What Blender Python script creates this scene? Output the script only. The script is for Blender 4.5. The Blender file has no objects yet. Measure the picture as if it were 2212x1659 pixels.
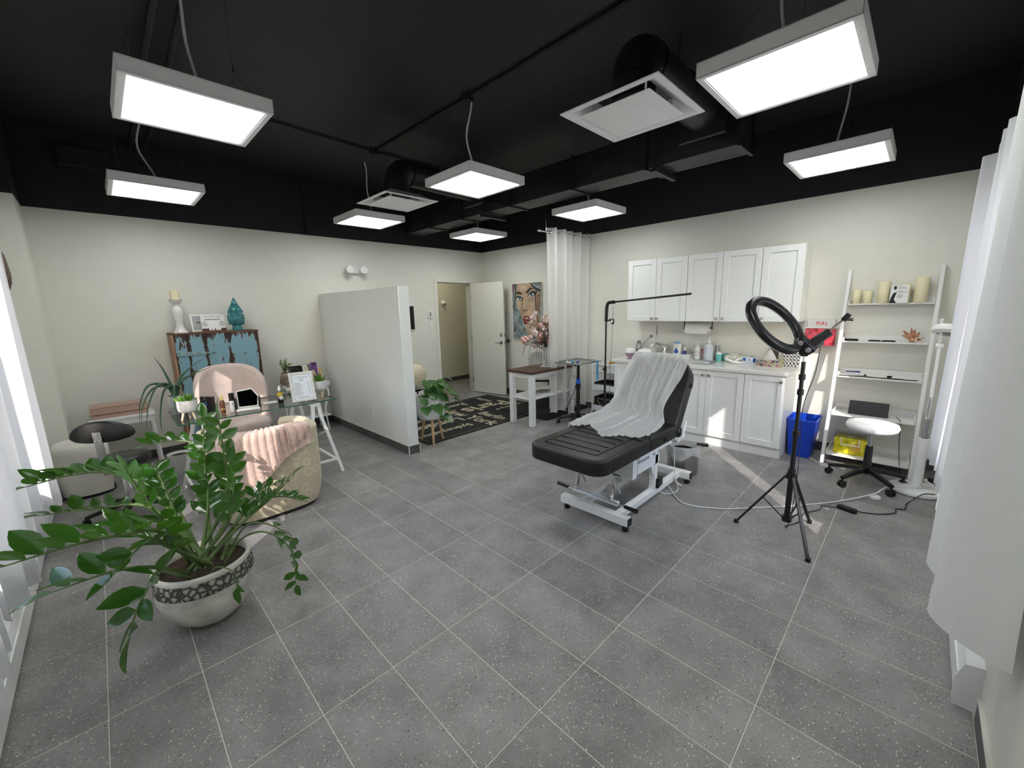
import bpy, bmesh, math, random
from mathutils import Vector, Matrix, Euler
random.seed(7)
scene = bpy.context.scene
COL = scene.collection
R = math.radians
# ------------------------------------------------------------------ camera
cam = bpy.data.cameras.new('camera'); cam_o = bpy.data.objects.new('camera', cam); COL.objects.link(cam_o)
cam.sensor_fit = 'HORIZONTAL'; cam.sensor_width = 36.0; cam.lens = 879.37 / 2212 * 36.0
cam.clip_start = 0.02; cam.clip_end = 200
cam_o.matrix_world = Matrix(((0.70474268, 0.14627829, -0.69421928, -0.40689),
                             (-0.70908885, 0.11345345, -0.69593198, -2.12717),
                             (-0.02303817, 0.98271612, 0.18367979, 1.58226), (0, 0, 0, 1)))
scene.camera = cam_o
# ------------------------------------------------------------------ world, sun, exposure
SUN_AZ, SUN_EL = R(41.5), R(32.5)          # direction the light travels (from +x axis), elevation
world = bpy.data.worlds.new('sky'); scene.world = world; world.use_nodes = True
wn = world.node_tree.nodes; wl = world.node_tree.links
sky = wn.new('ShaderNodeTexSky'); sky.sky_type = 'NISHITA'; sky.sun_disc = False
sky.sun_elevation = SUN_EL; sky.sun_rotation = R(90) - (SUN_AZ + math.pi)
sky.air_density = 1.0; sky.dust_density = 1.5; sky.ozone_density = 1.0
wl.new(sky.outputs[0], wn['Background'].inputs[0]); wn['Background'].inputs[1].default_value = 0.9
sl = bpy.data.lights.new('sun', 'SUN'); sl.energy = 13.0; sl.angle = R(0.6); sl.color = (1.0, 0.95, 0.87)
so = bpy.data.objects.new('sun', sl); COL.objects.link(so)
sun_dir = Vector((math.cos(SUN_AZ) * math.cos(SUN_EL), math.sin(SUN_AZ) * math.cos(SUN_EL), -math.sin(SUN_EL)))
so.rotation_euler = sun_dir.to_track_quat('-Z', 'Y').to_euler(); so.location = (-8, -8, 8)
def portal(name, loc, rot, sx, sy):
    l = bpy.data.lights.new(name, 'AREA'); l.shape = 'RECTANGLE'; l.size = sx; l.size_y = sy; l.cycles.is_portal = True
    o = bpy.data.objects.new(name, l); COL.objects.link(o); o.location = loc; o.rotation_euler = rot
portal('window_portal', (-1.08, 0.4, 1.45), (0, R(-90), 0), 1.68, 2.93)
portal('window_portal', (2.865, -2.58, 1.45), (R(90), 0, 0), 1.85, 1.68)
scene.view_settings.view_transform = 'Standard'; scene.view_settings.look = 'None'
scene.view_settings.exposure = 0.5; scene.view_settings.gamma = 1.0; scene.view_settings.use_curve_mapping = False
scene.cycles.use_denoising = True
scene.cycles.max_bounces = 7; scene.cycles.diffuse_bounces = 4; scene.cycles.transparent_max_bounces = 12; scene.cycles.adaptive_threshold = 0.02
scene.cycles.sample_clamp_indirect = 6.0; scene.cycles.caustics_reflective = False; scene.cycles.caustics_refractive = False
# ------------------------------------------------------------------ materials
MATS = {}
def nt(m): return m.node_tree.nodes, m.node_tree.links
def mat(name, col, rough=0.5, metal=0.0, var=0.06, scale=8.0, bump=0.0, bscale=60.0, spec=0.5, emit=None, estr=0.0,
        coat=0.0, trans=0.0, ior=1.45, alpha=1.0, sheen=0.0, stretch=(1, 1, 1)):
    """procedural principled material: noise-varied colour, optional noise bump"""
    m = bpy.data.materials.new(name); m.use_nodes = True; n, l = nt(m); b = n['Principled BSDF']
    b.inputs['Roughness'].default_value = rough; b.inputs['Metallic'].default_value = metal
    b.inputs['Specular IOR Level'].default_value = spec; b.inputs['Coat Weight'].default_value = coat
    b.inputs['Coat Roughness'].default_value = 0.08
    b.inputs['Transmission Weight'].default_value = trans; b.inputs['IOR'].default_value = ior
    b.inputs['Alpha'].default_value = alpha; b.inputs['Sheen Weight'].default_value = sheen
    c = tuple(col) + (1,)
    tc = n.new('ShaderNodeTexCoord'); mp = n.new('ShaderNodeMapping'); mp.inputs['Scale'].default_value = stretch
    l.new(tc.outputs['Object'], mp.inputs[0])
    no = n.new('ShaderNodeTexNoise'); no.inputs['Scale'].default_value = scale; no.inputs['Detail'].default_value = 3
    l.new(mp.outputs[0], no.inputs['Vector'])
    rp = n.new('ShaderNodeValToRGB'); rp.color_ramp.elements[0].position = 0.3; rp.color_ramp.elements[1].position = 0.7
    rp.color_ramp.elements[0].color = tuple(max(0, x * (1 - var)) for x in col) + (1,)
    rp.color_ramp.elements[1].color = tuple(min(1, x * (1 + var)) for x in col) + (1,)
    l.new(no.outputs[0], rp.inputs[0]); l.new(rp.outputs[0], b.inputs['Base Color'])
    if bump:
        n2 = n.new('ShaderNodeTexNoise'); n2.inputs['Scale'].default_value = bscale; n2.inputs['Detail'].default_value = 4
        l.new(mp.outputs[0], n2.inputs['Vector'])
        bp = n.new('ShaderNodeBump'); bp.inputs['Strength'].default_value = bump; bp.inputs['Distance'].default_value = 0.01
        l.new(n2.outputs[0], bp.inputs['Height']); l.new(bp.outputs[0], b.inputs['Normal'])
    if emit:
        b.inputs['Emission Color'].default_value = tuple(emit) + (1,); b.inputs['Emission Strength'].default_value = estr
    MATS[name] = m
    return m
def cloth_mat(name, col, transp, transl, rough=0.9):
    """thin woven cloth: diffuse + translucent + open-weave transparency, with a fine weave"""
    m = bpy.data.materials.new(name); m.use_nodes = True; n, l = nt(m); n.remove(n['Principled BSDF'])
    out = n['Material Output']; d = n.new('ShaderNodeBsdfDiffuse'); t = n.new('ShaderNodeBsdfTranslucent'); tr = n.new('ShaderNodeBsdfTransparent')
    tc = n.new('ShaderNodeTexCoord'); no = n.new('ShaderNodeTexNoise'); no.inputs['Scale'].default_value = 30; no.inputs['Detail'].default_value = 5
    l.new(tc.outputs['Object'], no.inputs[0])
    rp = n.new('ShaderNodeValToRGB'); rp.color_ramp.elements[0].color = tuple(x * 0.93 for x in col) + (1,); rp.color_ramp.elements[1].color = tuple(col) + (1,)
    l.new(no.outputs[0], rp.inputs[0]); l.new(rp.outputs[0], d.inputs[0]); l.new(rp.outputs[0], t.inputs[0])
    m1 = n.new('ShaderNodeMixShader'); m1.inputs[0].default_value = transl; l.new(d.outputs[0], m1.inputs[1]); l.new(t.outputs[0], m1.inputs[2])
    m2 = n.new('ShaderNodeMixShader'); m2.inputs[0].default_value = transp; l.new(m1.outputs[0], m2.inputs[1]); l.new(tr.outputs[0], m2.inputs[2])
    l.new(m2.outputs[0], out.inputs[0]); MATS[name] = m; return m
def glass_mat(name, tint=(1, 1, 1), refl=0.12):
    m = bpy.data.materials.new(name); m.use_nodes = True; n, l = nt(m); n.remove(n['Principled BSDF'])
    tr = n.new('ShaderNodeBsdfTransparent'); tr.inputs[0].default_value = tuple(tint) + (1,)
    g = n.new('ShaderNodeBsdfGlossy'); g.inputs['Roughness'].default_value = 0.02
    lw = n.new('ShaderNodeLayerWeight'); lw.inputs[0].default_value = 0.25
    mm = n.new('ShaderNodeMath'); mm.operation = 'MULTIPLY_ADD'; mm.inputs[1].default_value = 0.7; mm.inputs[2].default_value = refl * 0.4; mm.use_clamp = True
    l.new(lw.outputs['Fresnel'], mm.inputs[0]); mx = n.new('ShaderNodeMixShader'); l.new(mm.outputs[0], mx.inputs[0])
    l.new(tr.outputs[0], mx.inputs[1]); l.new(g.outputs[0], mx.inputs[2]); l.new(mx.outputs[0], n['Material Output'].inputs[0])
    MATS[name] = m; return m
def floor_mat(name, base, flecks=True, rough=0.42):
    m = bpy.data.materials.new(name); m.use_nodes = True; n, l = nt(m); b = n['Principled BSDF']
    b.inputs['Roughness'].default_value = rough; b.inputs['Specular IOR Level'].default_value = 0.45
    g = n.new('ShaderNodeNewGeometry'); oi = n.new('ShaderNodeObjectInfo')
    no = n.new('ShaderNodeTexNoise'); no.inputs['Scale'].default_value = 5; no.inputs['Detail'].default_value = 5; l.new(g.outputs['Position'], no.inputs['Vector'])
    rp = n.new('ShaderNodeValToRGB'); rp.color_ramp.elements[0].position = .32; rp.color_ramp.elements[1].position = .7
    rp.color_ramp.elements[0].color = tuple(x * 0.78 for x in base) + (1,); rp.color_ramp.elements[1].color = tuple(x * 1.2 for x in base) + (1,)
    l.new(no.outputs[0], rp.inputs[0])
    mr = n.new('ShaderNodeMapRange'); mr.inputs[3].default_value = 0.9; mr.inputs[4].default_value = 1.1; l.new(oi.outputs['Random'], mr.inputs[0])
    vm = n.new('ShaderNodeMixRGB'); vm.blend_type = 'MULTIPLY'; vm.inputs[0].default_value = 1; l.new(rp.outputs[0], vm.inputs[1]); l.new(mr.outputs[0], vm.inputs[2])
    cur = vm.outputs[0]
    def layer(cur, scale, thr, dist, col, dens_scale):
        mp = n.new('ShaderNodeMapping'); mp.inputs['Scale'].default_value = (1, 1.5, 1); mp.inputs['Rotation'].default_value = (0, 0, 0.8 + scale); l.new(g.outputs['Position'], mp.inputs[0])
        dn = n.new('ShaderNodeTexNoise'); dn.inputs['Scale'].default_value = scale * 1.7; l.new(mp.outputs[0], dn.inputs['Vector'])
        mxv = n.new('ShaderNodeMixRGB'); mxv.inputs[0].default_value = 0.012; l.new(mp.outputs[0], mxv.inputs[1]); l.new(dn.outputs['Color'], mxv.inputs[2])
        v = n.new('ShaderNodeTexVoronoi'); v.inputs['Scale'].default_value = scale; l.new(mxv.outputs[0], v.inputs['Vector'])
        cl = n.new('ShaderNodeTexNoise'); cl.inputs['Scale'].default_value = dens_scale; l.new(g.outputs['Position'], cl.inputs['Vector'])
        sp = n.new('ShaderNodeSeparateColor'); l.new(v.outputs['Color'], sp.inputs[0])
        ad = n.new('ShaderNodeMath'); ad.operation = 'MULTIPLY_ADD'; ad.inputs[1].default_value = 0.55; l.new(cl.outputs[0], ad.inputs[0]); l.new(sp.outputs[0], ad.inputs[2])
        a = n.new('ShaderNodeMath'); a.operation = 'GREATER_THAN'; a.inputs[1].default_value = thr + 0.275; l.new(ad.outputs[0], a.inputs[0])
        dd = n.new('ShaderNodeMath'); dd.operation = 'LESS_THAN'; dd.inputs[1].default_value = dist; l.new(v.outputs['Distance'], dd.inputs[0])
        mu = n.new('ShaderNodeMath'); mu.operation = 'MULTIPLY'; l.new(a.outputs[0], mu.inputs[0]); l.new(dd.outputs[0], mu.inputs[1])
        mx = n.new('ShaderNodeMixRGB'); l.new(mu.outputs[0], mx.inputs[0]); l.new(cur, mx.inputs[1]); mx.inputs[2].default_value = tuple(col) + (1,)
        return mx.outputs[0]
    if flecks:
        cur = layer(cur, 66, 0.88, 0.25, (0.085, 0.082, 0.083), 6)
        cur = layer(cur, 130, 0.66, 0.30, (0.40, 0.40, 0.39), 4)
        cur = layer(cur, 120, 0.88, 0.28, (0.11, 0.108, 0.109), 5)
        cur = layer(cur, 88, 0.80, 0.28, (0.66, 0.65, 0.62), 3)
    l.new(cur, b.inputs['Base Color']); MATS[name] = m; return m
WALL = mat('wall_paint', (0.765, 0.75, 0.69), 0.5, var=0.015, bump=0.05, bscale=140)
PART = mat('gloss_wall_paint', (0.74, 0.765, 0.755), 0.10, var=0.01, scale=3, spec=0.5)
BLACKP = mat('black_paint', (0.010, 0.011, 0.012), 0.6, var=0.15)
CEILP = mat('black_ceiling_paint', (0.016, 0.0185, 0.0185), 0.55, var=0.12, bump=0.1, bscale=20)
DUCTM = mat('black_duct_metal', (0.013, 0.014, 0.016), 0.42, var=0.15, bump=0.05, bscale=10)
TILE = floor_mat('terrazzo_tile', (0.25, 0.237, 0.238))
SKIRT = floor_mat('skirting_tile', (0.085, 0.085, 0.088), False)
GROUT = mat('grout', (0.66, 0.64, 0.58), 0.9)
WHITE = mat('white_paint', (0.80, 0.80, 0.79), 0.35, var=0.02)
CABW = mat('cabinet_white', (0.80, 0.815, 0.825), 0.33, var=0.012, scale=3)
WPLAST = mat('white_plastic', (0.82, 0.82, 0.81), 0.35, var=0.02)
WMET = mat('white_metal', (0.87, 0.88, 0.885), 0.3, var=0.02)
GMET = mat('light_frame_grey', (0.88, 0.89, 0.885), 0.4, var=0.02)
CHROME = mat('chrome', (0.82, 0.82, 0.82), 0.12, 1.0, var=0.04)
STEEL = mat('brushed_steel', (0.46, 0.46, 0.455), 0.27, 1.0, var=0.08, scale=30, stretch=(1, 1, 12))
BLK = mat('black_plastic', (0.006, 0.006, 0.007), 0.3, var=0.1)
BLKM = mat('black_matte', (0.014, 0.014, 0.015), 0.7, var=0.15)
LEATH = mat('black_leather', (0.009, 0.009, 0.009), 0.36, var=0.1, bump=0.15, bscale=160)
LAMP = mat('lit_diffuser', (0.9, 0.9, 0.88), 0.5, emit=(0.955, 1.0, 0.965), estr=9.0)
SHEER = cloth_mat('sheer_curtain', (0.74, 0.74, 0.77), 0.05, 0.085)
SHEER2 = cloth_mat('room_sheer', (0.88, 0.88, 0.87), 0.36, 0.35)
DRAPE = cloth_mat('lined_curtain', (0.85, 0.85, 0.85), 0.0, 0.10)
PANE = glass_mat('window_glass')
DESKG = glass_mat('desk_glass', (0.93, 0.97, 0.95), 0.25)
GLEDGE = mat('glass_edge', (0.02, 0.09, 0.07), 0.1, var=0.1)
CLEARP = glass_mat('clear_plastic', (0.88, 0.9, 0.92), 0.3)
WOODD = mat('dark_walnut', (0.075, 0.036, 0.022), 0.4, var=0.35, scale=6, stretch=(1, 14, 14))
WOODL = mat('light_wood', (0.62, 0.42, 0.24), 0.5, var=0.15, scale=6, stretch=(12, 12, 1))
WOODP = mat('pale_wood', (0.72, 0.58, 0.40), 0.55, var=0.12, scale=8, stretch=(12, 12, 1))
CANDLE = mat('ivory_wax', (0.80, 0.73, 0.50), 0.5, var=0.05, spec=0.4)
# ------------------------------------------------------------------ mesh builder
class MB:
    def __init__(s): s.v = []; s.f = []; s.mi = []; s.cur = 0
    def add(s, vs, fs):
        o = len(s.v); s.v += [tuple(v) for v in vs]
        for f in fs: s.f.append(tuple(o + i for i in f)); s.mi.append(s.cur)
    def bm(s, b, M=None):
        b.verts.ensure_lookup_table()
        if M: bmesh.ops.transform(b, matrix=M, verts=b.verts)
        for i, v in enumerate(b.verts): v.index = i
        s.add([v.co.copy() for v in b.verts], [[v.index for v in f.verts] for f in b.faces]); b.free()
    def box(s, x0, x1, y0, y1, z0, z1, bev=0.0, M=None, seg=1):
        if bev <= 0:
            vs = [Vector((x, y, z)) for x in (x0, x1) for y in (y0, y1) for z in (z0, z1)]
            if M: vs = [M @ v for v in vs]
            s.add(vs, [(0, 1, 3, 2), (4, 6, 7, 5), (0, 4, 5, 1), (2, 3, 7, 6), (0, 2, 6, 4), (1, 5, 7, 3)])
        else:
            b = bmesh.new(); bmesh.ops.create_cube(b, size=1)
            bmesh.ops.transform(b, matrix=Matrix.Translation(((x0 + x1) / 2, (y0 + y1) / 2, (z0 + z1) / 2)) @ Matrix.Diagonal((x1 - x0, y1 - y0, z1 - z0, 1)), verts=b.verts)
            bmesh.ops.bevel(b, geom=b.edges[:], offset=bev, segments=seg, affect='EDGES', profile=0.5)
            s.bm(b, M)
        return s
    def bar(s, p0, p1, w, h, up=(0, 0, 1), bev=0.0):
        p0 = Vector(p0); p1 = Vector(p1); d = p1 - p0; L = d.length; z = d.normalized(); u = Vector(up)
        x = u.cross(z)
        if x.length < 1e-4: x = Vector((1, 0, 0)).cross(z)
        x.normalize(); y = z.cross(x); M = Matrix((x, y, z)).transposed().to_4x4(); M.translation = p0
        return s.box(-w / 2, w / 2, -h / 2, h / 2, 0, L, bev, M)
    def cyl(s, p0, p1, r0, r1=None, n=16, caps=True):
        r1 = r0 if r1 is None else r1
        p0 = Vector(p0); p1 = Vector(p1); z = (p1 - p0).normalized(); q = z.to_track_quat('Z', 'Y')
        ring = [q @ Vector((math.cos(2 * math.pi * i / n), math.sin(2 * math.pi * i / n), 0)) for i in range(n)]
        vs = [p0 + c * r0 for c in ring] + [p1 + c * r1 for c in ring]
        fs = [(i, (i + 1) % n, n + (i + 1) % n, n + i) for i in range(n)]
        if caps: fs += [tuple(range(n - 1, -1, -1)), tuple(range(n, 2 * n))]
        s.add(vs, fs); return s
    def tube(s, pts, r, n=8, closed=False):
        pts = [Vector(p) for p in pts]; m = len(pts); rs = r if isinstance(r, (list, tuple)) else [r] * m
        vs = []; prev = None
        for i, p in enumerate(pts):
            a = pts[(i - 1) % m] if (closed or i > 0) else p; b = pts[(i + 1) % m] if (closed or i < m - 1) else p
            t = (b - a).normalized()
            if prev is None:
                u = t.cross(Vector((0, 0, 1)));
                if u.length < 1e-3: u = t.cross(Vector((1, 0, 0)))
            else: u = prev - t * prev.dot(t)
            u.normalize(); prev = u; w = t.cross(u)
            vs += [p + (u * math.cos(2 * math.pi * k / n) + w * math.sin(2 * math.pi * k / n)) * rs[i] for k in range(n)]
        fs = []
        for i in range(m if closed else m - 1):
            j = (i + 1) % m
            fs += [(i * n + k, i * n + (k + 1) % n, j * n + (k + 1) % n, j * n + k) for k in range(n)]
        if not closed: fs += [tuple(range(n - 1, -1, -1)), tuple((m - 1) * n + k for k in range(n))]
        s.add(vs, fs); return s
    def lathe(s, prof, n=28, c=(0, 0, 0), M=None, cap=True):
        c = Vector(c); vs = []
        for (r, z) in prof:
            vs += [c + Vector((r * math.cos(2 * math.pi * k / n), r * math.sin(2 * math.pi * k / n), z)) for k in range(n)]
        if M: vs = [M @ v for v in vs]
        fs = []
        for i in range(len(prof) - 1):
            fs += [(i * n + k, i * n + (k + 1) % n, (i + 1) * n + (k + 1) % n, (i + 1) * n + k) for k in range(n)]
        if cap: fs += [tuple(range(n - 1, -1, -1)), tuple((len(prof) - 1) * n + k for k in range(n))]
        s.add(vs, fs); return s
    def prism(s, pts, z0, z1, M=None):
        n = len(pts); vs = [Vector((x, y, z0)) for x, y in pts] + [Vector((x, y, z1)) for x, y in pts]
        if M: vs = [M @ v for v in vs]
        s.add(vs, [tuple(range(n - 1, -1, -1)), tuple(range(n, 2 * n))] + [(i, (i + 1) % n, n + (i + 1) % n, n + i) for i in range(n)]); return s
    def grid(s, fn, nu, nv, wrap=False):
        vs = [fn(i / nu, j / nv) for i in range(nu if wrap else nu + 1) for j in range(nv + 1)]; w = nv + 1; m = nu if wrap else nu + 1
        fs = [(i * w + j, ((i + 1) % m) * w + j, ((i + 1) % m) * w + j + 1, i * w + j + 1) for i in range(nu) for j in range(nv)]
        s.add(vs, fs); return s
    def ball(s, c, r, nu=14, nv=8):
        rx, ry, rz = r if isinstance(r, (tuple, list)) else (r, r, r); c = Vector(c); vs = [c + Vector((0, 0, -rz))]
        for j in range(1, nv):
            t = math.pi * j / nv - math.pi / 2
            vs += [c + Vector((rx * math.cos(t) * math.cos(2 * math.pi * i / nu), ry * math.cos(t) * math.sin(2 * math.pi * i / nu), rz * math.sin(t))) for i in range(nu)]
        vs.append(c + Vector((0, 0, rz))); fs = [(0, 1 + (i + 1) % nu, 1 + i) for i in range(nu)]
        for j in range(nv - 2):
            a = 1 + j * nu; fs += [(a + i, a + (i + 1) % nu, a + nu + (i + 1) % nu, a + nu + i) for i in range(nu)]
        a = 1 + (nv - 2) * nu; fs += [(a + i, a + (i + 1) % nu, len(vs) - 1) for i in range(nu)]
        s.add(vs, fs); return s
    def mesh(s, name, mats, smooth=40):
        me = bpy.data.meshes.new(name); me.from_pydata(s.v, [], s.f)
        for m in (mats if isinstance(mats, (list, tuple)) else [mats]): me.materials.append(m)
        if isinstance(mats, (list, tuple)): me.polygons.foreach_set('material_index', s.mi)
        if smooth:
            me.polygons.foreach_set('use_smooth', [True] * len(me.polygons)); me.set_sharp_from_angle(angle=R(smooth))
        me.update(); return me
    def build(s, name, mats, parent=None, smooth=40, loc=None):
        return link(name, s.mesh(name, mats, smooth), parent, loc)
def link(name, me, parent=None, loc=None):
    o = bpy.data.objects.new(name, me); COL.objects.link(o)
    if parent: o.parent = parent
    if loc: o.location = loc
    return o
def tag(o, label=None, cat=None, group=None, kind=None):
    if label: o['label'] = label
    if cat: o['category'] = cat
    if group: o['group'] = group
    if kind: o['kind'] = kind
    return o
def thing(name, label, cat, loc=(0, 0, 0), rz=0.0, group=None):
    o = bpy.data.objects.new(name, None); COL.objects.link(o); o.location = loc; o.rotation_euler = (0, 0, rz); o.empty_display_size = 0.05
    return tag(o, label, cat, group)
def struct(name, mb, mats, smooth=0, parent=None):
    o = mb.build(name, mats, parent, smooth)
    if not parent: o['kind'] = 'structure'
    return o
def text_mb(txt, size, M, depth=0.0015, mb=None, align='CENTER', bold=False):
    cu = bpy.data.curves.new('t', 'FONT'); cu.body = txt; cu.size = size; cu.extrude = depth / 2; cu.align_x = align; cu.align_y = 'CENTER'; cu.resolution_u = 3
    if bold: cu.offset = size * 0.018
    o = bpy.data.objects.new('t', cu); COL.objects.link(o)
    me = bpy.data.meshes.new_from_object(o); mb = mb or MB()
    mb.add([M @ v.co for v in me.vertices], [tuple(p.vertices) for p in me.polygons])
    bpy.data.objects.remove(o); bpy.data.curves.remove(cu); bpy.data.meshes.remove(me)
    return mb
def frame(o, xa, ya):
    """matrix with origin o, local x along xa, local y along ya"""
    x = Vector(xa).normalized(); y = Vector(ya); y = (y - x * y.dot(x)).normalized(); z = x.cross(y)
    M = Matrix((x, y, z)).transposed().to_4x4(); M.translation = Vector(o); return M
def rotz(a, o=(0, 0, 0)): return Matrix.Translation(o) @ Matrix.Rotation(a, 4, 'Z')
def smoothpts(pts, n=6):
    """Catmull-Rom through pts"""
    P = [Vector(p) for p in pts]; P = [P[0] * 2 - P[1]] + P + [P[-1] * 2 - P[-2]]; out = []
    for i in range(1, len(P) - 2):
        for k in range(n):
            t = k / n; a, b, c, d = P[i - 1:i + 3]
            out.append(0.5 * ((2 * b) + (c - a) * t + (2 * a - 5 * b + 4 * c - d) * t * t + (3 * b - a - 3 * c + d) * t ** 3))
    return out + [P[-2]]
def copy_tree(root, loc, label, group=None, rz=None):
    r = root.copy(); COL.objects.link(r); r.location = loc; r['label'] = label
    if rz is not None: r.rotation_euler = (0, 0, rz)
    if group: r['group'] = group
    for ch in list(root.children):
        c = ch.copy(); COL.objects.link(c); c.parent = r
        for g in list(ch.children):
            d = g.copy(); COL.objects.link(d); d.parent = c
    return r
# ------------------------------------------------------------------ the room
XL, XR, YF, YB = -0.95, 4.88, -2.45, 3.90      # left (window), right (cabinets), front (window), back (door) wall faces
ZP, ZC = 2.615, 3.36                            # paint line, ceiling
T = 0.15
DX0, DX1, DH = 3.82, 4.58, 2.05                 # door opening
fl = struct('floor', MB().box(XL - T, 6.0, YF - T, 5.35, -0.12, -0.0012), GROUT)
TX, TY, G = 0.305, 0.61, 0.0017
full = MB().box(G - TX / 2, TX / 2 - G, G - TY / 2, TY / 2 - G, -0.008, 0.0, 0.0012).mesh('tile', TILE, 0)
def tiles(x0, x1, y0, y1):
    for i in range(math.floor(x0 / TX), math.ceil(x1 / TX)):
        for j in range(math.floor(y0 / TY), math.ceil(y1 / TY)):
            a, b, c, d = max(i * TX, x0), min((i + 1) * TX, x1), max(j * TY, y0), min((j + 1) * TY, y1)
            if b - a < 0.02 or d - c < 0.02: continue
            if b - a > TX - 1e-4 and d - c > TY - 1e-4: link('tile', full, fl, ((i + .5) * TX, (j + .5) * TY, 0))
            else:
                cx, cy = (a + b) / 2, (c + d) / 2
                link('tile', MB().box(a + G - cx, b - G - cx, c + G - cy, d - G - cy, -0.008, 0, 0.0012).mesh('tile', TILE, 0), fl, (cx, cy, 0))
tiles(XL, XR, YF, YB); tiles(3.75, 5.9, YB + 0.002, 5.2)
struct('ceiling', MB().box(XL - T, XR + T, YF - T, YB + T, ZC, ZC + 0.12), CEILP)
def wall(name, boxes):
    """boxes: (x0,x1,y0,y1,z0,z1); split at the paint line into light and black material"""
    b = MB()
    for (x0, x1, y0, y1, z0, z1) in boxes:
        if z0 < ZP: b.cur = 0; b.box(x0, x1, y0, y1, z0, min(z1, ZP))
        if z1 > ZP: b.cur = 1; b.box(x0, x1, y0, y1, max(z0, ZP), z1)
    return struct(name, b, [WALL, BLACKP])
W1 = (-1.05, 1.86, 0.62, 2.28)    # left window y0,y1,z0,z1
W2 = (1.95, 3.78, 0.62, 2.28)   # front window x0,x1,z0,z1
wall('wall_left', [(XL - T, XL, YF - T, W1[0], 0, ZC), (XL - T, XL, W1[1], YB + T, 0, ZC), (XL - T, XL, W1[0], W1[1], 0, W1[2]), (XL - T, XL, W1[0], W1[1], W1[3], ZC)])
wall('wall_front', [(XL, W2[0], YF - T, YF, 0, ZC), (W2[1], XR + T, YF - T, YF, 0, ZC), (W2[0], W2[1], YF - T, YF, 0, W2[2]), (W2[0], W2[1], YF - T, YF, W2[3], ZC)])
wall('wall_right', [(XR, XR + T, YF, YB + T, 0, ZC)])
wall('wall_back', [(XL, DX0, YB, YB + T, 0, ZC), (DX1, XR, YB, YB + T, 0, ZC), (DX0, DX1, YB, YB + T, DH, ZC)])
wall('wall_column', [(XL, -0.755, 3.36, YB, 0, ZC)])
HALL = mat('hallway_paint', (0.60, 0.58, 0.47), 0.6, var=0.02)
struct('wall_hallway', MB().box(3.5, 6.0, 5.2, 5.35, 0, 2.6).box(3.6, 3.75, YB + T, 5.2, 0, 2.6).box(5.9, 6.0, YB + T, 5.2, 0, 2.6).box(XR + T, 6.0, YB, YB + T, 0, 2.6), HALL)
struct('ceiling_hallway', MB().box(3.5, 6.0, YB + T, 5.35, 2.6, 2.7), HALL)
# partition: glossy half-height wall
PX0, PX1, PY0, PZ = 1.82, 1.96, 1.745, 1.835
struct('wall_partition', MB().box(PX0 + 0.008, PX1 - 0.008, PY0 + 0.008, YB, 0, PZ, 0.004), PART)
# baseboards: tile pieces as parts, with a pale trim bead on top
BH, BD = 0.095, 0.010
BEAD = mat('skirting_bead', (0.62, 0.60, 0.55), 0.5)
def baseboard(name, runs):
    """runs: (axis, fixed, a, b, sign) strip along axis at fixed coordinate, sticking out to sign"""
    b = MB(); pieces = []
    for ax, fx, a, c, sg in runs:
        lo, hi = sorted((fx, fx + sg * BD * 0.8))
        l2, h2 = sorted((fx, fx + sg * (BD + 0.003)))
        if ax == 'x': b.box(a, c, l2, h2, BH, BH + 0.008)
        else: b.box(l2, h2, a, c, BH, BH + 0.008)
        n = max(1, round((c - a) / 0.6))
        for k in range(n):
            p, q = a + (c - a) * k / n + 0.0015, a + (c - a) * (k + 1) / n - 0.0015
            l3, h3 = sorted((fx, fx + sg * BD)); pieces.append((p, q, l3, h3, 0, BH) if ax == 'x' else (l3, h3, p, q, 0, BH))
    o = struct(name, b, BEAD)
    for p in pieces: MB().box(*p, 0.001).build('tile', SKIRT, o, 0)
baseboard('baseboard_back', [('x', YB, -0.755, PX0, -1), ('x', YB, PX1, DX0 - 0.07, -1), ('x', YB, DX1 + 0.07, XR, -1)])
baseboard('baseboard_right', [('y', XR, YF, -1.26, -1), ('y', XR, 0.7, YB - 0.01, -1)])
baseboard('baseboard_left', [('y', XL, YF, -1.5, 1), ('y', XL, 3.1, 3.36, 1), ('x', 3.36, XL, -0.755, -1), ('y', -0.755, 3.36, YB, 1)])
baseboard('baseboard_front', [('x', YF, XL, 1.72, 1)])
baseboard('baseboard_partition', [('y', PX0 + 0.008, PY0, YB, -1), ('x', PY0 + 0.008, PX0, PX1, -1), ('y', PX1 - 0.008, PY0, YB, 1)])
baseboard('baseboard_hallway', [('x', 5.2, 3.75, 5.9, -1)])
# corner beads of the partition skirting
struct('trim_1', MB().box(PX0 - 0.004, PX0 + 0.006, PY0 - 0.004, PY0 + 0.006, 0, BH + 0.008).box(PX1 - 0.006, PX1 + 0.004, PY0 - 0.004, PY0 + 0.006, 0, BH + 0.008), BEAD)
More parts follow.
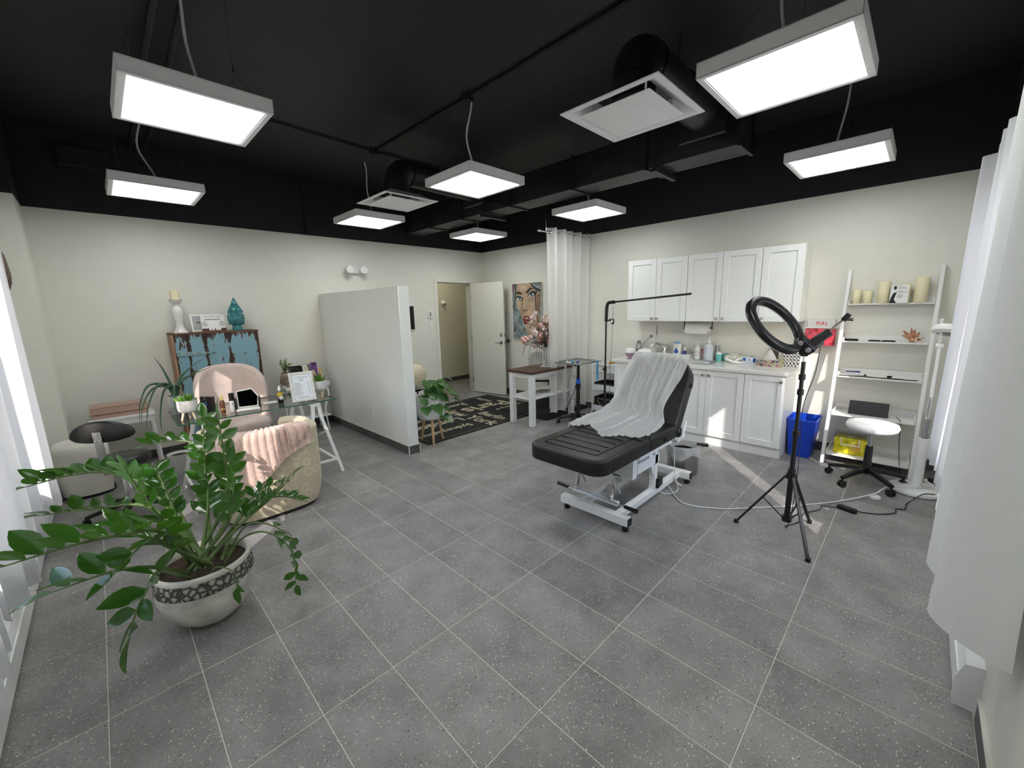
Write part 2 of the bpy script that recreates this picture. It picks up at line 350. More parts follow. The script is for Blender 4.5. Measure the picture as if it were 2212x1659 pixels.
# door casing and the open door
struct('trim_2', MB().box(DX0 - 0.065, DX0, YB - 0.014, YB + T, 0, DH + 0.065, 0.003).box(DX1, DX1 + 0.065, YB - 0.014, YB + T, 0, DH + 0.065, 0.003)
       .box(DX0, DX1, YB - 0.014, YB + T, DH, DH + 0.065, 0.003).box(DX0, DX0 + 0.012, YB + 0.05, YB + 0.09, 0, DH).box(DX0, DX1, YB + 0.05, YB + 0.09, DH - 0.012, DH), WALL)
DOORP = mat('door_paint', (0.76, 0.745, 0.68), 0.22, var=0.012)
a = math.atan2(3.145 - 3.885, 4.69 - 4.565)
door = MB().box(0, 0.75, -0.02, 0.02, 0.012, DH - 0.006, 0.003).build('door_1', DOORP, None, 0, (4.565, 3.875, 0)); door.rotation_euler = (0, 0, a); door['kind'] = 'structure'
h = MB().cyl((0.685, -0.02, 0.97), (0.685, -0.03, 0.97), 0.028, n=20).cyl((0.685, -0.03, 0.97), (0.685, -0.062, 0.97), 0.011).bar((0.69, -0.06, 0.97), (0.575, -0.06, 0.965), 0.018, 0.012, bev=0.004)
h.cyl((0.685, 0.02, 0.97), (0.685, 0.03, 0.97), 0.028, n=20).cyl((0.685, 0.03, 0.97), (0.685, 0.062, 0.97), 0.011).bar((0.69, 0.06, 0.97), (0.575, 0.06, 0.965), 0.018, 0.012, bev=0.004)
DKMET = mat('dark_nickel', (0.22, 0.20, 0.18), 0.3, 1.0)
h.build('lever_handle', DKMET, door)
MB().box(0.66, 0.715, -0.031, -0.02, 1.075, 1.145, 0.004).cyl((0.688, -0.03, 1.11), (0.688, -0.045, 1.11), 0.02).build('deadbolt', STEEL, door)
MB().box(0.749, 0.752, -0.012, 0.012, 0.93, 1.0).box(0.749, 0.752, -0.012, 0.012, 1.08, 1.14).build('latch_plate', STEEL, door)
for z in (0.25, 1.05, 1.8): MB().cyl((0.0, -0.024, z - 0.045), (0.0, -0.024, z + 0.045), 0.007).build('hinge', STEEL, door)
# windows: frame, mullions, panes, sill
def window(name, axis, fx, a0, a1, z0, z1, nm, sg):
    f = MB(); d0, d1 = sorted((fx - sg * 0.10, fx - sg * 0.05)); w = 0.055
    bx = (lambda p, q, r_, s_: f.box(d0, d1, p, q, r_, s_)) if axis == 'y' else (lambda p, q, r_, s_: f.box(p, q, d0, d1, r_, s_))
    bx(a0, a1, z0, z0 + w); bx(a0, a1, z1 - w, z1); st = (a1 - a0) / nm
    for k in range(nm + 1):
        c = a0 + st * k; bx(max(a0, c - w / 2), min(a1, c + w / 2), z0, z1)
    o = struct(name, f, WHITE)
    m = (d0 + d1) / 2
    for k in range(nm):
        p, q = a0 + st * k + w / 2, a0 + st * (k + 1) - w / 2
        g = MB()
        if axis == 'y': g.box(m - 0.003, m + 0.003, p, q, z0 + w, z1 - w)
        else: g.box(p, q, m - 0.003, m + 0.003, z0 + w, z1 - w)
        g.build('pane', PANE, o, 0)
    s0, s1 = sorted((fx - sg * 0.05, fx + sg * 0.02)); g = MB()
    if axis == 'y': g.box(s0, s1, a0, a1, z0 - 0.02, z0 + 0.004, 0.003)
    else: g.box(a0, a1, s0, s1, z0 - 0.02, z0 + 0.004, 0.003)
    g.build('window_sill', WHITE, o, 0)
window('window_1', 'y', XL, W1[0], W1[1], W1[2], W1[3], 3, 1)
window('window_2', 'x', YF, W2[0], W2[1], W2[2], W2[3], 2, 1)
GROUND = mat('outdoor_paving', (0.42, 0.40, 0.37), 0.9, var=0.15, scale=0.5)
struct('ground', MB().box(-45, -1.12, -45, 45, -0.4, -0.3).box(-1.12, 45, -45, -2.62, -0.4, -0.3), GROUND)
# ------------------------------------------------------------------ hanging light panels
LZ = 2.645
def make_panel():
    t = thing('ceiling_light', '', 'ceiling light', (0, 0, LZ), 0, 'square hanging light panels'); s = 0.31; H = 0.07
    f = MB()
    for sx, sy in ((1, 0), (-1, 0), (0, 1), (0, -1)):
        if sx: f.box(*sorted((sx * s, sx * (s - 0.004))), -s, s, 0, H); f.box(*sorted((sx * s, sx * (s - 0.026))), -s, s, 0.0, 0.006)
        else: f.box(-s, s, *sorted((sy * s, sy * (s - 0.004))), 0, H); f.box(-s, s, *sorted((sy * s, sy * (s - 0.026))), 0.0, 0.006)
    f.box(-s, s, -s, s, H - 0.004, H)
    f.build('frame', GMET, t, 0)
    f = MB()
    for sx, sy in ((1, 0), (-1, 0), (0, 1), (0, -1)):
        a, b = s - 0.026, s - 0.034
        if sx: f.box(*sorted((sx * a, sx * b)), -a, a, 0.003, 0.012)
        else: f.box(-a, a, *sorted((sy * a, sy * b)), 0.003, 0.012)
    f.build('inner_rim', WMET, t, 0)
    MB().box(-0.276, 0.276, -0.276, 0.276, 0.008, 0.012).build('diffuser', LAMP, t, 0)
    return t
WIRE = mat('wire_grey', (0.10, 0.10, 0.10), 0.4, 0.6)
CORD = mat('white_cord', (0.72, 0.73, 0.74), 0.4)
def cables(t, k):
    H = 0.07; top = ZC - LZ
    for sx in (-1, 1):
        w = MB(); ap = Vector((sx * 0.22, 0, 0.30))
        for sy in (-1, 1): w.cyl((sx * 0.22, sy * 0.27, H), ap, 0.0011, n=5)
        w.cyl(ap, (sx * 0.22, 0, top), 0.0011, n=5).cyl(ap - Vector((0, 0, .012)), ap + Vector((0, 0, .02)), 0.004, n=6); w.build('suspension_wire', WIRE, t)
    rnd = random.Random(k); dx, dy = rnd.uniform(-.05, .05), rnd.uniform(-.05, .05)
    MB().tube(smoothpts([(0.02, 0.03, H - 0.002), (0.03 + dx * .5, 0.03, H + 0.10), (dx * 1.3 - .02, dy + .02, 0.38), (dx * .6, dy * .5, top - 0.12), (0, 0, top - 0.03)], 5), 0.0075, 8).build('power_cable', CORD, t)
LP = [(0.12, 0.80, 'square lit ceiling panel, large at upper left, nearest the black pipes'),
      (0.12, 2.80, 'square lit ceiling panel farthest left, above the blue weathered cabinet'),
      (2.11, 2.80, 'square lit ceiling panel directly below the smaller far air vent'),
      (2.11, 0.80, 'square lit ceiling panel hanging at the centre of the room'),
      (3.86, 2.80, 'smallest square lit ceiling panel, in the far corner by the door'),
      (3.86, 0.80, 'square lit ceiling panel just above the hanging white room curtain'),
      (2.11, -1.53, 'largest square lit ceiling panel, upper right beside the near air vent'),
      (3.86, -1.53, 'square lit ceiling panel far right, above the wall cabinets and ladder shelf'),
      (0.12, -1.53, 'added unseen square ceiling panel right above the viewpoint, lighting the foreground')]  # ninth panel is added out of view: completes the grid, brightens the foreground
p0 = make_panel()
for k, (x, y, lb) in enumerate(LP):
    o = p0 if k == 0 else copy_tree(p0, (x, y, LZ), lb)
    if k == 0: first = o
    o.location = (x, y, LZ); o['label'] = lb
for k, o in enumerate([ob for ob in list(COL.objects) if ob.name.startswith('ceiling_light')]): cables(o, k)
# ------------------------------------------------------------------ ducts and diffusers
def make_vent():
    t = thing('air_diffuser', '', 'air vent', (0, 0, 2.70), 0, 'square ceiling air diffusers'); s = 0.305
    def ring(zo, so, zi, si): return lambda u, v: None
    f = MB()
    prof = [(s, 0.0), (s, 0.006), (s - 0.03, 0.01), (0.17, 0.075), (0.165, 0.075), (s - 0.045, 0.004), (s - 0.03, -0.002)]
    for i in range(len(prof)):
        (a, za), (b, zb) = prof[i], prof[(i + 1) % len(prof)]
        for k in range(4):
            c = [(1, 1), (-1, 1), (-1, -1), (1, -1)]; p, q = c[k], c[(k + 1) % 4]
            f.add([(p[0] * a, p[1] * a, za), (q[0] * a, q[1] * a, za), (q[0] * b, q[1] * b, zb), (p[0] * b, p[1] * b, zb)], [(0, 1, 2, 3)])
    f.build('outer_flange', WMET, t, 0)
    MB().lathe([(.124, .06), (.124, .12), (.1275, .12), (.1275, .06)], 22, cap=False).build('neck', DUCTM, t, 50)
    MB().box(-0.215, 0.215, -0.215, 0.215, -0.012, -0.006, 0.002).build('centre_plate', WMET, t, 0)
    for sx in (-1, 1):
        for sy in (-1, 1): MB().box(sx * 0.17 - 0.008, sx * 0.17 + 0.008, sy * 0.17 - 0.002, sy * 0.17 + 0.002, -0.008, 0.068).build('bracket', WMET, t, 0)
    return t
v0 = make_vent(); v0.location = (2.01, -0.77, 2.70); v0['label'] = 'large white square air diffuser near the biggest light panel'
copy_tree(v0, (2.0, 1.93, 2.70), 'smaller-looking far white square air diffuser over the desk side')
dt = thing('ventilation_duct', 'long black rectangular duct running under the ceiling', 'duct', (3.35, 1.4, 2.76))
ys = [-1.0, -0.25, 0.55, 1.45, 2.35, 3.1, 3.75]
for a_, b_ in zip(ys[:-1], ys[1:]):
    s_ = MB(); x0, x1, z0, z1 = -0.15, 0.15, 0.0, 0.30; y0, y1 = a_ - 1.4 + 0.004, b_ - 1.4 - 0.004; m = (y0 + y1) / 2
    # cross-broken side sheets bulge slightly outwards
    for (p, q, r_, s2, n) in (((x0, y0, z0), (x0, y1, z0), (x0, y1, z1), (x0, y0, z1), (-.012, 0, 0)), ((x1, y1, z0), (x1, y0, z0), (x1, y0, z1), (x1, y1, z1), (.012, 0, 0)),
                              ((x0, y1, z0), (x0, y0, z0), (x1, y0, z0), (x1, y1, z0), (0, 0, -.010)), ((x0, y0, z1), (x0, y1, z1), (x1, y1, z1), (x1, y0, z1), (0, 0, .01))):
        c = tuple((p[i] + r_[i]) / 2 + n[i] for i in range(3)); s_.add([p, q, r_, s2, c], [(0, 1, 4), (1, 2, 4), (2, 3, 4), (3, 0, 4)])
    s_.add([(x0, y0, z0), (x1, y0, z0), (x1, y0, z1), (x0, y0, z1)], [(0, 1, 2, 3)]); s_.add([(x0, y1, z0), (x0, y1, z1), (x1, y1, z1), (x1, y1, z0)], [(0, 1, 2, 3)])
    s_.build('duct_section', DUCTM, dt, 0)
for y in ys:
    y -= 1.4
    MB().box(-.165, -.15, y - .012, y + .012, -.015, .315).box(.15, .165, y - .012, y + .012, -.015, .315).box(-.15, .15, y - .012, y + .012, -.015, 0).box(-.15, .15, y - .012, y + .012, .3, .315).build('flange', DUCTM, dt, 0)
for y in (-0.35, 1.9):
    y -= 1.4
    MB().box(-.21, .21, y - .02, y + .02, -.055, -.016).cyl((-.19, y, -.05), (-.19, y, 0.6), .005, n=6).cyl((.19, y, -.05), (.19, y, 0.6), .005, n=6).build('hanger', DUCTM, dt, 0)
for i, (vx, vy, lb) in enumerate([(2.01, -0.77, 'black round branch duct with elbow above the near air diffuser'), (2.0, 1.93, 'black round branch duct with elbow above the far air diffuser')]):
    t = thing('branch_duct', lb, 'duct', (vx, vy, 2.775), 0, 'round branch ducts'); r = 0.125
    for k in range(3):
        pts = [(0.14 - 0.14 * math.cos(a2), 0, 0.10 + 0.14 * math.sin(a2)) for a2 in [R(30 * k + j * 10) for j in range(4)]]
        MB().tube(pts, r + 0.002 * k, 22).build('elbow_segment', DUCTM, t)
    MB().cyl((0, 0, -0.012), (0, 0, 0.10), r, n=22).build('collar', DUCTM, t)
    MB().cyl((0.14, 0, 0.24), (1.065, 0, 0.22), r, n=22).build('round_pipe', DUCTM, t)
    for xx in (0.16, 0.62): MB().tube([(xx + 0.0, (r + .004) * math.cos(a2), 0.235 + (r + .004) * math.sin(a2)) for a2 in [2 * math.pi * j / 20 for j in range(20)]], 0.006, 6, True).build('clamp_ring', DUCTM, t)
    MB().box(1.03, 1.07, -.17, .17, 0.05, 0.40).build('end_plate', DUCTM, t, 0)
    if i == 0: MB().cyl((0.6, 0, 0.34), (0.6, 0, ZC - 2.775), 0.004, n=6).build('hanger_rod', DUCTM, t)
# conduits and junction boxes
def conduit(label, pts, r, boxes=()):
    o = Vector(pts[0]); t = thing('electrical_conduit', label, 'conduit', o, 0, 'black ceiling conduits')
    MB().tube([Vector(p) - o for p in pts], r, 8).build('pipe', BLACKP, t)
    for b in boxes:
        b = Vector(b) - o; MB().cyl(b - Vector((0, 0, .0)), b + Vector((0, 0, .05)), 0.05, n=12).build('junction_box', BLACKP, t)
    return t
conduit('black conduit running from front to back across the ceiling centre', [(2.06, -2.4, 3.345), (2.08, 0.82, 3.345), (2.06, 2.45, 3.345)], 0.012, [(2.08, 0.82, 3.31), (2.06, 2.45, 3.31)])
conduit('black conduit crossing the ceiling sideways above the far vent', [(0.1, 2.33, 3.345), (2.06, 2.45, 3.345), (3.3, 2.42, 3.345)], 0.010)
conduit('thick black pipe on the ceiling at upper left, nearer the window', [(0.06, 0.2, 3.30), (0.07, 1.8, 3.30), (0.09, 3.88, 3.30)], 0.022)
conduit('second thick black pipe on the ceiling, right of its neighbour', [(0.17, 0.2, 3.30), (0.2, 1.8, 3.30), (0.2, 3.88, 3.30)], 0.02)
conduit('thin black conduit dropping down the black upper back wall', [(1.5, 3.885, 3.33), (1.72, 3.885, 3.30), (1.745, 3.885, 3.25), (1.745, 3.885, 2.63)], 0.009)
tag(MB().box(-.19, .19, -.09, 0, -.09, .09, .006).box(-.17, .17, -.094, -.09, -.07, .07).build('wall_box', BLACKP, None, 0, (-0.27, YB, 3.11)), 'black box fixed high on the black upper back wall', 'wall box')
# ------------------------------------------------------------------ curtains
def curtain(name, label, axis, fixed, a0, a1, z0, z1, folds, amp, material, seed, flare=0.0, hem=0.09, lean=0.0, group=None, rings=0, rodz=None):
    """pleated hanging sheet along axis; flare widens it to the foot, lean shifts the foot"""
    t = thing(name, label, 'curtain', ((a0 + a1) / 2, fixed, z0) if axis == 'x' else (fixed, (a0 + a1) / 2, z0), 0, group)
    rnd = random.Random(seed); ph = [rnd.uniform(0, 6.28) for _ in range(4)]; L = a1 - a0; H = z1 - z0
    def fn(u, v, off=0.0):
        z = H * v; k = (1 - v); s = (u - 0.5) * L * (1 + flare * k) + lean * k
        d = amp * (0.75 + 0.35 * k) * math.sin(u * folds * 2 * math.pi + ph[0] + 0.5 * k * math.sin(ph[1] + u * 7)) + amp * 0.35 * math.sin(u * folds * 4.3 + ph[2] + 2 * k)
        s += amp * 0.5 * math.cos(u * folds * 2 * math.pi + ph[0] + ph[3]) * k
        d += off
        return (s, d, z) if axis == 'x' else (d, s, z)
    n = max(40, int(folds * 14))
    MB().grid(lambda u, v: fn(u, v * 1.0), n, 18).build('cloth', material, t, 80)
    MB().grid(lambda u, v: fn(u, v * hem / H, 0.0015), n, 2).build('hem', material, t, 80)
    return t, fn, H
ROD = mat('curtain_rod_metal', (0.35, 0.33, 0.31), 0.3, 0.9)
# sheers at the left window
cg = 'white sheers at the left window'
curtain('sheer_curtain', 'far left-window sheer curtain beside the white rounded seat', 'y', -0.80, 1.56, 1.90, 0.40, 2.44, 3, 0.045, SHEER, 3, flare=0.10, group=cg)
curtain('sheer_curtain', 'middle left-window sheer curtain lit by daylight', 'y', -0.82, 0.34, 1.30, 0.40, 2.44, 6, 0.040, SHEER, 5, flare=0.03, group=cg)
curtain('sheer_curtain', 'nearest left-window sheer curtain at the bottom left edge', 'y', -0.83, -1.10, 0.10, 0.40, 2.44, 8, 0.035, SHEER, 9, flare=0.02, group=cg)
tag(MB().cyl((0, -1.6, 0), (0, 1.6, 0), 0.012).ball((0, -1.63, 0), .022).ball((0, 1.63, 0), .022).build('curtain_rod', ROD, None, 40, (-0.83, 0.40, 2.45)), 'metal rod carrying the sheers of the left window', 'curtain rod')
BRN = mat('brown_wood_carved', (0.16, 0.11, 0.085), 0.6, var=0.3, scale=20)
t = thing('wall_ornament', 'brown ribbed ornament at the left picture edge beside the sheer', 'ornament', (-0.90, 2.92, 1.80))
for k in range(5): MB().lathe([(0.008, 0), (0.022, .03), (0.028, .1), (0.022, .18), (0.008, .21)], 10, (0.03 + .012 * (k % 2), -0.06 + 0.03 * k, 0.03 * (4 - k))).build('rib', BRN, t)
MB().box(-.02, .012, -.09, .09, 0.05, .17, .004).build('back_board', BRN, t, 0)
# curtains at the front window, right edge of the picture
cg = 'curtains at the front window'
curtain('sheer_curtain', 'far front-window sheer curtain flaring out in front of the magnifier lamp', 'x', -2.31, 3.16, 3.52, 0.52, 2.36, 3, 0.040, SHEER, 12, flare=0.30, lean=0.05, group=cg)
curtain('sheer_curtain', 'bright bluish backlit sheer curtain at the right picture edge', 'x', -2.335, 2.44, 3.02, 0.52, 2.36, 4, 0.036, SHEER, 14, group=cg)
def plan_curtain(label, plan, z0, z1, material, grp):
    """curtain whose folds follow a plan polyline; the pleats tighten a little towards the rod"""
    P_ = smoothpts([(x, y, 0) for x, y in plan], 8); c = sum((Vector(p) for p in P_), Vector()) / len(P_); t = thing('lined_curtain', label, 'curtain', (c.x, c.y, z0), 0, grp); H = z1 - z0; m_ = len(P_) - 1
    def fn(u, v, off=0.0):
        q = u * m_; i = min(int(q), m_ - 1); p = Vector(P_[i]).lerp(Vector(P_[i + 1]), q - i) - c; k = 1 - .35 * v; ym = -2.335 - c.y
        return (p.x, (p.y - ym) * k + ym + off + .004 * math.sin(9 * v + 12 * u) * (1 - v), H * v)
    MB().grid(fn, m_, 22).build('cloth', material, t, 80); MB().grid(lambda u, v: fn(u, v * .10 / H, .0018), m_, 2).build('hem', material, t, 80)
plan_curtain('grey-white lined curtain just left of the widest right-edge panel', [(1.70, -2.36), (1.78, -2.29), (1.88, -2.253), (1.96, -2.28), (2.02, -2.36), (2.08, -2.30)], .50, 2.36, DRAPE, cg)
plan_curtain('wide nearest lined curtain at the right picture edge above the heater end', [(1.285, -2.425), (1.30, -2.39), (1.36, -2.31), (1.44, -2.262), (1.52, -2.27), (1.58, -2.33), (1.66, -2.385)], .52, 2.36, DRAPE, cg)
tag(MB().cyl((-1.35, 0, 0), (1.2, 0, 0), 0.012).ball((-1.38, 0, 0), .022).ball((1.23, 0, 0), .022).build('curtain_rod', ROD, None, 40, (2.5, -2.34, 2.37)), 'metal rod carrying the curtains of the front window', 'curtain rod')
# hanging room curtain on a short rod by the console table
t, fn, H = curtain('room_curtain', 'white semi-sheer grommet curtain hanging from the ceiling by the dark-topped table', 'x', 1.44, 3.86, 4.80, 0.10, 2.60, 5, 0.05, SHEER2, 31, flare=-0.12)
for k in range(7):
    u = (k + 0.5) / 7; x, d, z = fn(u, 0.975)
    MB().tube([(x + .004 * math.sin(k), d + 0.024 * math.cos(a2), z + 0.024 * math.sin(a2)) for a2 in [2 * math.pi * j / 14 for j in range(14)]], 0.006, 6, True).build('grommet', CHROME, t)
tag(MB().cyl((-0.62, 0, 0), (0.545, 0, 0), 0.011).cyl((-.5, 0, 0), (-.5, 0, .8), .004).ball((-.64, 0, 0), .02).build('curtain_rod', CHROME, None, 40, (4.335, 1.44, 2.54)), 'chrome rod threaded through the grommets of the hanging room curtain', 'curtain rod')
# ------------------------------------------------------------------ baseboard heaters
def heater(label, loc, L, rz):
    t = thing('baseboard_heater', label, 'heater', loc, rz, 'white baseboard heaters')
    prof = [(0, 0.02), (0.062, 0.02), (0.066, 0.035), (0.066, 0.12), (0.060, 0.155), (0.048, 0.185), (0.0, 0.195)]
    M = frame((0, 0, 0), (0, 1, 0), (0, 0, 1))   # profile x->+y(out), y->z, extruded along local x
    MB().prism(prof, 0.006, L - .006, M).build('housing', WMET, t, 0)
    MB().box(0.02, L - 0.02, 0.060, 0.0675, 0.128, 0.140).build('air_slot', GMET, t, 0)
    for x in (0, L - 0.01): MB().prism([(0, 0.0), (0.068, 0.0), (0.072, 0.03), (0.072, 0.125), (0.052, 0.19), (0, 0.2)], x, x + 0.01, M).build('end_cap', WMET, t, 0)
    return t
heater('white baseboard heater along the left window wall by the plant', (XL, 3.0, 0), 4.4, R(-90))
heater('white baseboard heater under the curtains at lower right', (1.76, YF, 0), 2.4, 0)
# ------------------------------------------------------------------ shared shapes
def rrect(x0, x1, y0, y1, r, n=5):
    """rounded rectangle outline, counter-clockwise; r may be 4 radii (x0y0,x1y0,x1y1,x0y1)"""
    rs = r if isinstance(r, (list, tuple)) else [r] * 4; out = []
    for (cx, cy, a0, rr) in ((x0 + rs[0], y0 + rs[0], 180, rs[0]), (x1 - rs[1], y0 + rs[1], 270, rs[1]), (x1 - rs[2], y1 - rs[2], 0, rs[2]), (x0 + rs[3], y1 - rs[3], 90, rs[3])):
        for k in range(n + 1): a_ = R(a0 + 90 * k / n); out.append((cx + rr * math.cos(a_), cy + rr * math.sin(a_)))
    return out
def inset(pts, d):
    n = len(pts); out = []
    for i in range(n):
        a_, b_, c_ = Vector(pts[i - 1]), Vector(pts[i]), Vector(pts[(i + 1) % n]); t_ = (c_ - a_)
        if t_.length < 1e-9: t_ = Vector((1, 0))
        t_.normalize(); out.append((b_.x - t_.y * d, b_.y + t_.x * d))
    return out
def cushion(pts, t, r, M=None, crown=0.0, mb=None, steps=4):
    """padded slab from a CCW outline: rounded edges of radius r, slight crown on top"""
    mb = mb or MB(); n = len(pts); rings = []
    for k in range(steps + 1):
        a_ = R(90 * k / steps); rings.append((inset(pts, r * (1 - math.sin(a_))), r * (1 - math.cos(a_))))
    for k in range(steps + 1):
        a_ = R(90 * k / steps); rings.append((inset(pts, r * (1 - math.cos(a_))), t - r + r * math.sin(a_)))
    cx = sum(p[0] for p in pts) / n; cy = sum(p[1] for p in pts) / n
    for f_ in (0.7, 0.4, 0.12):
        base = inset(pts, r); rings.append(([(cx + (p[0] - cx) * f_, cy + (p[1] - cy) * f_) for p in base], t + crown * (1 - f_ * f_)))
    vs = [Vector((p[0], p[1], z)) for ring, z in rings for p in ring]
    if M: vs = [M @ v for v in vs]
    fs = [tuple(range(n - 1, -1, -1))]
    for i in range(len(rings) - 1): fs += [(i * n + k, i * n + (k + 1) % n, (i + 1) * n + (k + 1) % n, (i + 1) * n + k) for k in range(n)]
    fs.append(tuple((len(rings) - 1) * n + k for k in range(n))); mb.add(vs, fs); return mb
KNOB = mat('satin_nickel', (0.34, 0.33, 0.31), 0.28, 1.0)
# ------------------------------------------------------------------ cabinets (local: y along the wall, doors face -x)
def shaker(parent, y0, y1, z0, z1, knob_y, knob_z):
    g = 0.0018; w = 0.062; y0 += g; y1 -= g; z0 += g; z1 -= g
    d = MB().box(-0.020, 0, y0, y0 + w, z0, z1, .0015).box(-0.020, 0, y1 - w, y1, z0, z1, .0015).box(-0.020, 0, y0 + w, y1 - w, z0, z0 + w, .0015).box(-0.020, 0, y0 + w, y1 - w, z1 - w, z1, .0015).box(-0.009, 0, y0 + w - .001, y1 - w + .001, z0 + w - .001, z1 - w + .001)
    o = d.build('cabinet_door', CABW, parent, 0)
    k = MB().cyl((-0.020, knob_y, knob_z), (-0.034, knob_y, knob_z), 0.006, n=10).box(-0.046, -0.032, knob_y - .013, knob_y + .013, knob_z - .013, knob_z + .013, .003)
    k.build('knob', KNOB, o, 40)
def cabinet(name, label, group, xf, depth, y0, y1, z0, z1, doors, plinth=0.0):
    t = thing(name, label, 'cabinet', (xf + 0.02, (y0 + y1) / 2, z0), 0, group); m = (y0 + y1) / 2
    b = MB(); D_ = depth - .025; a_, c_, h_ = y0 - m, y1 - m, z1 - z0
    b.box(.001, D_, a_, a_ + .016, plinth, h_).box(.001, D_, c_ - .016, c_, plinth, h_).box(.001, D_, a_ + .016, c_ - .016, plinth, plinth + .016).box(D_ - .008, D_, a_ + .016, c_ - .016, plinth + .016, h_).box(.001, .03, a_ + .016, c_ - .016, h_ - .03, h_)
    if not plinth: b.box(.03, D_, a_ + .016, c_ - .016, h_ - .016, h_)
    b.build('body', CABW, t, 0)
    if plinth: MB().box(0.012, depth - 0.03, y0 - m, y1 - m, 0, plinth).build('plinth', CABW, t, 0)
    for (a_, b_, ky, kz) in doors: shaker(t, a_ - m, b_ - m, plinth, z1 - z0, ky - m, kz - z0)
ug, lg = 'white wall cabinets', 'white base cabinets'
cabinet('wall_cabinet', 'white two-door wall cabinet nearest the hanging curtain', ug, 4.55, 0.33, -0.116, 0.65, 1.375, 2.14, [(0.267, 0.65, 0.30, 1.41), (-0.116, 0.267, 0.235, 1.41)])
cabinet('wall_cabinet', 'white two-door wall cabinet in the middle, above the paper towel roll', ug, 4.55, 0.33, -0.884, -0.118, 1.375, 2.14, [(-0.501, -0.118, -0.468, 1.41), (-0.884, -0.501, -0.534, 1.41)])
cabinet('wall_cabinet', 'white single-door wall cabinet behind the ring light', ug, 4.55, 0.33, -1.25, -0.886, 1.375, 2.14, [(-1.25, -0.886, -0.92, 1.41)])
cabinet('base_cabinet', 'white sink base cabinet partly hidden behind the treatment bed', lg, 4.26, 0.62, -0.116, 0.65, 0, 0.86, [(0.267, 0.65, 0.30, 0.80), (-0.116, 0.267, 0.235, 0.80)], 0.11)
cabinet('base_cabinet', 'white two-door base cabinet with sunlight on its right door', lg, 4.26, 0.62, -0.884, -0.118, 0, 0.86, [(-0.501, -0.118, -0.468, 0.80), (-0.884, -0.501, -0.534, 0.80)], 0.11)
cabinet('base_cabinet', 'white single-door base cabinet at the right end beside the blue bin', lg, 4.26, 0.62, -1.25, -0.886, 0, 0.86, [(-1.25, -0.886, -1.215, 0.80)], 0.11)
COUNTER = mat('counter_laminate', (0.72, 0.71, 0.69), 0.18, var=0.05, scale=25)
hx0, hx1, hy0, hy1 = 4.37, 4.76, 0.06, 0.52; cz0, cz1 = 0.861, 0.897
tag(MB().box(4.235, hx0, -1.285, 0.685, cz0, cz1, .004).box(hx1, 4.88, -1.285, 0.685, cz0, cz1, .002).box(hx0, hx1, -1.285, hy0, cz0, cz1).box(hx0, hx1, hy1, 0.685, cz0, cz1).build('countertop', COUNTER, None, 0), 'pale grey-white countertop running over the base cabinets', 'countertop')
t = thing('sink', 'stainless steel sink set into the countertop left end', 'sink', (4.565, 0.29, 0.70))
MB().box(-.194, .194, -.229, .229, 0, .003).box(-.194, -.191, -.229, .229, 0, .197).box(.191, .194, -.229, .229, 0, .197).box(-.194, .194, -.229, -.226, 0, .197).box(-.194, .194, .226, .229, 0, .197).build('basin', STEEL, t, 0)
MB().box(-.215, -.19, -.25, .25, .1972, .201).box(.19, .215, -.25, .25, .1972, .201).box(-.19, .19, -.25, -.225, .1972, .201).box(-.19, .19, .225, .25, .1972, .201).build('rim', STEEL, t, 0)
MB().cyl((0, 0, .003), (0, 0, .007), .04, n=20).build('drain', CHROME, t)
Z = cz1
t = thing('faucet', 'chrome single-lever faucet behind the sink', 'faucet', (4.81, 0.24, Z))
MB().cyl((0, 0, 0), (0, 0, .09), .026, .022).build('base', CHROME, t)
MB().tube(smoothpts([(0, 0, .07), (-.03, .02, .15), (-.09, .06, .185), (-.15, .1, .165), (-.17, .11, .135)], 5), [.016] * 20 + [.02], 10).build('spout', CHROME, t)
MB().tube([(0, 0, .09), (.01, -.01, .13), (.0, -.03, .18)], [.02, .017, .01], 10).build('lever', CHROME, t)
TOWEL = mat('charcoal_towel', (0.03, 0.031, 0.033), 0.9, var=0.25, scale=60)
tag(MB().grid(lambda u, v: ((-.022 if v > .12 else -.022 + .03 * (1 - v / .12)) + .004 * math.sin(u * 9), (u - .5) * .15, .0 - .42 * v), 10, 14).grid(lambda u, v: (-.019 + .004 * math.sin(u * 9), (u - .5) * .15, -.42 * v), 10, 14).build('hand_towel', TOWEL, None, 60, (4.262, 0.26, 0.86)), 'dark charcoal towel hanging over the sink cabinet door', 'towel')
# ------------------------------------------------------------------ things on the counter
LIL = mat('mauve_plastic', (0.33, 0.22, 0.29), 0.45); TEAL = mat('teal_plastic', (0.16, 0.55, 0.50), 0.4); DBLUE = mat('navy_plastic', (0.02, 0.03, 0.22), 0.3)
LBLUE = mat('light_blue', (0.25, 0.50, 0.85), 0.4); RED = mat('red_print', (0.7, 0.04, 0.05), 0.5); BLUEP = mat('blue_print', (0.03, 0.12, 0.45), 0.5); GREYP = mat('grey_print', (0.25, 0.25, 0.26), 0.6)
def bottle(name, label, loc, prof, m, cap=None, capm=None, n=20, cat='bottle', spout=None, lab=None, labm=None):
    t = thing(name, label, cat, loc)
    MB().lathe(prof, n).build('bottle_body', m, t, 50)
    if cap: MB().lathe(cap, n).build('cap', capm, t, 50)
    if spout: MB().tube(spout, .005, 8).build('spout', capm, t)
    if lab: MB().lathe(lab, n, cap=False).build('label_band', labm, t, 50)
    return t
t = thing('humidifier', 'round white-over-mauve humidifier at the left end of the counter', 'humidifier', (4.56, 0.595, Z))
MB().lathe([(.035, 0), (.04, .008), (.06, .04), (.066, .062)], 28).build('base', LIL, t); MB().lathe([(.066, .062), (.066, .085), (.058, .115), (.05, .122), (.0, .122)], 28).build('top', WPLAST, t)
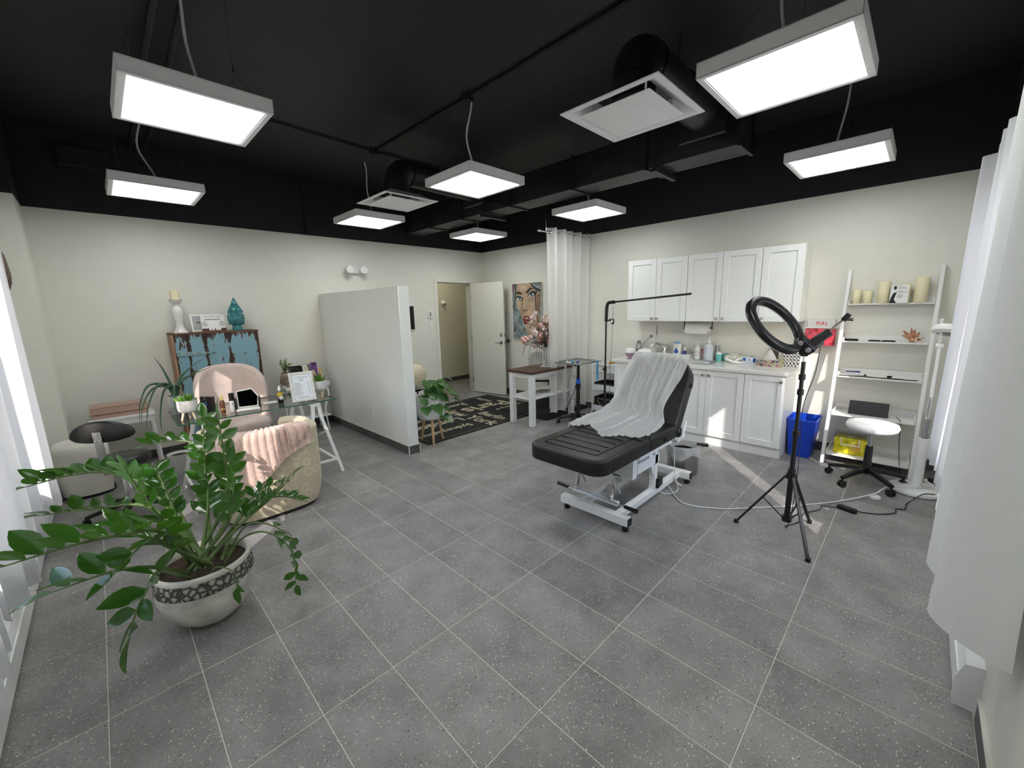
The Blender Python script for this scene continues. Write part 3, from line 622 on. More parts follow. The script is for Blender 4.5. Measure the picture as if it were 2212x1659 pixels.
bottle('spray_bottle', 'clear bottle with grey cap behind the round humidifier', (4.80, 0.60, Z), [(.035, 0), (.036, .01), (.036, .15), (.03, .165), (.018, .17)], CLEARP, [(.026, .17), (.028, .185), (.015, .205), (.0, .205)], GREYP, lab=[(.0365, .04), (.0365, .09)], labm=GREYP)
t = thing('wax_warmer', 'white rounded appliance with two round knobs beside the sink', 'appliance', (4.66, 0.425, Z + 0.0045), R(8))
cushion(rrect(-.07, .17, -.095, .095, .03), .10, .03, None, .008).build('housing', WPLAST, t, 60)
for y in (-.045, .045): MB().cyl((-.072, y, .055), (-.086, y, .058), .014, n=14).build('knob', BLK, t)
MB().box(-.04, .06, -.05, .05, .098, .112, .006).build('lid', WPLAST, t, 40)
t = thing('storage_box', 'low clear lidded container at the far left counter end', 'box', (4.70, 0.645, Z))
MB().box(-.06, .06, -.03, .03, 0, .03, .006).build('tub', CLEARP, t, 40); MB().box(-.063, .063, -.033, .033, .03, .036, .003).build('lid', WPLAST, t, 40); MB().ball((0, 0, .042), .008).build('lid_knob', WPLAST, t)
t = thing('lotion_bottle', 'tall white oval lotion bottle with blue cap and blue drop mark', 'bottle', (4.80, 0.065, Z))
cushion(rrect(-.028, .028, -.052, .052, .027), .19, .02).build('bottle_body', WPLAST, t, 60); MB().prism(rrect(-.02, .02, -.034, .034, .018), .19, .215).build('cap', LBLUE, t, 50)
dm = frame((-.0285, 0, .085), (0, -1, 0), (0, 0, 1))
MB().prism([(.026 * math.cos(R(a_)), .026 * math.sin(R(a_))) for a_ in range(150, 391, 20)] + [(0, .055)], 0, .0012, dm).build('drop_mark', BLUEP, t, 0)
bottle('glue_bottle', 'small navy blue bottle with white pointed cap', (4.79, -0.035, Z), [(.02, 0), (.023, .006), (.023, .085), (.012, .105)], DBLUE, [(.013, .105), (.011, .125), (.005, .15), (.0, .15)], WPLAST, 16, lab=[(.0235, .02), (.0235, .05)], labm=WPLAST)
bottle('pump_bottle', 'small clear pump bottle between the navy bottle and white pump bottle', (4.83, -0.135, Z), [(.028, 0), (.03, .008), (.03, .08), (.014, .095)], CLEARP, [(.014, .095), (.014, .11), (.005, .112), (.005, .13), (.01, .131), (.01, .138), (0, .138)], WPLAST, 16)
bottle('pump_bottle', 'white pump bottle with printed label and red cord beside it', (4.77, -0.20, Z + .012), [(.033, 0), (.036, .008), (.036, .12), (.03, .14), (.016, .15)], WPLAST, [(.016, .15), (.016, .168), (.006, .17), (.006, .2), (.012, .201), (.012, .209), (0, .209)], WPLAST, 20, spout=[(0, 0, .205), (-.02, .028, .205), (-.024, .034, .198)], lab=[(.0365, .03), (.0365, .11)], labm=mat('grey_label', (.68, .68, .68), .5, var=.12, scale=90))
tag(MB().tube(smoothpts([(0, 0, 0), (.01, -.02, .07), (.0, -.04, .13), (.0, -.055, .12), (-.003, -.06, .09)], 5), .004, 6).ball((-.003, -.06, .085), .009).build('red_cord', RED, None, 40, (4.80, -0.205, Z)), 'red cord loop behind the white pump bottle', 'cord')
bottle('lotion_jug', 'largest clear white-capped pump jug on the counter', (4.765, -0.335, Z), [(.05, 0), (.053, .01), (.053, .17), (.045, .195), (.02, .215)], mat('milky_plastic', (.70, .73, .76), .25), [(.02, .215), (.02, .24), (.007, .243), (.007, .275), (.01, .276), (.01, .283), (0, .283)], WPLAST, 24, spout=[(0, 0, .279), (.01, -.03, .30), (.01, -.036, .305)], lab=[(.0535, .03), (.0535, .165)], labm=mat('pale_blue_label', (.60, .66, .74), .5, var=.05, scale=60))
bottle('spray_bottle', 'slim clear spray bottle just right of the largest pump jug', (4.84, -0.405, Z), [(.022, 0), (.024, .006), (.024, .16), (.012, .18)], CLEARP, [(.013, .18), (.013, .20), (.006, .202), (.008, .23), (0, .23)], WPLAST, 16)
def cup(label, loc, cotton):
    t = thing('cup', label, 'cup', loc, 0, 'teal plastic cups'); MB().lathe([(.026, 0), (.036, .085), (.034, .085), (.025, .004), (0, .004)], 20).build('cup_wall', TEAL, t, 50)
    if cotton: MB().ball((0, 0, .085), (.033, .033, .026), 12, 8).ball((.01, .008, .1), (.016, .016, .016), 10, 6).build('cotton', WPLAST, t, 80)
cup('teal cup heaped with white cotton on the counter', (4.765, -0.455, Z), True); cup('empty teal cup behind the cotton-filled teal cup', (4.83, -0.505, Z), False)
t = thing('instrument_tray', 'shallow steel tray holding bottles by the bed head', 'tray', (4.52, -0.27, Z), R(4))
def shallow_tray(t, lx, ly, h, m, name='tray'):
    MB().box(-lx, lx, -ly, ly, 0, .003).box(-lx - .012, -lx, -ly - .012, ly + .012, 0, h, .002).box(lx, lx + .012, -ly - .012, ly + .012, 0, h, .002).box(-lx, lx, -ly - .012, -ly, 0, h, .002).box(-lx, lx, ly, ly + .012, 0, h, .002).build(name, m, t, 40)
shallow_tray(t, .13, .19, .02, STEEL, 'tray_pan')
tag(MB().box(-.09, .05, -.13, .09, 0, .003, .001).build('tray_liner', WPLAST, None, 0, (4.515, -0.29, Z + .0032)), 'white paper liner lying in the steel tray', 'paper')
t = thing('wipes_pack', 'crumpled beige soft pack of wipes left of the glove box', 'wipes pack', (4.80, -0.615, Z), R(0))
WIPES = mat('wipes_print', (.62, .61, .52), .4, var=.3, scale=40)
cushion(rrect(-.05, .05, -.10, .10, .02), .085, .035, None, .006).build('pack', WIPES, t, 70); MB().box(-.03, .03, -.045, .045, .0845, .097, .004).build('flip_lid', WPLAST, t, 40)
t = thing('skin_device', 'white handheld skin device lying before the wipes pack', 'device', (4.665, -0.655, Z))
MB().tube([(-.0, .09, .05), (-.0, .05, .03), (0, .0, .018), (0, -.05, .014), (0, -.085, .012)], [.012, .014, .017, .014, .01], 12).build('handle', WPLAST, t); MB().tube([(0, .0, .02), (.02, -.03, .045), (.03, -.07, .06)], [.014, .012, .01], 10).build('head', WPLAST, t); MB().ball((.0, -.002, .03), (.008, .01, .01)).build('button', BLK, t)
t = thing('glove_box', 'white glove box with blue hand print on the counter', 'box', (4.79, -0.80, Z))
MB().box(-.055, .055, -.085, .085, 0, .075, .001).build('carton', mat('carton_white', (.72, .76, .82), .5, var=.02), t, 0)
Mf = frame((-.0552, 0, 0), (0, -1, 0), (0, 0, 1))
MB().box(-.075, -.045, .03, .065, 0, .0008, 0, Mf).build('logo_patch', BLUEP, t, 0)
hp = MB()
for a_, l_ in ((60, .03), (80, .04), (98, .042), (116, .036), (160, .026)): hp.bar(Mf @ Vector((.045, .028, .0006)), Mf @ Vector((.045 + l_ * math.cos(R(a_)), .028 + l_ * math.sin(R(a_)), .0006)), .009, .001, up=Mf.to_3x3() @ Vector((0, 0, 1)))
hp.box(.032, .06, .012, .036, 0, .001, 0, Mf).build('hand_print', BLUEP, t, 0)
text_mb('Sofftys', .016, Mf @ Matrix.Translation((-.012, .045, 0)) @ Matrix.Rotation(R(90), 4, 'Z'), .0012).build('lettering', BLUEP, t, 0); MB().box(-.04, .04, -.02, .02, .0752, .076).build('opening', GREYP, t, 0)
# tissue box with a triangle pattern, tissue tuft
t = thing('tissue_box', 'tissue box with white-lined triangle pattern and a raised tissue', 'tissue box', (4.645, -1.01, Z), R(-4))
MB().box(-.058, .058, -.115, .115, 0, .078, .001).build('carton', mat('tissue_olive', (.36, .34, .18), .5, var=.3, scale=22), t, 0)
tc_ = [mat('tri_plum', (.10, .03, .045), .5), mat('tri_rose', (.35, .15, .14), .5), mat('tri_olive', (.42, .40, .20), .5), mat('tri_slate', (.10, .11, .14), .5)]
pl = MB(); edges_ = MB(); rr_ = random.Random(4); Mt = frame((-.0582, .115, 0), (0, -1, 0), (0, 0, 1)); cw, chh = .0383, .039
for i in range(6):
    for j in range(2):
        x0, x1, y0, y1 = i * cw, (i + 1) * cw, j * chh, (j + 1) * chh
        for tri in (((x0, y0), (x1, y0 + chh / 2), (x0, y1)), ((x1, y0), (x1, y0 + chh / 2), (x0, y0)), ((x1, y0 + chh / 2), (x1, y1), (x0, y1))):
            pl.cur = rr_.randrange(4); c_ = (sum(p[0] for p in tri) / 3, sum(p[1] for p in tri) / 3); pl.prism([(c_[0] + (p[0] - c_[0]) * .98, c_[1] + (p[1] - c_[1]) * .98) for p in tri], 0, .0006, Mt)
            for k in range(3):
                p, q = tri[k], tri[(k + 1) % 3]; edges_.bar(Mt @ Vector((p[0], p[1], .0008)), Mt @ Vector((q[0], q[1], .0008)), .0028, .0008, up=Mt.to_3x3() @ Vector((0, 0, 1)))
pl.build('triangle_print', tc_, t, 0)['kind'] = 'stuff'; edges_.build('white_lines', WPLAST, t, 0)['kind'] = 'stuff'
TISSUE = cloth_mat('tissue_paper', (.86, .85, .84), .05, .4)
MB().grid(lambda u, v: ((.075 * (1 - v) + .006) * math.cos(6.283 * u) * .5 + .012 * v * math.sin(9 * u), (.085 * (1 - v) ** .8 + .006) * math.sin(6.283 * u) * .75, .077 + .10 * v + .01 * math.sin(12 * u) * v), 28, 8, True).build('tissue', TISSUE, t, 80)
t = thing('plastic_basket', 'white slotted plastic basket at the right end of the counter', 'basket', (4.80, -1.165, Z))
b = MB(); bw, bd_, bh = .10, .06, .165
for s in (-1, 1):
    b.box(*sorted((s * bd_, s * (bd_ - .003))), -bw, bw, 0, .02).box(*sorted((s * bd_, s * (bd_ - .003))), -bw, bw, bh - .02, bh); b.box(-bd_, bd_, *sorted((s * bw, s * (bw - .003))), 0, bh)
    for k in range(7): b.box(*sorted((s * bd_, s * (bd_ - .003))), -bw + k * .0325 - .005, -bw + k * .0325 + .005, 0, bh)
    for z in (.055, .09, .125): b.box(*sorted((s * bd_, s * (bd_ - .003))), -bw, bw, z - .006, z + .006)
b.box(-bd_, bd_, -bw, bw, 0, .003).build('basket_frame', WPLAST, t, 0)
tag(MB().box(-.012, .012, -.045, .045, 0, .19, .002).build('carton', BRN, None, 0, (4.85, -1.02, Z)), 'small brown box behind the tissue box near the ring light', 'box')
# under the wall cabinets
t = thing('paper_towel_roll', 'white paper towel roll mounted under the wall cabinets', 'paper towel', (4.77, -0.19, 1.29))
MB().lathe([(.02, -.14), (.055, -.14), (.055, .14), (.02, .14)], 26, M=Matrix.Rotation(R(90), 4, 'X')).build('roll', mat('paper_towel', (.80, .79, .77), .9, var=.03, bump=.2), t, 50)
MB().cyl((0, -.165, 0), (0, .165, 0), .008).box(-.012, .012, -.168, -.162, -.02, .084).box(-.012, .012, .162, .168, -.02, .084).build('holder', BLK, t, 40)
MB().grid(lambda u, v: (-.054 - .004 * v, (u - .5) * .28, -.01 - .06 * v), 6, 4).build('loose_sheet', MATS['paper_towel'], t, 60)
t = thing('wall_outlet', 'white wall outlet with plug above the counter left end', 'outlet', (XR, 0.455, 1.14)); MB().box(-.006, 0, -.036, .036, -.058, .058, .002).build('plate', WPLAST, t, 0); MB().box(-.03, -.006, -.018, .018, .005, .04, .004).build('plug', GREYP, t, 40)
MB().tube(smoothpts([(-.03, .0, .02), (-.05, .02, -.01), (-.07, .06, -.06), (-.08, .1, -.12)], 4), .004, 6).build('plug_cord', GREYP, t)
t = thing('scissors', 'scissors with white handles hung on the wall above the outlet', 'scissors', (XR - .006, 0.385, 1.28))
MB().bar((0, 0, .03), (0, .004, -.10), .012, .003).bar((-.002, 0, .03), (-.002, -.006, -.10), .012, .003).build('blades', STEEL, t, 0)
for s in (-1, 1): MB().tube([(-.002, s * .016 + .016 * math.cos(R(k * 30)), -.125 + .026 * math.sin(R(k * 30))) for k in range(12)], .004, 6, True).build('handle_ring', WPLAST, t)
t = thing('wall_hook', 'white branching hook rail on the wall above the sink', 'hook', (XR, 0.46, 1.30)); MB().box(-.008, 0, -.012, .012, -.05, .055, .003).build('plate', WPLAST, t, 0)
for z, s in ((.02, 1), (-.035, 1), (.0, -1)): MB().cyl((-.006, 0, z), (-.03, s * .07, z + .015), .005, n=8).build('peg', WPLAST, t)
# red wall container
t = thing('sharps_container', 'red wall container with white lid reading FULL', 'container', (4.815, -1.405, 1.13))
REDT = mat('red_translucent', (.62, .055, .085), .18, var=.55, scale=26, spec=.6)
MB().box(-.055, .06, -.125, .125, 0, .175, .012, seg=2).build('tub', REDT, t, 40); MB().box(-.062, .062, -.13, .13, .175, .188, .003).build('rim', WPLAST, t, 0); MB().box(-.05, .06, -.115, .115, .188, .262, .006).build('lid', mat('lid_grey', (.66, .66, .64), .4), t, 0)
text_mb('FULL', .046, frame((-.0505, -.01, .226), (0, -1, 0), (0, 0, 1)), .0014, bold=True).build('lettering', RED, t, 0)
bz = MB(); Mb = frame((-.0556, -.04, .12), (0, -1, 0), (0, 0, 1))
for k in range(3): bz.tube([Mb @ Vector((.010 * math.cos(R(90 + 120 * k)) + .009 * math.cos(R(a_)), .010 * math.sin(R(90 + 120 * k)) + .009 * math.sin(R(a_)), 0)) for a_ in range(0, 360, 30)], .0022, 5, True)
bz.build('hazard_mark', BLK, t)
# blue bin
t = thing('waste_bin', 'blue open plastic waste bin beside the base cabinets', 'bin', (4.63, -1.375, 0), R(0))
BLUEB = mat('blue_plastic', (.008, .06, .55), .3, var=.06); out0, out1 = rrect(-.13, .13, -.095, .095, .03), rrect(-.165, .165, -.125, .125, .03)
b = MB(); n = len(out0); rings = [(out0, 0.0), (out1, .385), (inset(out1, -.008), .385), (inset(out1, -.008), .40), (inset(out1, .003), .40), (inset(out0, .004), .006)]
b.add([(p[0], p[1], z) for rg, z in rings for p in rg], [tuple(range(n - 1, -1, -1))] + [(i * n + k, i * n + (k + 1) % n, (i + 1) * n + (k + 1) % n, (i + 1) * n + k) for i in range(5) for k in range(n)] + [tuple(5 * n + k for k in range(n))])
b.build('bin_shell', BLUEB, t, 40)
# ------------------------------------------------------------------ ladder shelf (leans on the right wall)
lad = thing('ladder_shelf', 'white leaning ladder shelf with five shelves against the right wall', 'shelf', (4.46, -1.895, 0))
for s in (-1, 1): MB().bar((0.01, s * .315, 0), (0.40, s * .315, 1.87), .05, .028, up=(0, 1, 0), bev=.002).build('rail', WHITE, lad, 0)
SH = [1.545, 1.19, .855, .485, .10]
for z in SH:
    xf = 0.01 + .39 * z / 1.87 - .01
    b = MB().box(xf, .405, -.297, .297, z - .012, z, .001).box(.393, .405, -.297, .297, z, z + .055).box(xf, .405, .285, .297, z, z + .035).box(xf, .405, -.297, -.285, z, z + .035)
    b.build('shelf', WHITE, lad, 0)
def on_shelf(i, dx, y): return (4.46 + .01 + .39 * SH[i] / 1.87 + dx, y, SH[i])
cd = [(-1.652, .034, .135, 'ivory pillar candle, leftmost on the ladder shelf top'), (-1.735, .034, .115, 'shortest ivory pillar candle, second from left on the ladder shelf'), (-1.845, .043, .20, 'tall ivory pillar candle left of the booklet on the ladder shelf'), (-1.995, .033, .165, 'ivory pillar candle tucked behind the booklet'), (-2.095, .047, .22, 'tallest ivory pillar candle at the right end of the ladder shelf')]
for y, r_, h_, lb in cd:
    t = thing('pillar_candle', lb, 'candle', (4.815, y, SH[0] + .0005), 0, 'pillar candles on the ladder shelf')
    MB().lathe([(r_ - .003, 0), (r_, .003), (r_, h_ - .004), (r_ - .004, h_), (r_ * .8, h_ - .004), (0, h_ - .006)], 22).build('wax', CANDLE, t, 50); MB().cyl((0, 0, h_ - .006), (.001, 0, h_ + .006), .0012, n=5).build('wick', BLK, t)
t = thing('booklet', 'white booklet with black printed figure standing between the candles', 'booklet', (4.768, -1.955, SH[0] + .001), R(-3)); MB().box(0, .004, -.062, .062, 0, .155).build('cover', WPLAST, t, 0)
Mk = frame((-.0006, .062, 0), (0, -1, 0), (0, 0, 1)); MB().prism([(0, 0), (.05, 0), (.03, .03), (.045, .1), (.02, .085), (.01, .05)], 0, .0008, Mk).prism([(.022, .12), (.04, .12), (.04, .15), (.022, .15)], 0, .0008, Mk).build('figure_print', BLK, t, 0)
b = MB()
for k, (x0, x1, z) in enumerate(((.05, .10, .14), (.05, .105, .13), (.055, .08, .105), (.055, .115, .095), (.05, .085, .07), (.05, .08, .06), (.05, .085, .05))): b.box(x0, x1, z - .002, z + .002, 0, .0008, 0, Mk)
b.build('text_lines', GREYP, t, 0)
for (y, l_, w_, lb, i, cat) in ((-1.66, .11, .05, 'black folded pouch on the second ladder shelf left end', 1, 'pouch'), (-1.83, .09, .03, 'thin black case in the middle of the second ladder shelf', 1, 'case'), (-1.93, .10, .025, 'thin black case nearest the golden ornament', 1, 'case')):
    t = thing(cat, lb, cat, on_shelf(i, .05, y), R(6 if cat == 'pouch' else -4)); MB().box(-w_ / 2, w_ / 2, -l_ / 2, l_ / 2, 0, .010, .003).build('cover', BLKM, t, 0); MB().box(-w_ / 2 + .004, w_ / 2 - .004, -l_ / 2 + .006, l_ / 2 - .006, .0102, .019 if cat == 'pouch' else .014, .002).build('flap', BLKM, t, 0)
GOLD = mat('gold_pink_glass', (.62, .33, .20), .15, .5, var=.4, scale=14)
t = thing('leaf_ornament', 'golden pink spiky leaf ornament on the second ladder shelf', 'ornament', on_shelf(1, .06, -2.095)); rr_ = random.Random(8)
for k in range(11):
    a_ = R(rr_.uniform(15, 165)); l_ = rr_.uniform(.06, .13); d_ = Vector((rr_.uniform(-.3, .3), math.cos(a_), abs(math.sin(a_)) * .9 + .1)).normalized(); s_ = d_.cross(Vector((1, 0, 0))).normalized()
    c0 = Vector((0, 0, .022)); MB().add([c0, c0 + d_ * l_ * .45 + s_ * .016, c0 + d_ * l_, c0 + d_ * l_ * .45 - s_ * .016, c0 + d_ * l_ * .5 + Vector((.01, 0, 0))], [(0, 1, 4), (1, 2, 4), (2, 3, 4), (3, 0, 4), (0, 3, 2, 1)]); mb_ = MB(); mb_.add([c0, c0 + d_ * l_ * .45 + s_ * .016, c0 + d_ * l_, c0 + d_ * l_ * .45 - s_ * .016, c0 + d_ * l_ * .5 + Vector((-.012, 0, 0))], [(0, 1, 4), (1, 2, 4), (2, 3, 4), (3, 0, 4), (0, 3, 2, 1)]); mb_.build('petal', GOLD, t, 20)
MB().ball((0, .005, .022), (.022, .03, .022)).build('centre', GOLD, t); MB().tube([(-.02, -.035 + .022 * math.cos(R(k * 30)), .024 + .022 * math.sin(R(k * 30))) for k in range(12)], .006, 6, True).build('ring', mat('pink_glass', (.75, .6, .55), .15), t)
PAPER = mat('paper', (.80, .80, .78), .8, var=.03)
for k, (y, l_, rz_, lb) in enumerate(((-1.70, .21, 5, 'white paper sheets spread on the third ladder shelf left half'), (-1.89, .20, -3, 'white curling paper sheets near the third ladder shelf centre'), (-2.06, .21, 4, 'white paper sheets at the third ladder shelf right end'))):
    t = thing('paper_stack', lb, 'paper', on_shelf(2, .10, y), R(rz_), 'papers on the third ladder shelf')
    MB().box(-.085, .07, -l_ / 2 + .01, l_ / 2 - .01, 0, .008).build('folder', BLKM, t, 0)
    MB().grid(lambda u, v: ((u - .5) * .17 - .015, (v - .5) * l_, .0095 + .012 * max(0, .25 - u) * (1 + math.sin(v * 8 + k))), 8, 12).build('top_sheet', PAPER, t, 80); MB().box(-.09, .07, -l_ / 2, l_ / 2, .0082, .0092).build('sheet', PAPER, t, 0)
tag(MB().cyl((0, -.06, 0), (0, .04, .0), .006, n=10).cyl((0, .04, 0), (0, .06, 0), .006, .001, n=10).bar((0, -.055, .007), (0, -.015, .007), .003, .003).build('pen', mat('dark_blue_plastic', (.02, .015, .20), .3), None, 40, (4.76, -1.70, SH[2] + .034)), 'dark blue pen lying on the papers of the ladder shelf', 'pen')
t = thing('laptop', 'black closed notebook computer leaning on the fourth ladder shelf', 'laptop', (4.66, -1.86, SH[3] + .002), R(0)); Ml = frame((0, 0, 0), (0, -1, 0), (.35, 0, .94))
MB().box(-.145, .145, 0, .135, 0, .014, .004, Ml).build('lid', BLK, t, 40); MB().box(-.06, .02, -.0, .025, -.003, 0, .0, Ml).build('label_strip', WPLAST, t, 0)
YEL = mat('yellow_translucent', (.72, .62, .02), .2, var=.4, scale=24); 
t = thing('sharps_box', 'yellow translucent container with warning label on the lowest ladder shelf', 'container', (4.66, -1.77, SH[4] + .0005))
MB().box(-.10, .10, -.125, .125, 0, .165, .012, seg=2).build('tub', YEL, t, 40); MB().box(-.105, .105, -.13, .13, .165, .182, .004).build('lid', CLEARP, t, 40)
MB().tube([(-.108, -.07, .16), (-.125, -.07, .10), (-.125, .07, .10), (-.108, .07, .16)], .007, 8).build('carry_handle', WPLAST, t)
MB().box(-.1015, -.1003, -.10, -.005, .045, .135).build('warning_label', mat('label_yellow', (.85, .78, .10), .5), t, 0); bz = MB()
Mb = frame((-.102, -.05, .11), (0, -1, 0), (0, 0, 1))
for k in range(3): bz.tube([Mb @ Vector((.007 * math.cos(R(90 + 120 * k)) + .007 * math.cos(R(a_)), .007 * math.sin(R(90 + 120 * k)) + .007 * math.sin(R(a_)), 0)) for a_ in range(0, 360, 30)], .0016, 5, True)
for k in range(4): bz.box(-.04, .035, -.03 - .012 * k, -.027 - .012 * k, 0, .0008, 0, Mb)
bz.build('hazard_print', RED, t)
# ------------------------------------------------------------------ white round stool on castors
def star_base(t, n, rad, h0, m, ph, castor_m, cz=.028):
    for k in range(n):
        a_ = ph + 2 * math.pi * k / n; d = Vector((math.cos(a_), math.sin(a_), 0))
        b = MB(); secs = [(.02, h0 + .01, .05, .035), (.5 * rad, h0 - .008, .042, .03), (rad, h0 - .035, .034, .022)]
        s_ = Vector((-d.y, d.x, 0)); vs = []
        for (q, z, w, hh) in secs: vs += [d * q + s_ * w / 2 + Vector((0, 0, z - hh / 2)), d * q - s_ * w / 2 + Vector((0, 0, z - hh / 2)), d * q - s_ * w * .35 + Vector((0, 0, z + hh / 2)), d * q + s_ * w * .35 + Vector((0, 0, z + hh / 2))]
        fs = [(0, 1, 2, 3), (11, 10, 9, 8)] + [(i * 4 + j, i * 4 + (j + 1) % 4, i * 4 + 4 + (j + 1) % 4, i * 4 + 4 + j)[::-1] for i in range(2) for j in range(4)]; b.add(vs, fs)
        leg = b.build('base_leg', m, t, 40); p = d * (rad - .005)
        w = MB()
        for o_ in (-.013, .013): w.cyl(p + s_ * (o_ - .008) + Vector((0, 0, cz)), p + s_ * (o_ + .008) + Vector((0, 0, cz)), cz, n=14)
        w.cyl(p + Vector((0, 0, cz)), p + Vector((0, 0, h0 - .03)), .008, n=8); w.build('castor', castor_m, leg, 40)
t = thing('stool', 'round white fabric-covered stool on black castors before the ladder shelf', 'stool', (4.14, -1.93, 0))
star_base(t, 5, .27, .12, BLK, R(150), BLK)
MB().cyl((0, 0, .09), (0, 0, .34), .032, .026, n=18).build('column_sleeve', BLK, t); MB().cyl((0, 0, .34), (0, 0, .475), .017, n=16).build('gas_lift', STEEL, t)
SEATW = mat('stool_cover', (.80, .79, .81), .8, var=.05, bump=.25, bscale=26)
MB().lathe([(.02, .0), (.15, .002), (.172, .02), (.178, .045), (.168, .068), (.12, .078), (0, .08)], 36, (0, 0, .475)).build('seat', SEATW, t, 60)
MB().cyl((0, 0, .462), (0, 0, .478), .06).tube([(0, 0, .468), (.08, -.05, .462), (.13, -.085, .445)], .005, 8).build('lever', BLK, t)
# ------------------------------------------------------------------ magnifier lamp behind the curtain edge
t = thing('magnifier_lamp', 'white magnifier lamp on a floor stand in the right corner', 'lamp', (4.20, -2.25, 0))
MB().lathe([(0, 0), (.165, 0), (.175, .012), (.17, .03), (.05, .045), (.03, .05), (0, .05)], 30).build('foot', WPLAST, t, 50)
MB().cyl((0, 0, .045), (0, 0, .46), .034, n=18).build('lower_column', WPLAST, t); MB().cyl((0, 0, .46), (0, 0, .62), .02, n=16).build('upper_column', GREYP, t); MB().cyl((0, 0, .62), (0, 0, .80), .012).build('pin', CHROME, t)
MB().box(-.012, .012, -.03, .012, .5, .54, .004).build('clamp', CHROME, t, 40)
MB().bar((0, 0, .80), (.03, .0, 1.22), .022, .03, up=(1, 0, 0), bev=.004).build('lower_arm', WPLAST, t, 0)
MB().bar((.03, 0, 1.20), (.02, .01, 1.42), .02, .028, up=(1, 0, 0), bev=.004).build('upper_arm', WPLAST, t, 0); MB().cyl((.03, -.022, 1.21), (.03, .022, 1.21), .022, n=14).build('elbow', WPLAST, t)
Mh = frame((.03, -.035, 1.36), (0, 1, .1), (1, 0, -.35))
MB().lathe([(.062, 0), (.085, .0), (.1, .02), (.095, .045), (.06, .06), (.062, .045)], 28, M=Mh, cap=False).build('lamp_head', WPLAST, t, 50); MB().lathe([(0, .01), (.062, .012), (.062, .018), (0, .024)], 24, M=Mh).build('lens', mat('green_lens', (.10, .19, .15), .08), t, 50)
# ------------------------------------------------------------------ floor cords, power strip, adapter
t = thing('power_strip', 'white power strip on the floor by the magnifier lamp foot', 'power strip', (4.36, -2.36, 0), R(20)); MB().box(-.13, .13, -.022, .022, 0, .035, .006).build('housing', WPLAST, t, 40)
for k in range(4): MB().box(-.10 + k * .055, -.07 + k * .055, -.012, .012, .0352, .0365).build('socket', GREYP, t, 0)
MB().box(.035, .075, -.018, .018, .037, .075, .005).build('plug', BLK, t, 40)
tag(MB().tube(smoothpts([(2.90, -.66, .09), (2.90, -.72, .02), (2.70, -.93, .006), (2.79, -1.164, .006), (2.908, -1.294, .006), (3.186, -1.544, .006), (3.514, -1.80, .006), (3.819, -2.008, .03), (3.92, -2.05, .045), (4.0, -2.09, .056), (4.10, -2.235, .06), (4.24, -2.33, .045)], 6), .0055, 8).build('extension_cord', CORD, None), 'white cord snaking over the floor from the bed to the power strip', 'cord')
t = thing('cord_winder', 'white bundled cord winder on the floor by the stool', 'cord winder', (3.80, -2.02, 0)); MB().lathe([(0, 0), (.035, 0), (.04, .01), (.03, .024), (0, .026)], 18).build('spool', CORD, t, 50); MB().tube([(.034 * math.cos(R(k * 30)), .034 * math.sin(R(k * 30)), .018 + .004 * (k % 2)) for k in range(12)], .006, 6, True).build('coil', CORD, t)
NAVY = mat('navy_cable', (.012, .014, .03), .5)
t = thing('power_adapter', 'black power adapter brick on the floor right of the tripod', 'adapter', (3.415, -1.885, 0), R(-105)); MB().box(-.06, .06, -.022, .022, 0, .03, .004).build('brick', BLK, t, 40)
tag(MB().tube(smoothpts([(2.84, -1.6, .004), (2.98, -1.66, .004), (3.15, -1.66, .004), (3.22, -1.70, .004), (3.30, -1.735, .004), (3.378, -1.74, .004), (3.398, -1.826, .012)], 5), .003, 6).build('thin_cable', NAVY, None), 'thin black cable from the tripod to the adapter brick', 'cable')
tag(MB().tube(smoothpts([(3.432, -1.946, .012), (3.45, -1.98, .005), (3.497, -2.069, .005), (3.60, -2.15, .005), (3.68, -2.15, .005), (3.72, -2.20, .005), (3.838, -2.206, .005), (3.92, -2.24, .022), (4.03, -2.30, .05), (4.18, -2.40, .02), (4.25, -2.405, .03)], 6), .004, 6).build('power_cable', NAVY, None), 'navy cable curling from the adapter brick to the power strip', 'cable')
# ------------------------------------------------------------------ ring light on tripod
t = thing('ring_light', 'black ring light tilted on a floor tripod in front of the cabinets', 'ring light', (2.75, -1.62, 0)); o_ = Vector((2.75, -1.62, 0))
hub = Vector((0, 0, .42)); low = Vector((0, 0, .11))
for f_ in ((2.676, -1.33), (2.467, -1.797), (3.012, -1.716)):
    p = Vector((f_[0], f_[1], .012)) - o_; d = Vector((p.x, p.y, 0)).normalized(); a_ = hub + d * .03
    lg_ = MB().bar(a_, p, .02, .012, up=d, bev=.002).build('tripod_leg', BLK, t, 40); MB().box(-.014, .014, -.014, .014, -.012, .014, .004, Matrix.Translation(p)).build('rubber_foot', BLK, lg_, 40)
    MB().bar(low + d * .025, a_.lerp(p, .45), .012, .005, up=d).build('brace', BLK, lg_, 0)
MB().cyl((0, 0, .10), (0, 0, .45), .017, n=14).build('lower_tube', BLK, t); MB().cyl((0, 0, .45), (0, 0, .72), .0145, n=14).build('middle_tube', BLK, t); MB().cyl((0, 0, .72), (0, 0, 1.2), .012, n=14).build('upper_tube', BLK, t); MB().cyl((0, 0, 1.2), (0, 0, 1.245), .006, n=10).build('stud', CHROME, t)
for z, r_ in ((.42, .03), (.11, .03), (.45, .023), (.72, .021), (1.0, .019), (1.10, .019)):
    MB().cyl((0, 0, z - .018), (0, 0, z + .018), r_, n=14).box(r_ - .004, r_ + .016, -.006, .006, z - .012, z + .012, .002).build('collar', BLK, t, 40)
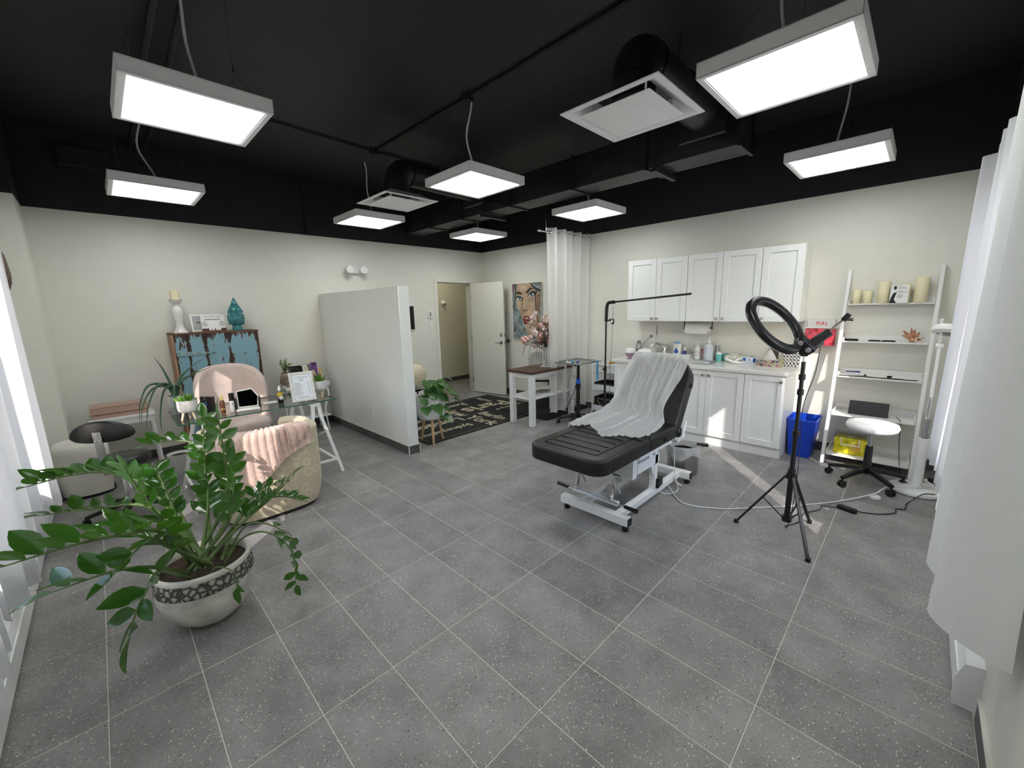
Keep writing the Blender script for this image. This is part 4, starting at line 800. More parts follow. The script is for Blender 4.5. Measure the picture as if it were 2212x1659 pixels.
nb = Vector((-.246, -.751, .612)); cen = Vector((2.67, -1.458, 1.437)) - o_; Mr = nb.to_track_quat('Z', 'Y').to_matrix().to_4x4(); Mr.translation = cen
prof = [(.165, -.012), (.165, .018), (.172, .026), (.21, .026), (.218, .018), (.220, -.012)]
hs = MB(); n = 64
hs.lathe(prof, n, M=Mr, cap=False); hs.build('ring_housing', BLK, t, 50)
MB().lathe([(.165, -.012), (.17, -.022), (.192, -.026), (.214, -.022), (.220, -.012)], n, M=Mr, cap=False).build('ring_diffuser', mat('ring_diffuser_white', (.78, .78, .77), .5), t, 50)
fin = MB()
for k in range(72):
    a_ = 2 * math.pi * k / 72; p, q = Vector((.174 * math.cos(a_), .174 * math.sin(a_), .0265)), Vector((.209 * math.cos(a_), .209 * math.sin(a_), .0265)); fin.bar(Mr @ p, Mr @ q, .0016, .003, up=nb)
fin.build('vent_ribs', BLKM, t, 0)['kind'] = 'stuff'
tp = Vector((.325, -.659, -.678)); side = nb.cross(tp).normalized(); top = Vector((0, 0, 1.27))
Mk = frame(cen + tp * .19 + nb * .03, tp, side)
MB().box(-.035, .085, -.035, .035, -.025, .03, .012, Mk, 2).build('bracket', BLK, t, 40)
for s in (-.012, .05): MB().cyl(Mk @ Vector((s, -.036, .005)), Mk @ Vector((s, -.044, .005)), .016, n=16).build('bolt', GREYP, t)
MB().box(-.018, .018, -.02, .02, 1.235, 1.29, .005).cyl((0, -.03, 1.262), (0, .03, 1.262), .016, n=14).build('tilt_head', BLK, t, 40)
dd = Vector((.184, -.755, .63)).normalized()
MB().bar(top + Vector((-.01, .0, .02)), top + dd * .15 + Vector((0, 0, .03)), .05, .035, up=nb, bev=.006).build('control_box', BLK, t, 40)
MB().bar(top + dd * .03 + Vector((.0, 0, -.01)), top + dd * .11 + Vector((0, 0, -.005)), .04, .02, up=nb, bev=.005).build('switch_cover', mat('slate_plastic', (.07, .075, .085), .4), t, 40)
MB().tube([top + dd * .14 + Vector((0, 0, .03)), top + dd * .17 + Vector((.02, 0, .045)), top + dd * .22 + Vector((.03, 0, .055))], .006, 8).build('holder_rod', BLK, t)
e_ = top + dd * .235 + Vector((.03, 0, .06)); MB().box(-.018, .018, -.015, .015, -.022, .022, .003, Matrix.Translation(e_) @ Euler((.6, .3, .2)).to_matrix().to_4x4()).cyl(e_ + Vector((.0, .0, -.01)), e_ + Vector((.014, -.032, -.014)), .009).build('phone_clamp', BLK, t, 40)
MB().tube(smoothpts([top + dd * .10 + Vector((0, 0, -.02)), Vector((.04, -.06, 1.12)), Vector((.02, -.02, .9)), Vector((.03, -.025, .6)), Vector((.02, -.03, .45)), Vector((.05, -.02, .2)), Vector((.06, 0.0, .02)), Vector((.09, .02, .004))], 6), .0025, 6).build('cord', NAVY, t)
tag(MB().tube(smoothpts([(4.70, -2.06, .500), (4.60, -2.09, .495), (4.545, -2.10, .44), (4.53, -2.11, .28), (4.50, -2.13, .12), (4.48, -2.15, .03), (4.46, -2.16, .003), (4.44, -2.165, .003)], 6), .003, 6).build('charger_cable', NAVY, None), 'thin black charger cable hanging from the fourth ladder shelf', 'cable')
from mathutils import noise as mnoise
# ------------------------------------------------------------------ treatment bed (axis along +x, foot towards the camera)
bed = thing('treatment_bed', 'black leather treatment bed on a white metal frame, backrest raised', 'treatment bed', (2.4, -0.47, 0)); bo = Vector((2.4, -.47, 0))
W_ = .325; zt = .60
fs_ = rrect(-.70, -.03, -W_, W_, [.11, .012, .012, .11], 7); ss_ = rrect(-.025, .50, -W_, W_, [.012, .03, .03, .012], 4)
sec = cushion(fs_, .115, .022, Matrix.Translation((0, 0, zt - .115)), .006).build('foot_cushion', LEATH, bed, 50)
def seam_line(pts, parent, r=.0032): MB().tube(pts, r, 6).build('seam', BLKM, parent)
ins = inset(fs_, .10); zz = zt + .004
seam_line([(p[0], p[1], zz) for p in ins] + [(ins[0][0], ins[0][1], zz)], sec)
for k in range(4): seam_line([(-.52 + .10 * k, -.205, zt + .006), (-.52 + .10 * k, .205, zt + .006)], sec)
ed = inset(fs_, .004); MB().tube([(p[0], p[1], zt - .018) for p in ed], .005, 6, True).build('piping', BLKM, sec); MB().tube([(p[0], p[1], zt - .10) for p in ed], .004, 6, True).build('piping', BLKM, sec)
sec = cushion(ss_, .115, .022, Matrix.Translation((0, 0, zt - .115)), .006).build('seat_cushion', LEATH, bed, 50)
ed = inset(ss_, .004); MB().tube([(p[0], p[1], zt - .018) for p in ed], .005, 6, True).build('piping', BLKM, sec)
MB().lathe([(0, 0), (.018, 0), (.018, .004), (.011, .005), (.011, .003), (0, .003)], 16, M=frame((.22, -W_ - .001, zt - .07), (1, 0, 0), (0, 0, 1))).build('face_plug', BLK, sec, 40)
MB().tube([(.33, -W_ - .002, zt - .10), (.34, -W_ - .02, zt - .115), (.36, -W_ - .02, zt - .115), (.37, -W_ - .002, zt - .10)], .004, 6).build('side_ring', BLK, sec)
ang = R(52); Mb_ = frame((.50, 0, zt - .075), (math.cos(ang), 0, math.sin(ang)), (0, 1, 0))
bk = rrect(.0, .665, -W_, W_, [.02, .21, .21, .02], 9); bk = [(x, y * (1 - .10 * max(0, x - .2) / .5)) for x, y in bk]
sec = cushion(bk, .105, .022, Mb_, .008).build('backrest_cushion', LEATH, bed, 50)
ed = inset(bk, .004); MB().tube([Mb_ @ Vector((p[0], p[1], .085)) for p in ed], .005, 6, True).build('piping', BLKM, sec); MB().tube([Mb_ @ Vector((p[0], p[1], .02)) for p in ed], .005, 6, True).build('piping', BLKM, sec)
MB().lathe([(0, 0), (.02, 0), (.02, .005), (.012, .006), (0, .003)], 16, M=Mb_ @ frame((.42, -W_ + .012, .05), (1, 0, 0), (0, 0, 1))).build('side_plug', BLK, sec, 40)
MB().box(.46, .52, -W_ - .012, -W_ + .03, zt - .115, zt - .03, .012).build('hinge_block', BLK, bed, 40); MB().box(.46, .52, W_ - .03, W_ + .012, zt - .115, zt - .03, .012).build('hinge_block', BLK, bed, 40)
# frame
MB().box(-.40, -.34, -.355, .235, .045, .108, .003).build('front_crossbar', WMET, bed, 0); MB().box(.68, .74, -.355, .30, .045, .108, .003).build('rear_crossbar', WMET, bed, 0)
for y in (-.245, .06): MB().box(-.34, .68, y - .025, y + .025, .05, .103, .003).build('base_rail', WMET, bed, 0)
for x in (-.37, .71):
    for y in (-.325, .19):
        MB().cyl((x, y, 0), (x, y, .022), .022, .026, n=16).cyl((x, y, .022), (x, y, .047), .009).build('levelling_foot', BLK, bed, 40)
for x in (-.37, .71): MB().box(x - .026, x + .026, -.359, -.355, .049, .104).build('end_plug', BLK, bed, 0)
MB().box(-.02, .03, -.27, -.22, .10, .46, .003, Matrix.Translation((.20, 0, 0)) @ Matrix.Shear('XZ', 4, (0, 0))).bar((.26, -.245, .10), (.10, -.245, .46), .05, .03, up=(0, 1, 0)).build('lift_arm', WMET, bed, 0)
MB().bar((.30, .06, .10), (.10, .06, .46), .05, .03, up=(0, 1, 0)).build('lift_arm', WMET, bed, 0)
MB().box(-.12, .62, -.29, -.25, .44, .48, .003).build('side_rail', WMET, bed, 0); MB().box(-.12, .62, .17, .21, .44, .48, .003).build('side_rail', WMET, bed, 0)
MB().box(-.16, -.10, -.26, .18, .29, .46, .003).build('cross_plate', WMET, bed, 0)
MB().box(-.10, .25, -.27, -.235, .32, .40, .003).box(-.10, .25, .10, .135, .32, .40, .003).build('link_arm', WMET, bed, 0)
MB().bar((.56, -.31, .455), (.62, -.31, .60), .03, .03, up=(0, 1, 0)).bar((.50, -.305, .44), (.64, -.305, .47), .03, .012, up=(0, 1, 0)).build('back_support', WMET, bed, 0)
for y in (-.19, .12): MB().cyl((-.42, y, .49), (-.22, y, .19), .008, n=10).build('gas_strut', CHROME, bed); 
for y in (-.19, .12): MB().bar((-.26, y + .03, .36), (-.30, y + .03, .165), .035, .02, up=(0, 1, 0)).build('strut_bracket', CHROME, bed, 0)
MB().cyl((-.30, -.24, .36), (-.30, .17, .36), .010, n=10).build('cross_shaft', CHROME, bed)
MB().box(-.33, -.29, -.23, .17, .135, .165, .003).build('lever_mount', WMET, bed, 0)
MB().cyl((-.345, -.30, .165), (-.345, .20, .165), .006, n=10).build('lever_rod', CHROME, bed)
MB().cyl((-.345, -.30, .165), (-.345, -.40, .16), .013, .016, n=12).build('lever_grip', BLK, bed, 40); MB().cyl((-.345, .20, .165), (-.345, .30, .17), .013, .016, n=12).build('lever_grip', BLK, bed, 40)
MB().cyl((.50, -.36, .45), (.58, -.50, .43), .007, n=8).build('lever_rod', CHROME, bed); MB().cyl((.55, -.448, .437), (.60, -.52, .428), .012, .016, n=12).build('lever_grip', BLK, bed, 40)
MB().cyl((-.10, -.04, .13), (.12, -.04, .17), .045, n=18).build('actuator_motor', mat('beige_plastic', (.55, .53, .47), .5), bed); MB().box(-.02, .10, -.10, .02, .18, .28, .015, None, 2).build('actuator_gearbox', MATS['beige_plastic'], bed, 40)
MB().tube([(.02 + .012 * k, -.105, .20 + .055 * (k % 2)) for k in range(6)], .006, 6).build('spring', MATS['beige_plastic'], bed)
t = thing('transformer', 'black transformer box resting on the white bed base rail', 'transformer', (2.66, -0.712, 0.1035), R(8)); MB().box(-.06, .06, -.045, .045, 0, .085, .012, None, 2).build('housing', BLK, t, 40)
MB().tube(smoothpts([(.06, 0, .04), (.12, .03, .07), (.18, .08, .05), (.22, .12, .0)], 5), .005, 6).build('lead', BLK, t)
t = thing('foot_cable', 'white cable drooping from the bed frame near the bin', 'cable', (2.95, -.73, 0)); MB().tube(smoothpts([(0, .02, .47), (.01, .0, .3), (.0, -.02, .12), (-.02, -.06, .03), (-.10, -.08, .012), (-.20, -.02, .012), (-.28, .04, .10)], 5), .004, 6).build('lead', CORD, t); MB().tube(smoothpts([(.0, -.0, .10), (.01, -.03, .05), (.03, -.07, .015)], 4), .01, 8).build('sleeve', MATS['beige_plastic'], t)
# disposable sheet draped over backrest and seat
SHEET = cloth_mat('nonwoven_sheet', (.88, .88, .88), .36, .30)
def sheet_pt(u, v):
    """u across (0 near side, 1 far side), v from behind the head end, over the backrest and out onto the seat"""
    ca, sa = math.cos(ang), math.sin(ang); bp_ = lambda q: (.50 - sa * .118 + ca * q, zt - .075 + ca * .118 + sa * q)
    prof = [(.895, .97), (.935, 1.055), (.912, 1.122), bp_(.68), bp_(.58), bp_(.45), bp_(.32), bp_(.19), (.43, .652), (.34, .617), (.18, .616), (.02, .615), (-.10, .614)]
    q = v * (len(prof) - 1); i = min(int(q), len(prof) - 2); f = q - i; x = prof[i][0] * (1 - f) + prof[i + 1][0] * f; z = prof[i][1] * (1 - f) + prof[i + 1][1] * f
    s = (u - .5) * 2; sn = math.sin; over = max(0, v - .62) / .38
    near = .265 - .075 * math.exp(-((v - .60) / .16) ** 2) + .075 * over; far = .255 + .05 * min(1, v / .5) + .10 * over
    nar = 1 - .30 * max(0, 1 - v / .36) ** 1.6
    y = s * (far if s > 0 else near) * nar
    nz_ = lambda a_, b_, c_: mnoise.noise(Vector((a_, b_, c_)))
    r1 = (1 - abs(nz_(3.2 * s + 1.2 * v, 2.2 * v - 1.0 * s, 3.3))) ** 7; r2 = (1 - abs(nz_(5.5 * s - 1.5 * v, 3.5 * v + s, 8.1))) ** 9; r3 = (1 - abs(nz_(11 * s + 4 * v, 9 * v, 1.7))) ** 8
    crest = .002 + (.030 * r1 + .018 * r2) * (.25 + .75 * min(1, 1.5 * v)) + .006 * r3 + .006 * (1 + nz_(2 * s, 3 * v, 5))
    kb = min(1, max(0, (v - .58) / .16)); nx, nz = (1, .1) if v < .14 else (-sa * (1 - kb), ca * (1 - kb) + kb)
    x += nx * crest; z += nz * crest
    lip = max(0, 1 - abs(v - 1) / .10); z += lip * .030 * max(0, sn(5 * s + .6)) ** 2
    x += -.16 * over * over * max(0, 1 - (s + .1) ** 2) + .03 * over * sn(6 * s)
    if abs(y) > W_ and v > .6: z -= (abs(y) - W_) * .9
    return (x, y, z)
t = thing('disposable_sheet', 'white see-through nonwoven sheet draped over the bed backrest and seat', 'sheet', bo)
MB().grid(sheet_pt, 110, 130).build('cloth', SHEET, t, 80)
# ------------------------------------------------------------------ steel bin with liner
t = thing('pedal_bin', 'brushed steel bin with white bag liner behind the bed base', 'bin', (3.33, -0.66, 0))
MB().lathe([(.13, 0), (.135, .006), (.14, .27), (.136, .27), (.131, .01), (0, .01)], 36).build('can', STEEL, t, 50); LINER = cloth_mat('bag_liner', (.82, .82, .84), .25, .4)
MB().grid(lambda u, v: ((.142 + .018 * v + .008 * math.sin(u * 6.283 * 9) * v) * math.cos(6.283 * u), (.142 + .018 * v + .008 * math.sin(u * 6.283 * 7 + 1) * v) * math.sin(6.283 * u), .285 - .085 * v + .018 * math.sin(u * 6.283 * 5) * v), 54, 6, True).grid(lambda u, v: ((.142 - .05 * v) * math.cos(6.283 * u), (.142 - .05 * v) * math.sin(6.283 * u), .285 - .05 * v + .02 * math.sin(u * 6.283 * 4) * v * (1 - v) * 3), 40, 5, True).build('liner', LINER, t, 80)
MB().ball((.02, .08, .20), .012).build('liner_knot', LINER, t)
# ------------------------------------------------------------------ instrument tray stand
t = thing('tray_stand', 'black instrument stand with steel tray between the bed and curtain', 'tray stand', (4.06, 1.08, 0))
star_base(t, 5, .27, .10, BLK, R(200), BLK, .026); MB().cyl((0, 0, .08), (0, 0, .50), .026, n=16).build('lower_column', BLK, t); MB().cyl((0, 0, .50), (0, 0, .835), .02, n=14).build('upper_column', BLK, t)
MB().cyl((0, 0, .48), (0, 0, .55), .033, n=16).build('height_clamp', BLK, t); MB().cyl((0, 0, .555), (0, 0, .615), .0285, n=16).build('blue_tape', mat('blue_tape', (.01, .09, .55), .4), t); MB().box(-.03, .03, -.10, .12, .828, .84).build('tray_arm', BLK, t, 0)
tt = MB().box(-.20, .26, -.17, .22, .84, .844).box(-.215, -.20, -.185, .235, .84, .858, .002).box(.26, .275, -.185, .235, .84, .858, .002).box(-.20, .26, -.185, -.17, .84, .858, .002).box(-.20, .26, .22, .235, .84, .858, .002).build('tray', STEEL, t, 40)
MB().tube(smoothpts([(.0, .02, .62), (-.02, .07, .66), (-.05, .11, .62), (-.06, .12, .45), (-.04, .1, .34), (.0, .05, .33), (.03, .04, .34)], 5), .0025, 5).build('cord', BLKM, t); MB().tube(smoothpts([(-.01, .03, .54), (-.04, .06, .40), (-.09, .10, .26), (-.16, .13, .16), (-.24, .16, .05), (-.30, .14, .02)], 5), .005, 6).build('cord', BLKM, t)
SKYB = mat('sky_blue_plastic', (.06, .30, .55), .35, var=.2, scale=30)
t = thing('blue_strap', 'blue plastic sleeve hanging over the instrument tray edge', 'strap', (4.19, 0.885, .846)); MB().grid(lambda u, v: ((u - .5) * .05 + .004 * math.sin(9 * v), (.07 * (1 - v / .2) if v < .2 else -.004) - .016, .016 if v < .2 else .016 - .26 * (v - .2) / .8), 6, 20).build('sleeve', SKYB, t, 60)
t = thing('blue_tool', 'blue wrapped instrument lying on the steel tray', 'instrument', (4.02, 1.05, .848), R(25)); MB().cyl((-.10, 0, .012), (.06, .01, .012), .012, n=10).build('grip', mat('royal_blue', (.01, .05, .36), .35), t); MB().cyl((.06, .01, .012), (.13, .02, .014), .009, .004, n=10).build('tip', SKYB, t); MB().ball((-.02, .07, .014), (.035, .02, .014)).build('cap', SKYB, t)
t = thing('gauze', 'white gauze pieces on the instrument tray left side', 'gauze', (3.95, 1.15, .8445), R(15)); MB().box(-.04, .04, -.03, .03, 0, .006, .002).build('pad', PAPER, t, 0); MB().lathe([(.012, .006), (.014, .02), (.008, .026), (0, .026)], 12, (.05, .05, -.006)).build('vial', WPLAST, t)
# ------------------------------------------------------------------ white trolley
tr = thing('trolley', 'white three-tier trolley with black bins beside the sink cabinet', 'trolley', (4.62, 0.93, 0)); 
for sx in (-.16, .16):
    for sy in (-.19, .19): lgm = MB().tube([(sx, sy, .05), (sx, sy, .76), (sx * .98, sy, .775)], .009, 8).build('post', WMET, tr); MB().cyl((sx, sy - .01, .022), (sx, sy + .01, .022), .022, n=12).build('castor', GREYP, lgm)
MB().cyl((-.16, -.19, .775), (-.16, .19, .775), .009).build('handle_bar', WMET, tr); MB().cyl((.16, -.19, .775), (.16, .19, .775), .009).build('handle_bar', WMET, tr)
for z in (.10, .40, .66):
    b = MB().box(-.155, .155, -.185, .185, z, z + .004)
    for s in (-1, 1): b.box(*sorted((s * .155, s * .152)), -.185, .185, z, z + .085); b.box(-.155, .155, *sorted((s * .185, s * .182)), z, z + .085)
    b.build('tier', WMET, tr, 0)
for z, h_, lb in ((.1045, .20, 'black storage bag on the trolley bottom tier'), (.4045, .11, 'black bin on the trolley middle tier')):
    t = thing('storage_bin', lb, 'bin', (4.62, .93, z)); b = MB(); b.box(-.135, .135, -.165, .165, 0, .004)
    for s in (-1, 1): b.box(*sorted((s * .14, s * .135)), -.17, .17, 0, h_, .002); b.box(-.135, .135, *sorted((s * .17, s * .165)), 0, h_, .002)
    b.build('bin_shell', BLKM, t, 0)
    MB().box(-.142, -.14, -.12, .12, h_ - .03, h_ - .022).build('rim_band', GREYP, t, 0)
    if h_ > .15: MB().tube(smoothpts([(-.145, -.1, .15), (-.16, -.03, .08), (-.155, .05, .09), (-.145, .11, .15)], 5), .006, 6).build('strap', mat('tan_leather', (.30, .22, .10), .5), t)
t = thing('supply_jar', 'clear jar standing on the trolley top tier', 'jar', (4.68, 1.02, .6645)); MB().lathe([(.04, 0), (.042, .01), (.042, .09), (.03, .10)], 18).build('jar_body', CLEARP, t, 50); MB().lathe([(.034, .10), (.034, .115), (0, .117)], 18).build('lid', WPLAST, t, 50)
t = thing('paper_bag', 'white crumpled paper sticking up from the trolley top', 'paper', (4.55, 0.98, .6645)); MB().grid(lambda u, v: (-.05 * u + .02 * math.sin(5 * v), -.08 + .13 * u + .03 * v, .13 * v + .05 * math.sin(3.1 * u) * v), 6, 6).grid(lambda u, v: (-.07 + .02 * u, -.03 + .1 * u - .05 * v, .10 + .08 * v - .05 * u), 4, 4).build('sheet', PAPER, t, 30)
t = thing('flower_clip', 'small orange and yellow flower clips on the trolley', 'ornament', (4.55, 0.84, .6645))
for k, c_ in enumerate(((.75, .25, .03), (.65, .5, .02), (.55, .08, .05), (.2, .22, .1))):
    m_ = mat('clip_colour', c_, .5)
    MB().ball((-.03 + .02 * k, .03 - .024 * k, .14 + .012 * (k % 2)), (.022, .02, .02), 10, 6).build('bloom', m_, t, 60)
MB().lathe([(.022, 0), (.032, .13), (.029, .13), (.02, .005), (0, .005)], 14).build('cup_body', WPLAST, t, 50)
t = thing('spray_bottle', 'white-green spray bottle on the trolley near the cabinet side', 'bottle', (4.55, 0.78, .4045)); MB().lathe([(.03, 0), (.033, .01), (.033, .06)], 16).build('lower_body', mat('olive_yellow', (.4, .34, .06), .4), t, 50); MB().lathe([(.033, .06), (.033, .11)], 16, cap=False).build('label_band', mat('leaf_green_label', (.05, .16, .04), .5), t, 50); MB().lathe([(.033, .11), (.02, .15), (.012, .16), (.012, .18), (0, .18)], 16).build('upper_body', WPLAST, t, 50); MB().box(-.045, .012, -.01, .01, .175, .2, .003).build('trigger_head', WPLAST, t, 40)
# ------------------------------------------------------------------ boom lamp
t = thing('boom_lamp', 'black boom stand with long horizontal arm reaching over the bed', 'lamp', (3.80, 0.50, 0))
MB().lathe([(0, 0), (.15, 0), (.155, .012), (.14, .022), (.03, .03), (0, .03)], 28).build('foot', BLK, t, 50); MB().cyl((0, 0, .03), (0, 0, .85), .013, n=12).build('lower_pole', BLK, t); MB().cyl((0, 0, .85), (0, 0, 1.46), .010, n=12).build('upper_pole', BLK, t); MB().cyl((0, 0, .80), (0, 0, .87), .018, n=12).cyl((.015, 0, .835), (-.035, .01, .835), .01).build('pole_clamp', BLK, t)
MB().cyl((0, 0, 1.40), (0, -.045, 1.415), .008).ball((0, -.055, 1.418), (.012, .016, .016)).build('locking_knob', BLK, t)
MB().tube(smoothpts([(0, 0, 1.40), (0, -.004, 1.52), (.0, -.01, 1.585), (0, -.03, 1.615), (0, -.07, 1.62)], 4), .019, 12).build('grip_elbow', BLK, t); MB().cyl((0, -.06, 1.62), (0, -.97, 1.68), .011, n=10).build('boom_arm', BLK, t); MB().box(-.016, .016, -.11, -.07, 1.602, 1.64, .004).build('arm_clamp', BLK, t, 40)
MB().tube([(0, -.085, 1.605), (.005, -.085, 1.4), (0, -.08, 1.1), (.01, -.06, .7), (.02, -.05, .3), (.05, -.05, .03)], .002, 5).build('cord', BLKM, t); MB().ball((.005, -.085, 1.40), (.016, .02, .036)).build('inline_switch', BLK, t); MB().box(-.014, -.011, -.096, -.074, 1.39, 1.42).build('switch_face', WPLAST, t, 0)
# ------------------------------------------------------------------ console table, seat behind it, flowers
ct = thing('console_table', 'white console table with dark wood top by the rug', 'table', (3.98, 1.63, 0))
MB().box(-.50, .47, -.235, .235, .715, .748, .003).build('table_top', WOODD, ct, 0)
for sx in (-.445, .42):
    for sy in (-.18, .18): MB().box(sx - .035, sx + .035, sy - .035, sy + .035, 0, .715, .003).build('leg', WHITE, ct, 0)
MB().box(-.41, .385, -.20, -.18, .655, .715).box(-.41, .385, .18, .20, .655, .715).box(-.465, -.445, -.145, .145, .655, .715).build('apron', WHITE, ct, 0); MB().box(-.47, .445, -.20, .20, .36, .39, .002).build('lower_shelf', WHITE, ct, 0)
for k, (x, y, rz_) in enumerate(((3.78, 1.58, 8), (3.95, 1.66, -12))): tag(MB().box(-.11, .11, -.08, .08, 0, .006 + .004 * k, .001).build('magazine', [PAPER, mat('taupe_paper', (.32, .28, .24), .6)][k], None, 0, (x, y, .3905)), ['white sheet lying on the console table lower shelf', 'brown-grey magazine on the console table lower shelf'][k], 'magazine')
for ob in [o for o in COL.objects if o.name.startswith('magazine')]: ob.rotation_euler = (0, 0, R(9))
SHELLG = mat('grey_shell', (.42, .41, .39), .6, var=.06)
def shell_chair(label, loc, rz_, m, seat=.44):
    t = thing('side_chair', label, 'chair', loc, rz_)
    def fn(u, v):
        s = (u - .5) * 2
        if v < .55: q = v / .55; return (.22 - .42 * q, s * (.20 + .03 * q), seat + .02 * s * s + .02 * (1 - q) ** 2 - .015 * math.sin(q * 3.1))
        q = (v - .55) / .45; return (-.20 - .10 * q + .07 * s * s * q, s * (.23 + .01 * math.sin(q * 3.1)) * (1 - .25 * q ** 3), seat + .02 * s * s * (1 - q) + .02 + .38 * q - .02 * s * s)
    sh = MB().grid(fn, 16, 22).build('shell', m, t, 70); mo = sh.modifiers.new('thickness', 'SOLIDIFY'); mo.thickness = .014
    for sx, sy in ((1, 1), (1, -1), (-1, 1), (-1, -1)): MB().cyl((sx * .12, sy * .12, seat - .02), (sx * .22, sy * .20, 0), .012, .008, n=10).build('leg', BLK, t)
    MB().box(-.14, .14, -.14, .14, seat - .035, seat - .018).build('seat_plate', BLK, t, 0)
    return t
shell_chair('pale grey shell chair with black legs behind the console table', (4.48, 2.10, .022), R(215), SHELLG)
shell_chair('grey shell chair behind the partition holding the shaggy cushion', (2.76, 3.12, .012), R(-60), SHELLG)
FUR = mat('cream_fur', (.74, .68, .52), .95, var=.1, bump=.6, bscale=40)
t = thing('fur_cushion', 'shaggy cream cushion on the chair behind the partition', 'cushion', (2.74, 3.07, .475)); MB().ball((0, 0, .17), (.19, .12, .165), 24, 14).build('core', FUR, t, 80)
rf = random.Random(2); fb = MB()
for k in range(1500):
    th = rf.uniform(0, 6.283); ph = math.asin(rf.uniform(-.95, 1)); n_ = Vector((math.cos(ph) * math.cos(th), math.cos(ph) * math.sin(th), math.sin(ph))); p = Vector((n_.x * .185, n_.y * .118, .17 + n_.z * .16)); e = p + n_ * .035 + Vector((rf.uniform(-.02, .02), rf.uniform(-.02, .02), -.018)); s_ = n_.cross(Vector((rf.uniform(-1, 1), rf.uniform(-1, 1), rf.uniform(-1, 1)))).normalized() * .004; fb.add([p + s_, p - s_, e], [(0, 1, 2)])
fb.build('tufts', FUR, t, 0)['kind'] = 'stuff'
# vase of artificial flowers
VASEG = mat('ribbed_grey_glass', (.62, .60, .58), .2, var=.08); PINK = [mat('petal_pink', (.80, .50, .44), .6, var=.12), mat('petal_pale', (.82, .66, .62), .6, var=.1), mat('petal_blush', (.72, .42, .38), .6, var=.15)]; LEAFD = mat('dusty_leaf', (.05, .075, .045), .5, var=.3); TWIG = mat('black_twig', (.02, .02, .018), .6)
fv = thing('flower_vase', 'tall vase of pink artificial flowers with dark trailing sprigs on the console table', 'flower arrangement', (4.02, 1.60, .7485))
MB().lathe([(.055, 0), (.06, .006), (.075, .10), (.062, .20), (.045, .26), (.052, .28), (.048, .28), (.04, .255), (.0, .25)], 30).build('vase', VASEG, fv, 50)
for k in range(10): a_ = 2 * math.pi * k / 10; MB().tube([(.0605 * math.cos(a_), .0605 * math.sin(a_), .01), (.0755 * math.cos(a_), .0755 * math.sin(a_), .10), (.0625 * math.cos(a_), .0625 * math.sin(a_), .20)], .004, 5).build('vase_rib', VASEG, fv)
MB().lathe([(.09, 0), (.10, .004), (.08, .008), (0, .008)], 24, (0, 0, 0)).build('saucer', VASEG, fv, 50)
rf = random.Random(11)
def bloom(p, r_, m_, parent, n=14):
    n = 44
    b = MB(); p = Vector(p)
    for k in range(n):
        d = Vector((rf.gauss(0, 1), rf.gauss(0, 1), rf.gauss(.3, 1))).normalized(); s_ = d.orthogonal().normalized(); w_ = d.cross(s_); c = p + d * r_ * rf.uniform(.45, .8)
        b.add([c + s_ * r_ * .34, c + w_ * r_ * .34 + d * r_ * .16, c - s_ * r_ * .34, c - w_ * r_ * .34 + d * r_ * .12, c + d * r_ * .02], [(0, 1, 4), (1, 2, 4), (2, 3, 4), (3, 0, 4)])
    b.ball(p, r_ * .5, 8, 5); b.build('bloom', m_, parent, 75)
spots = [(-.28, .08, .40, .055, 0), (-.20, .06, .42, .04, 1), (-.17, .0, .47, .045, 1), (-.14, .06, .50, .04, 1), (-.10, -.02, .44, .05, 2), (-.07, .02, .37, .05, 2), (-.05, -.05, .50, .05, 1), (0, 0, .46, .055, 1), (.03, .05, .40, .05, 2), (.06, -.06, .48, .05, 1), (.1, .02, .42, .045, 0), (-.12, .1, .58, .04, 1), (-.13, .08, .62, .045, 1), (-.10, .05, .66, .04, 1), (-.02, -.05, .60, .05, 1), (.03, -.06, .63, .045, 1), (-.05, .0, .54, .05, 2), (.05, 0, .56, .05, 2), (-.23, .12, .36, .03, 1), (-.10, .06, .33, .04, 1), (0, -.1, .36, .045, 2)]
for (x, y, z, r_, m_) in spots:
    y += .05; x *= 1.1; z = .30 + (z - .33) * 1.35
    MB().tube([(0, 0, .22), (x * .45, y * .45, .22 + (z - .22) * .6), (x, y, z - .01)], .003, 5).build('stem', LEAFD, fv); bloom((x, y, z), r_ * 1.35, PINK[m_], fv, 20)
for k in range(30):
    a_ = rf.uniform(0, 6.28); q = Vector((rf.uniform(-.22, .1), rf.uniform(-.1, .12), rf.uniform(.33, .56))); d = Vector((math.cos(a_), math.sin(a_), rf.uniform(-.2, .5))).normalized(); s_ = d.cross(Vector((0, 0, 1))).normalized()
    b = MB(); b.add([q, q + d * .035 + s_ * .02, q + d * .08, q + d * .035 - s_ * .02, q + d * .04 + Vector((0, 0, .008))], [(0, 1, 4), (1, 2, 4), (2, 3, 4), (3, 0, 4)]); b.build('leaf', LEAFD, fv, 30)
for k, (x, y, z) in enumerate(((-.36, .13, .20), (-.27, .10, .12), (-.20, .02, .14), (-.17, .0, .10), (-.14, -.02, .06), (-.10, -.04, .12), (-.08, -.06, .03))):
    p0_ = Vector((x * .45, y * .5, .36)); p1_ = Vector((x * .85, y * .9, .32)); p2_ = Vector((x, y, z)); pts = smoothpts([(0, 0, .27), p0_, p1_, p2_], 6); sp_ = MB().tube(pts, .0022, 5); 
    for i, p in enumerate(pts[6:]):
        for s in (-1, 1): sp_.ball(Vector(p) + Vector((s * .006, s * .005, 0)), (.0045, .0045, .007), 6, 4)
    sp_.build('trailing_sprig', TWIG, fv, 40)
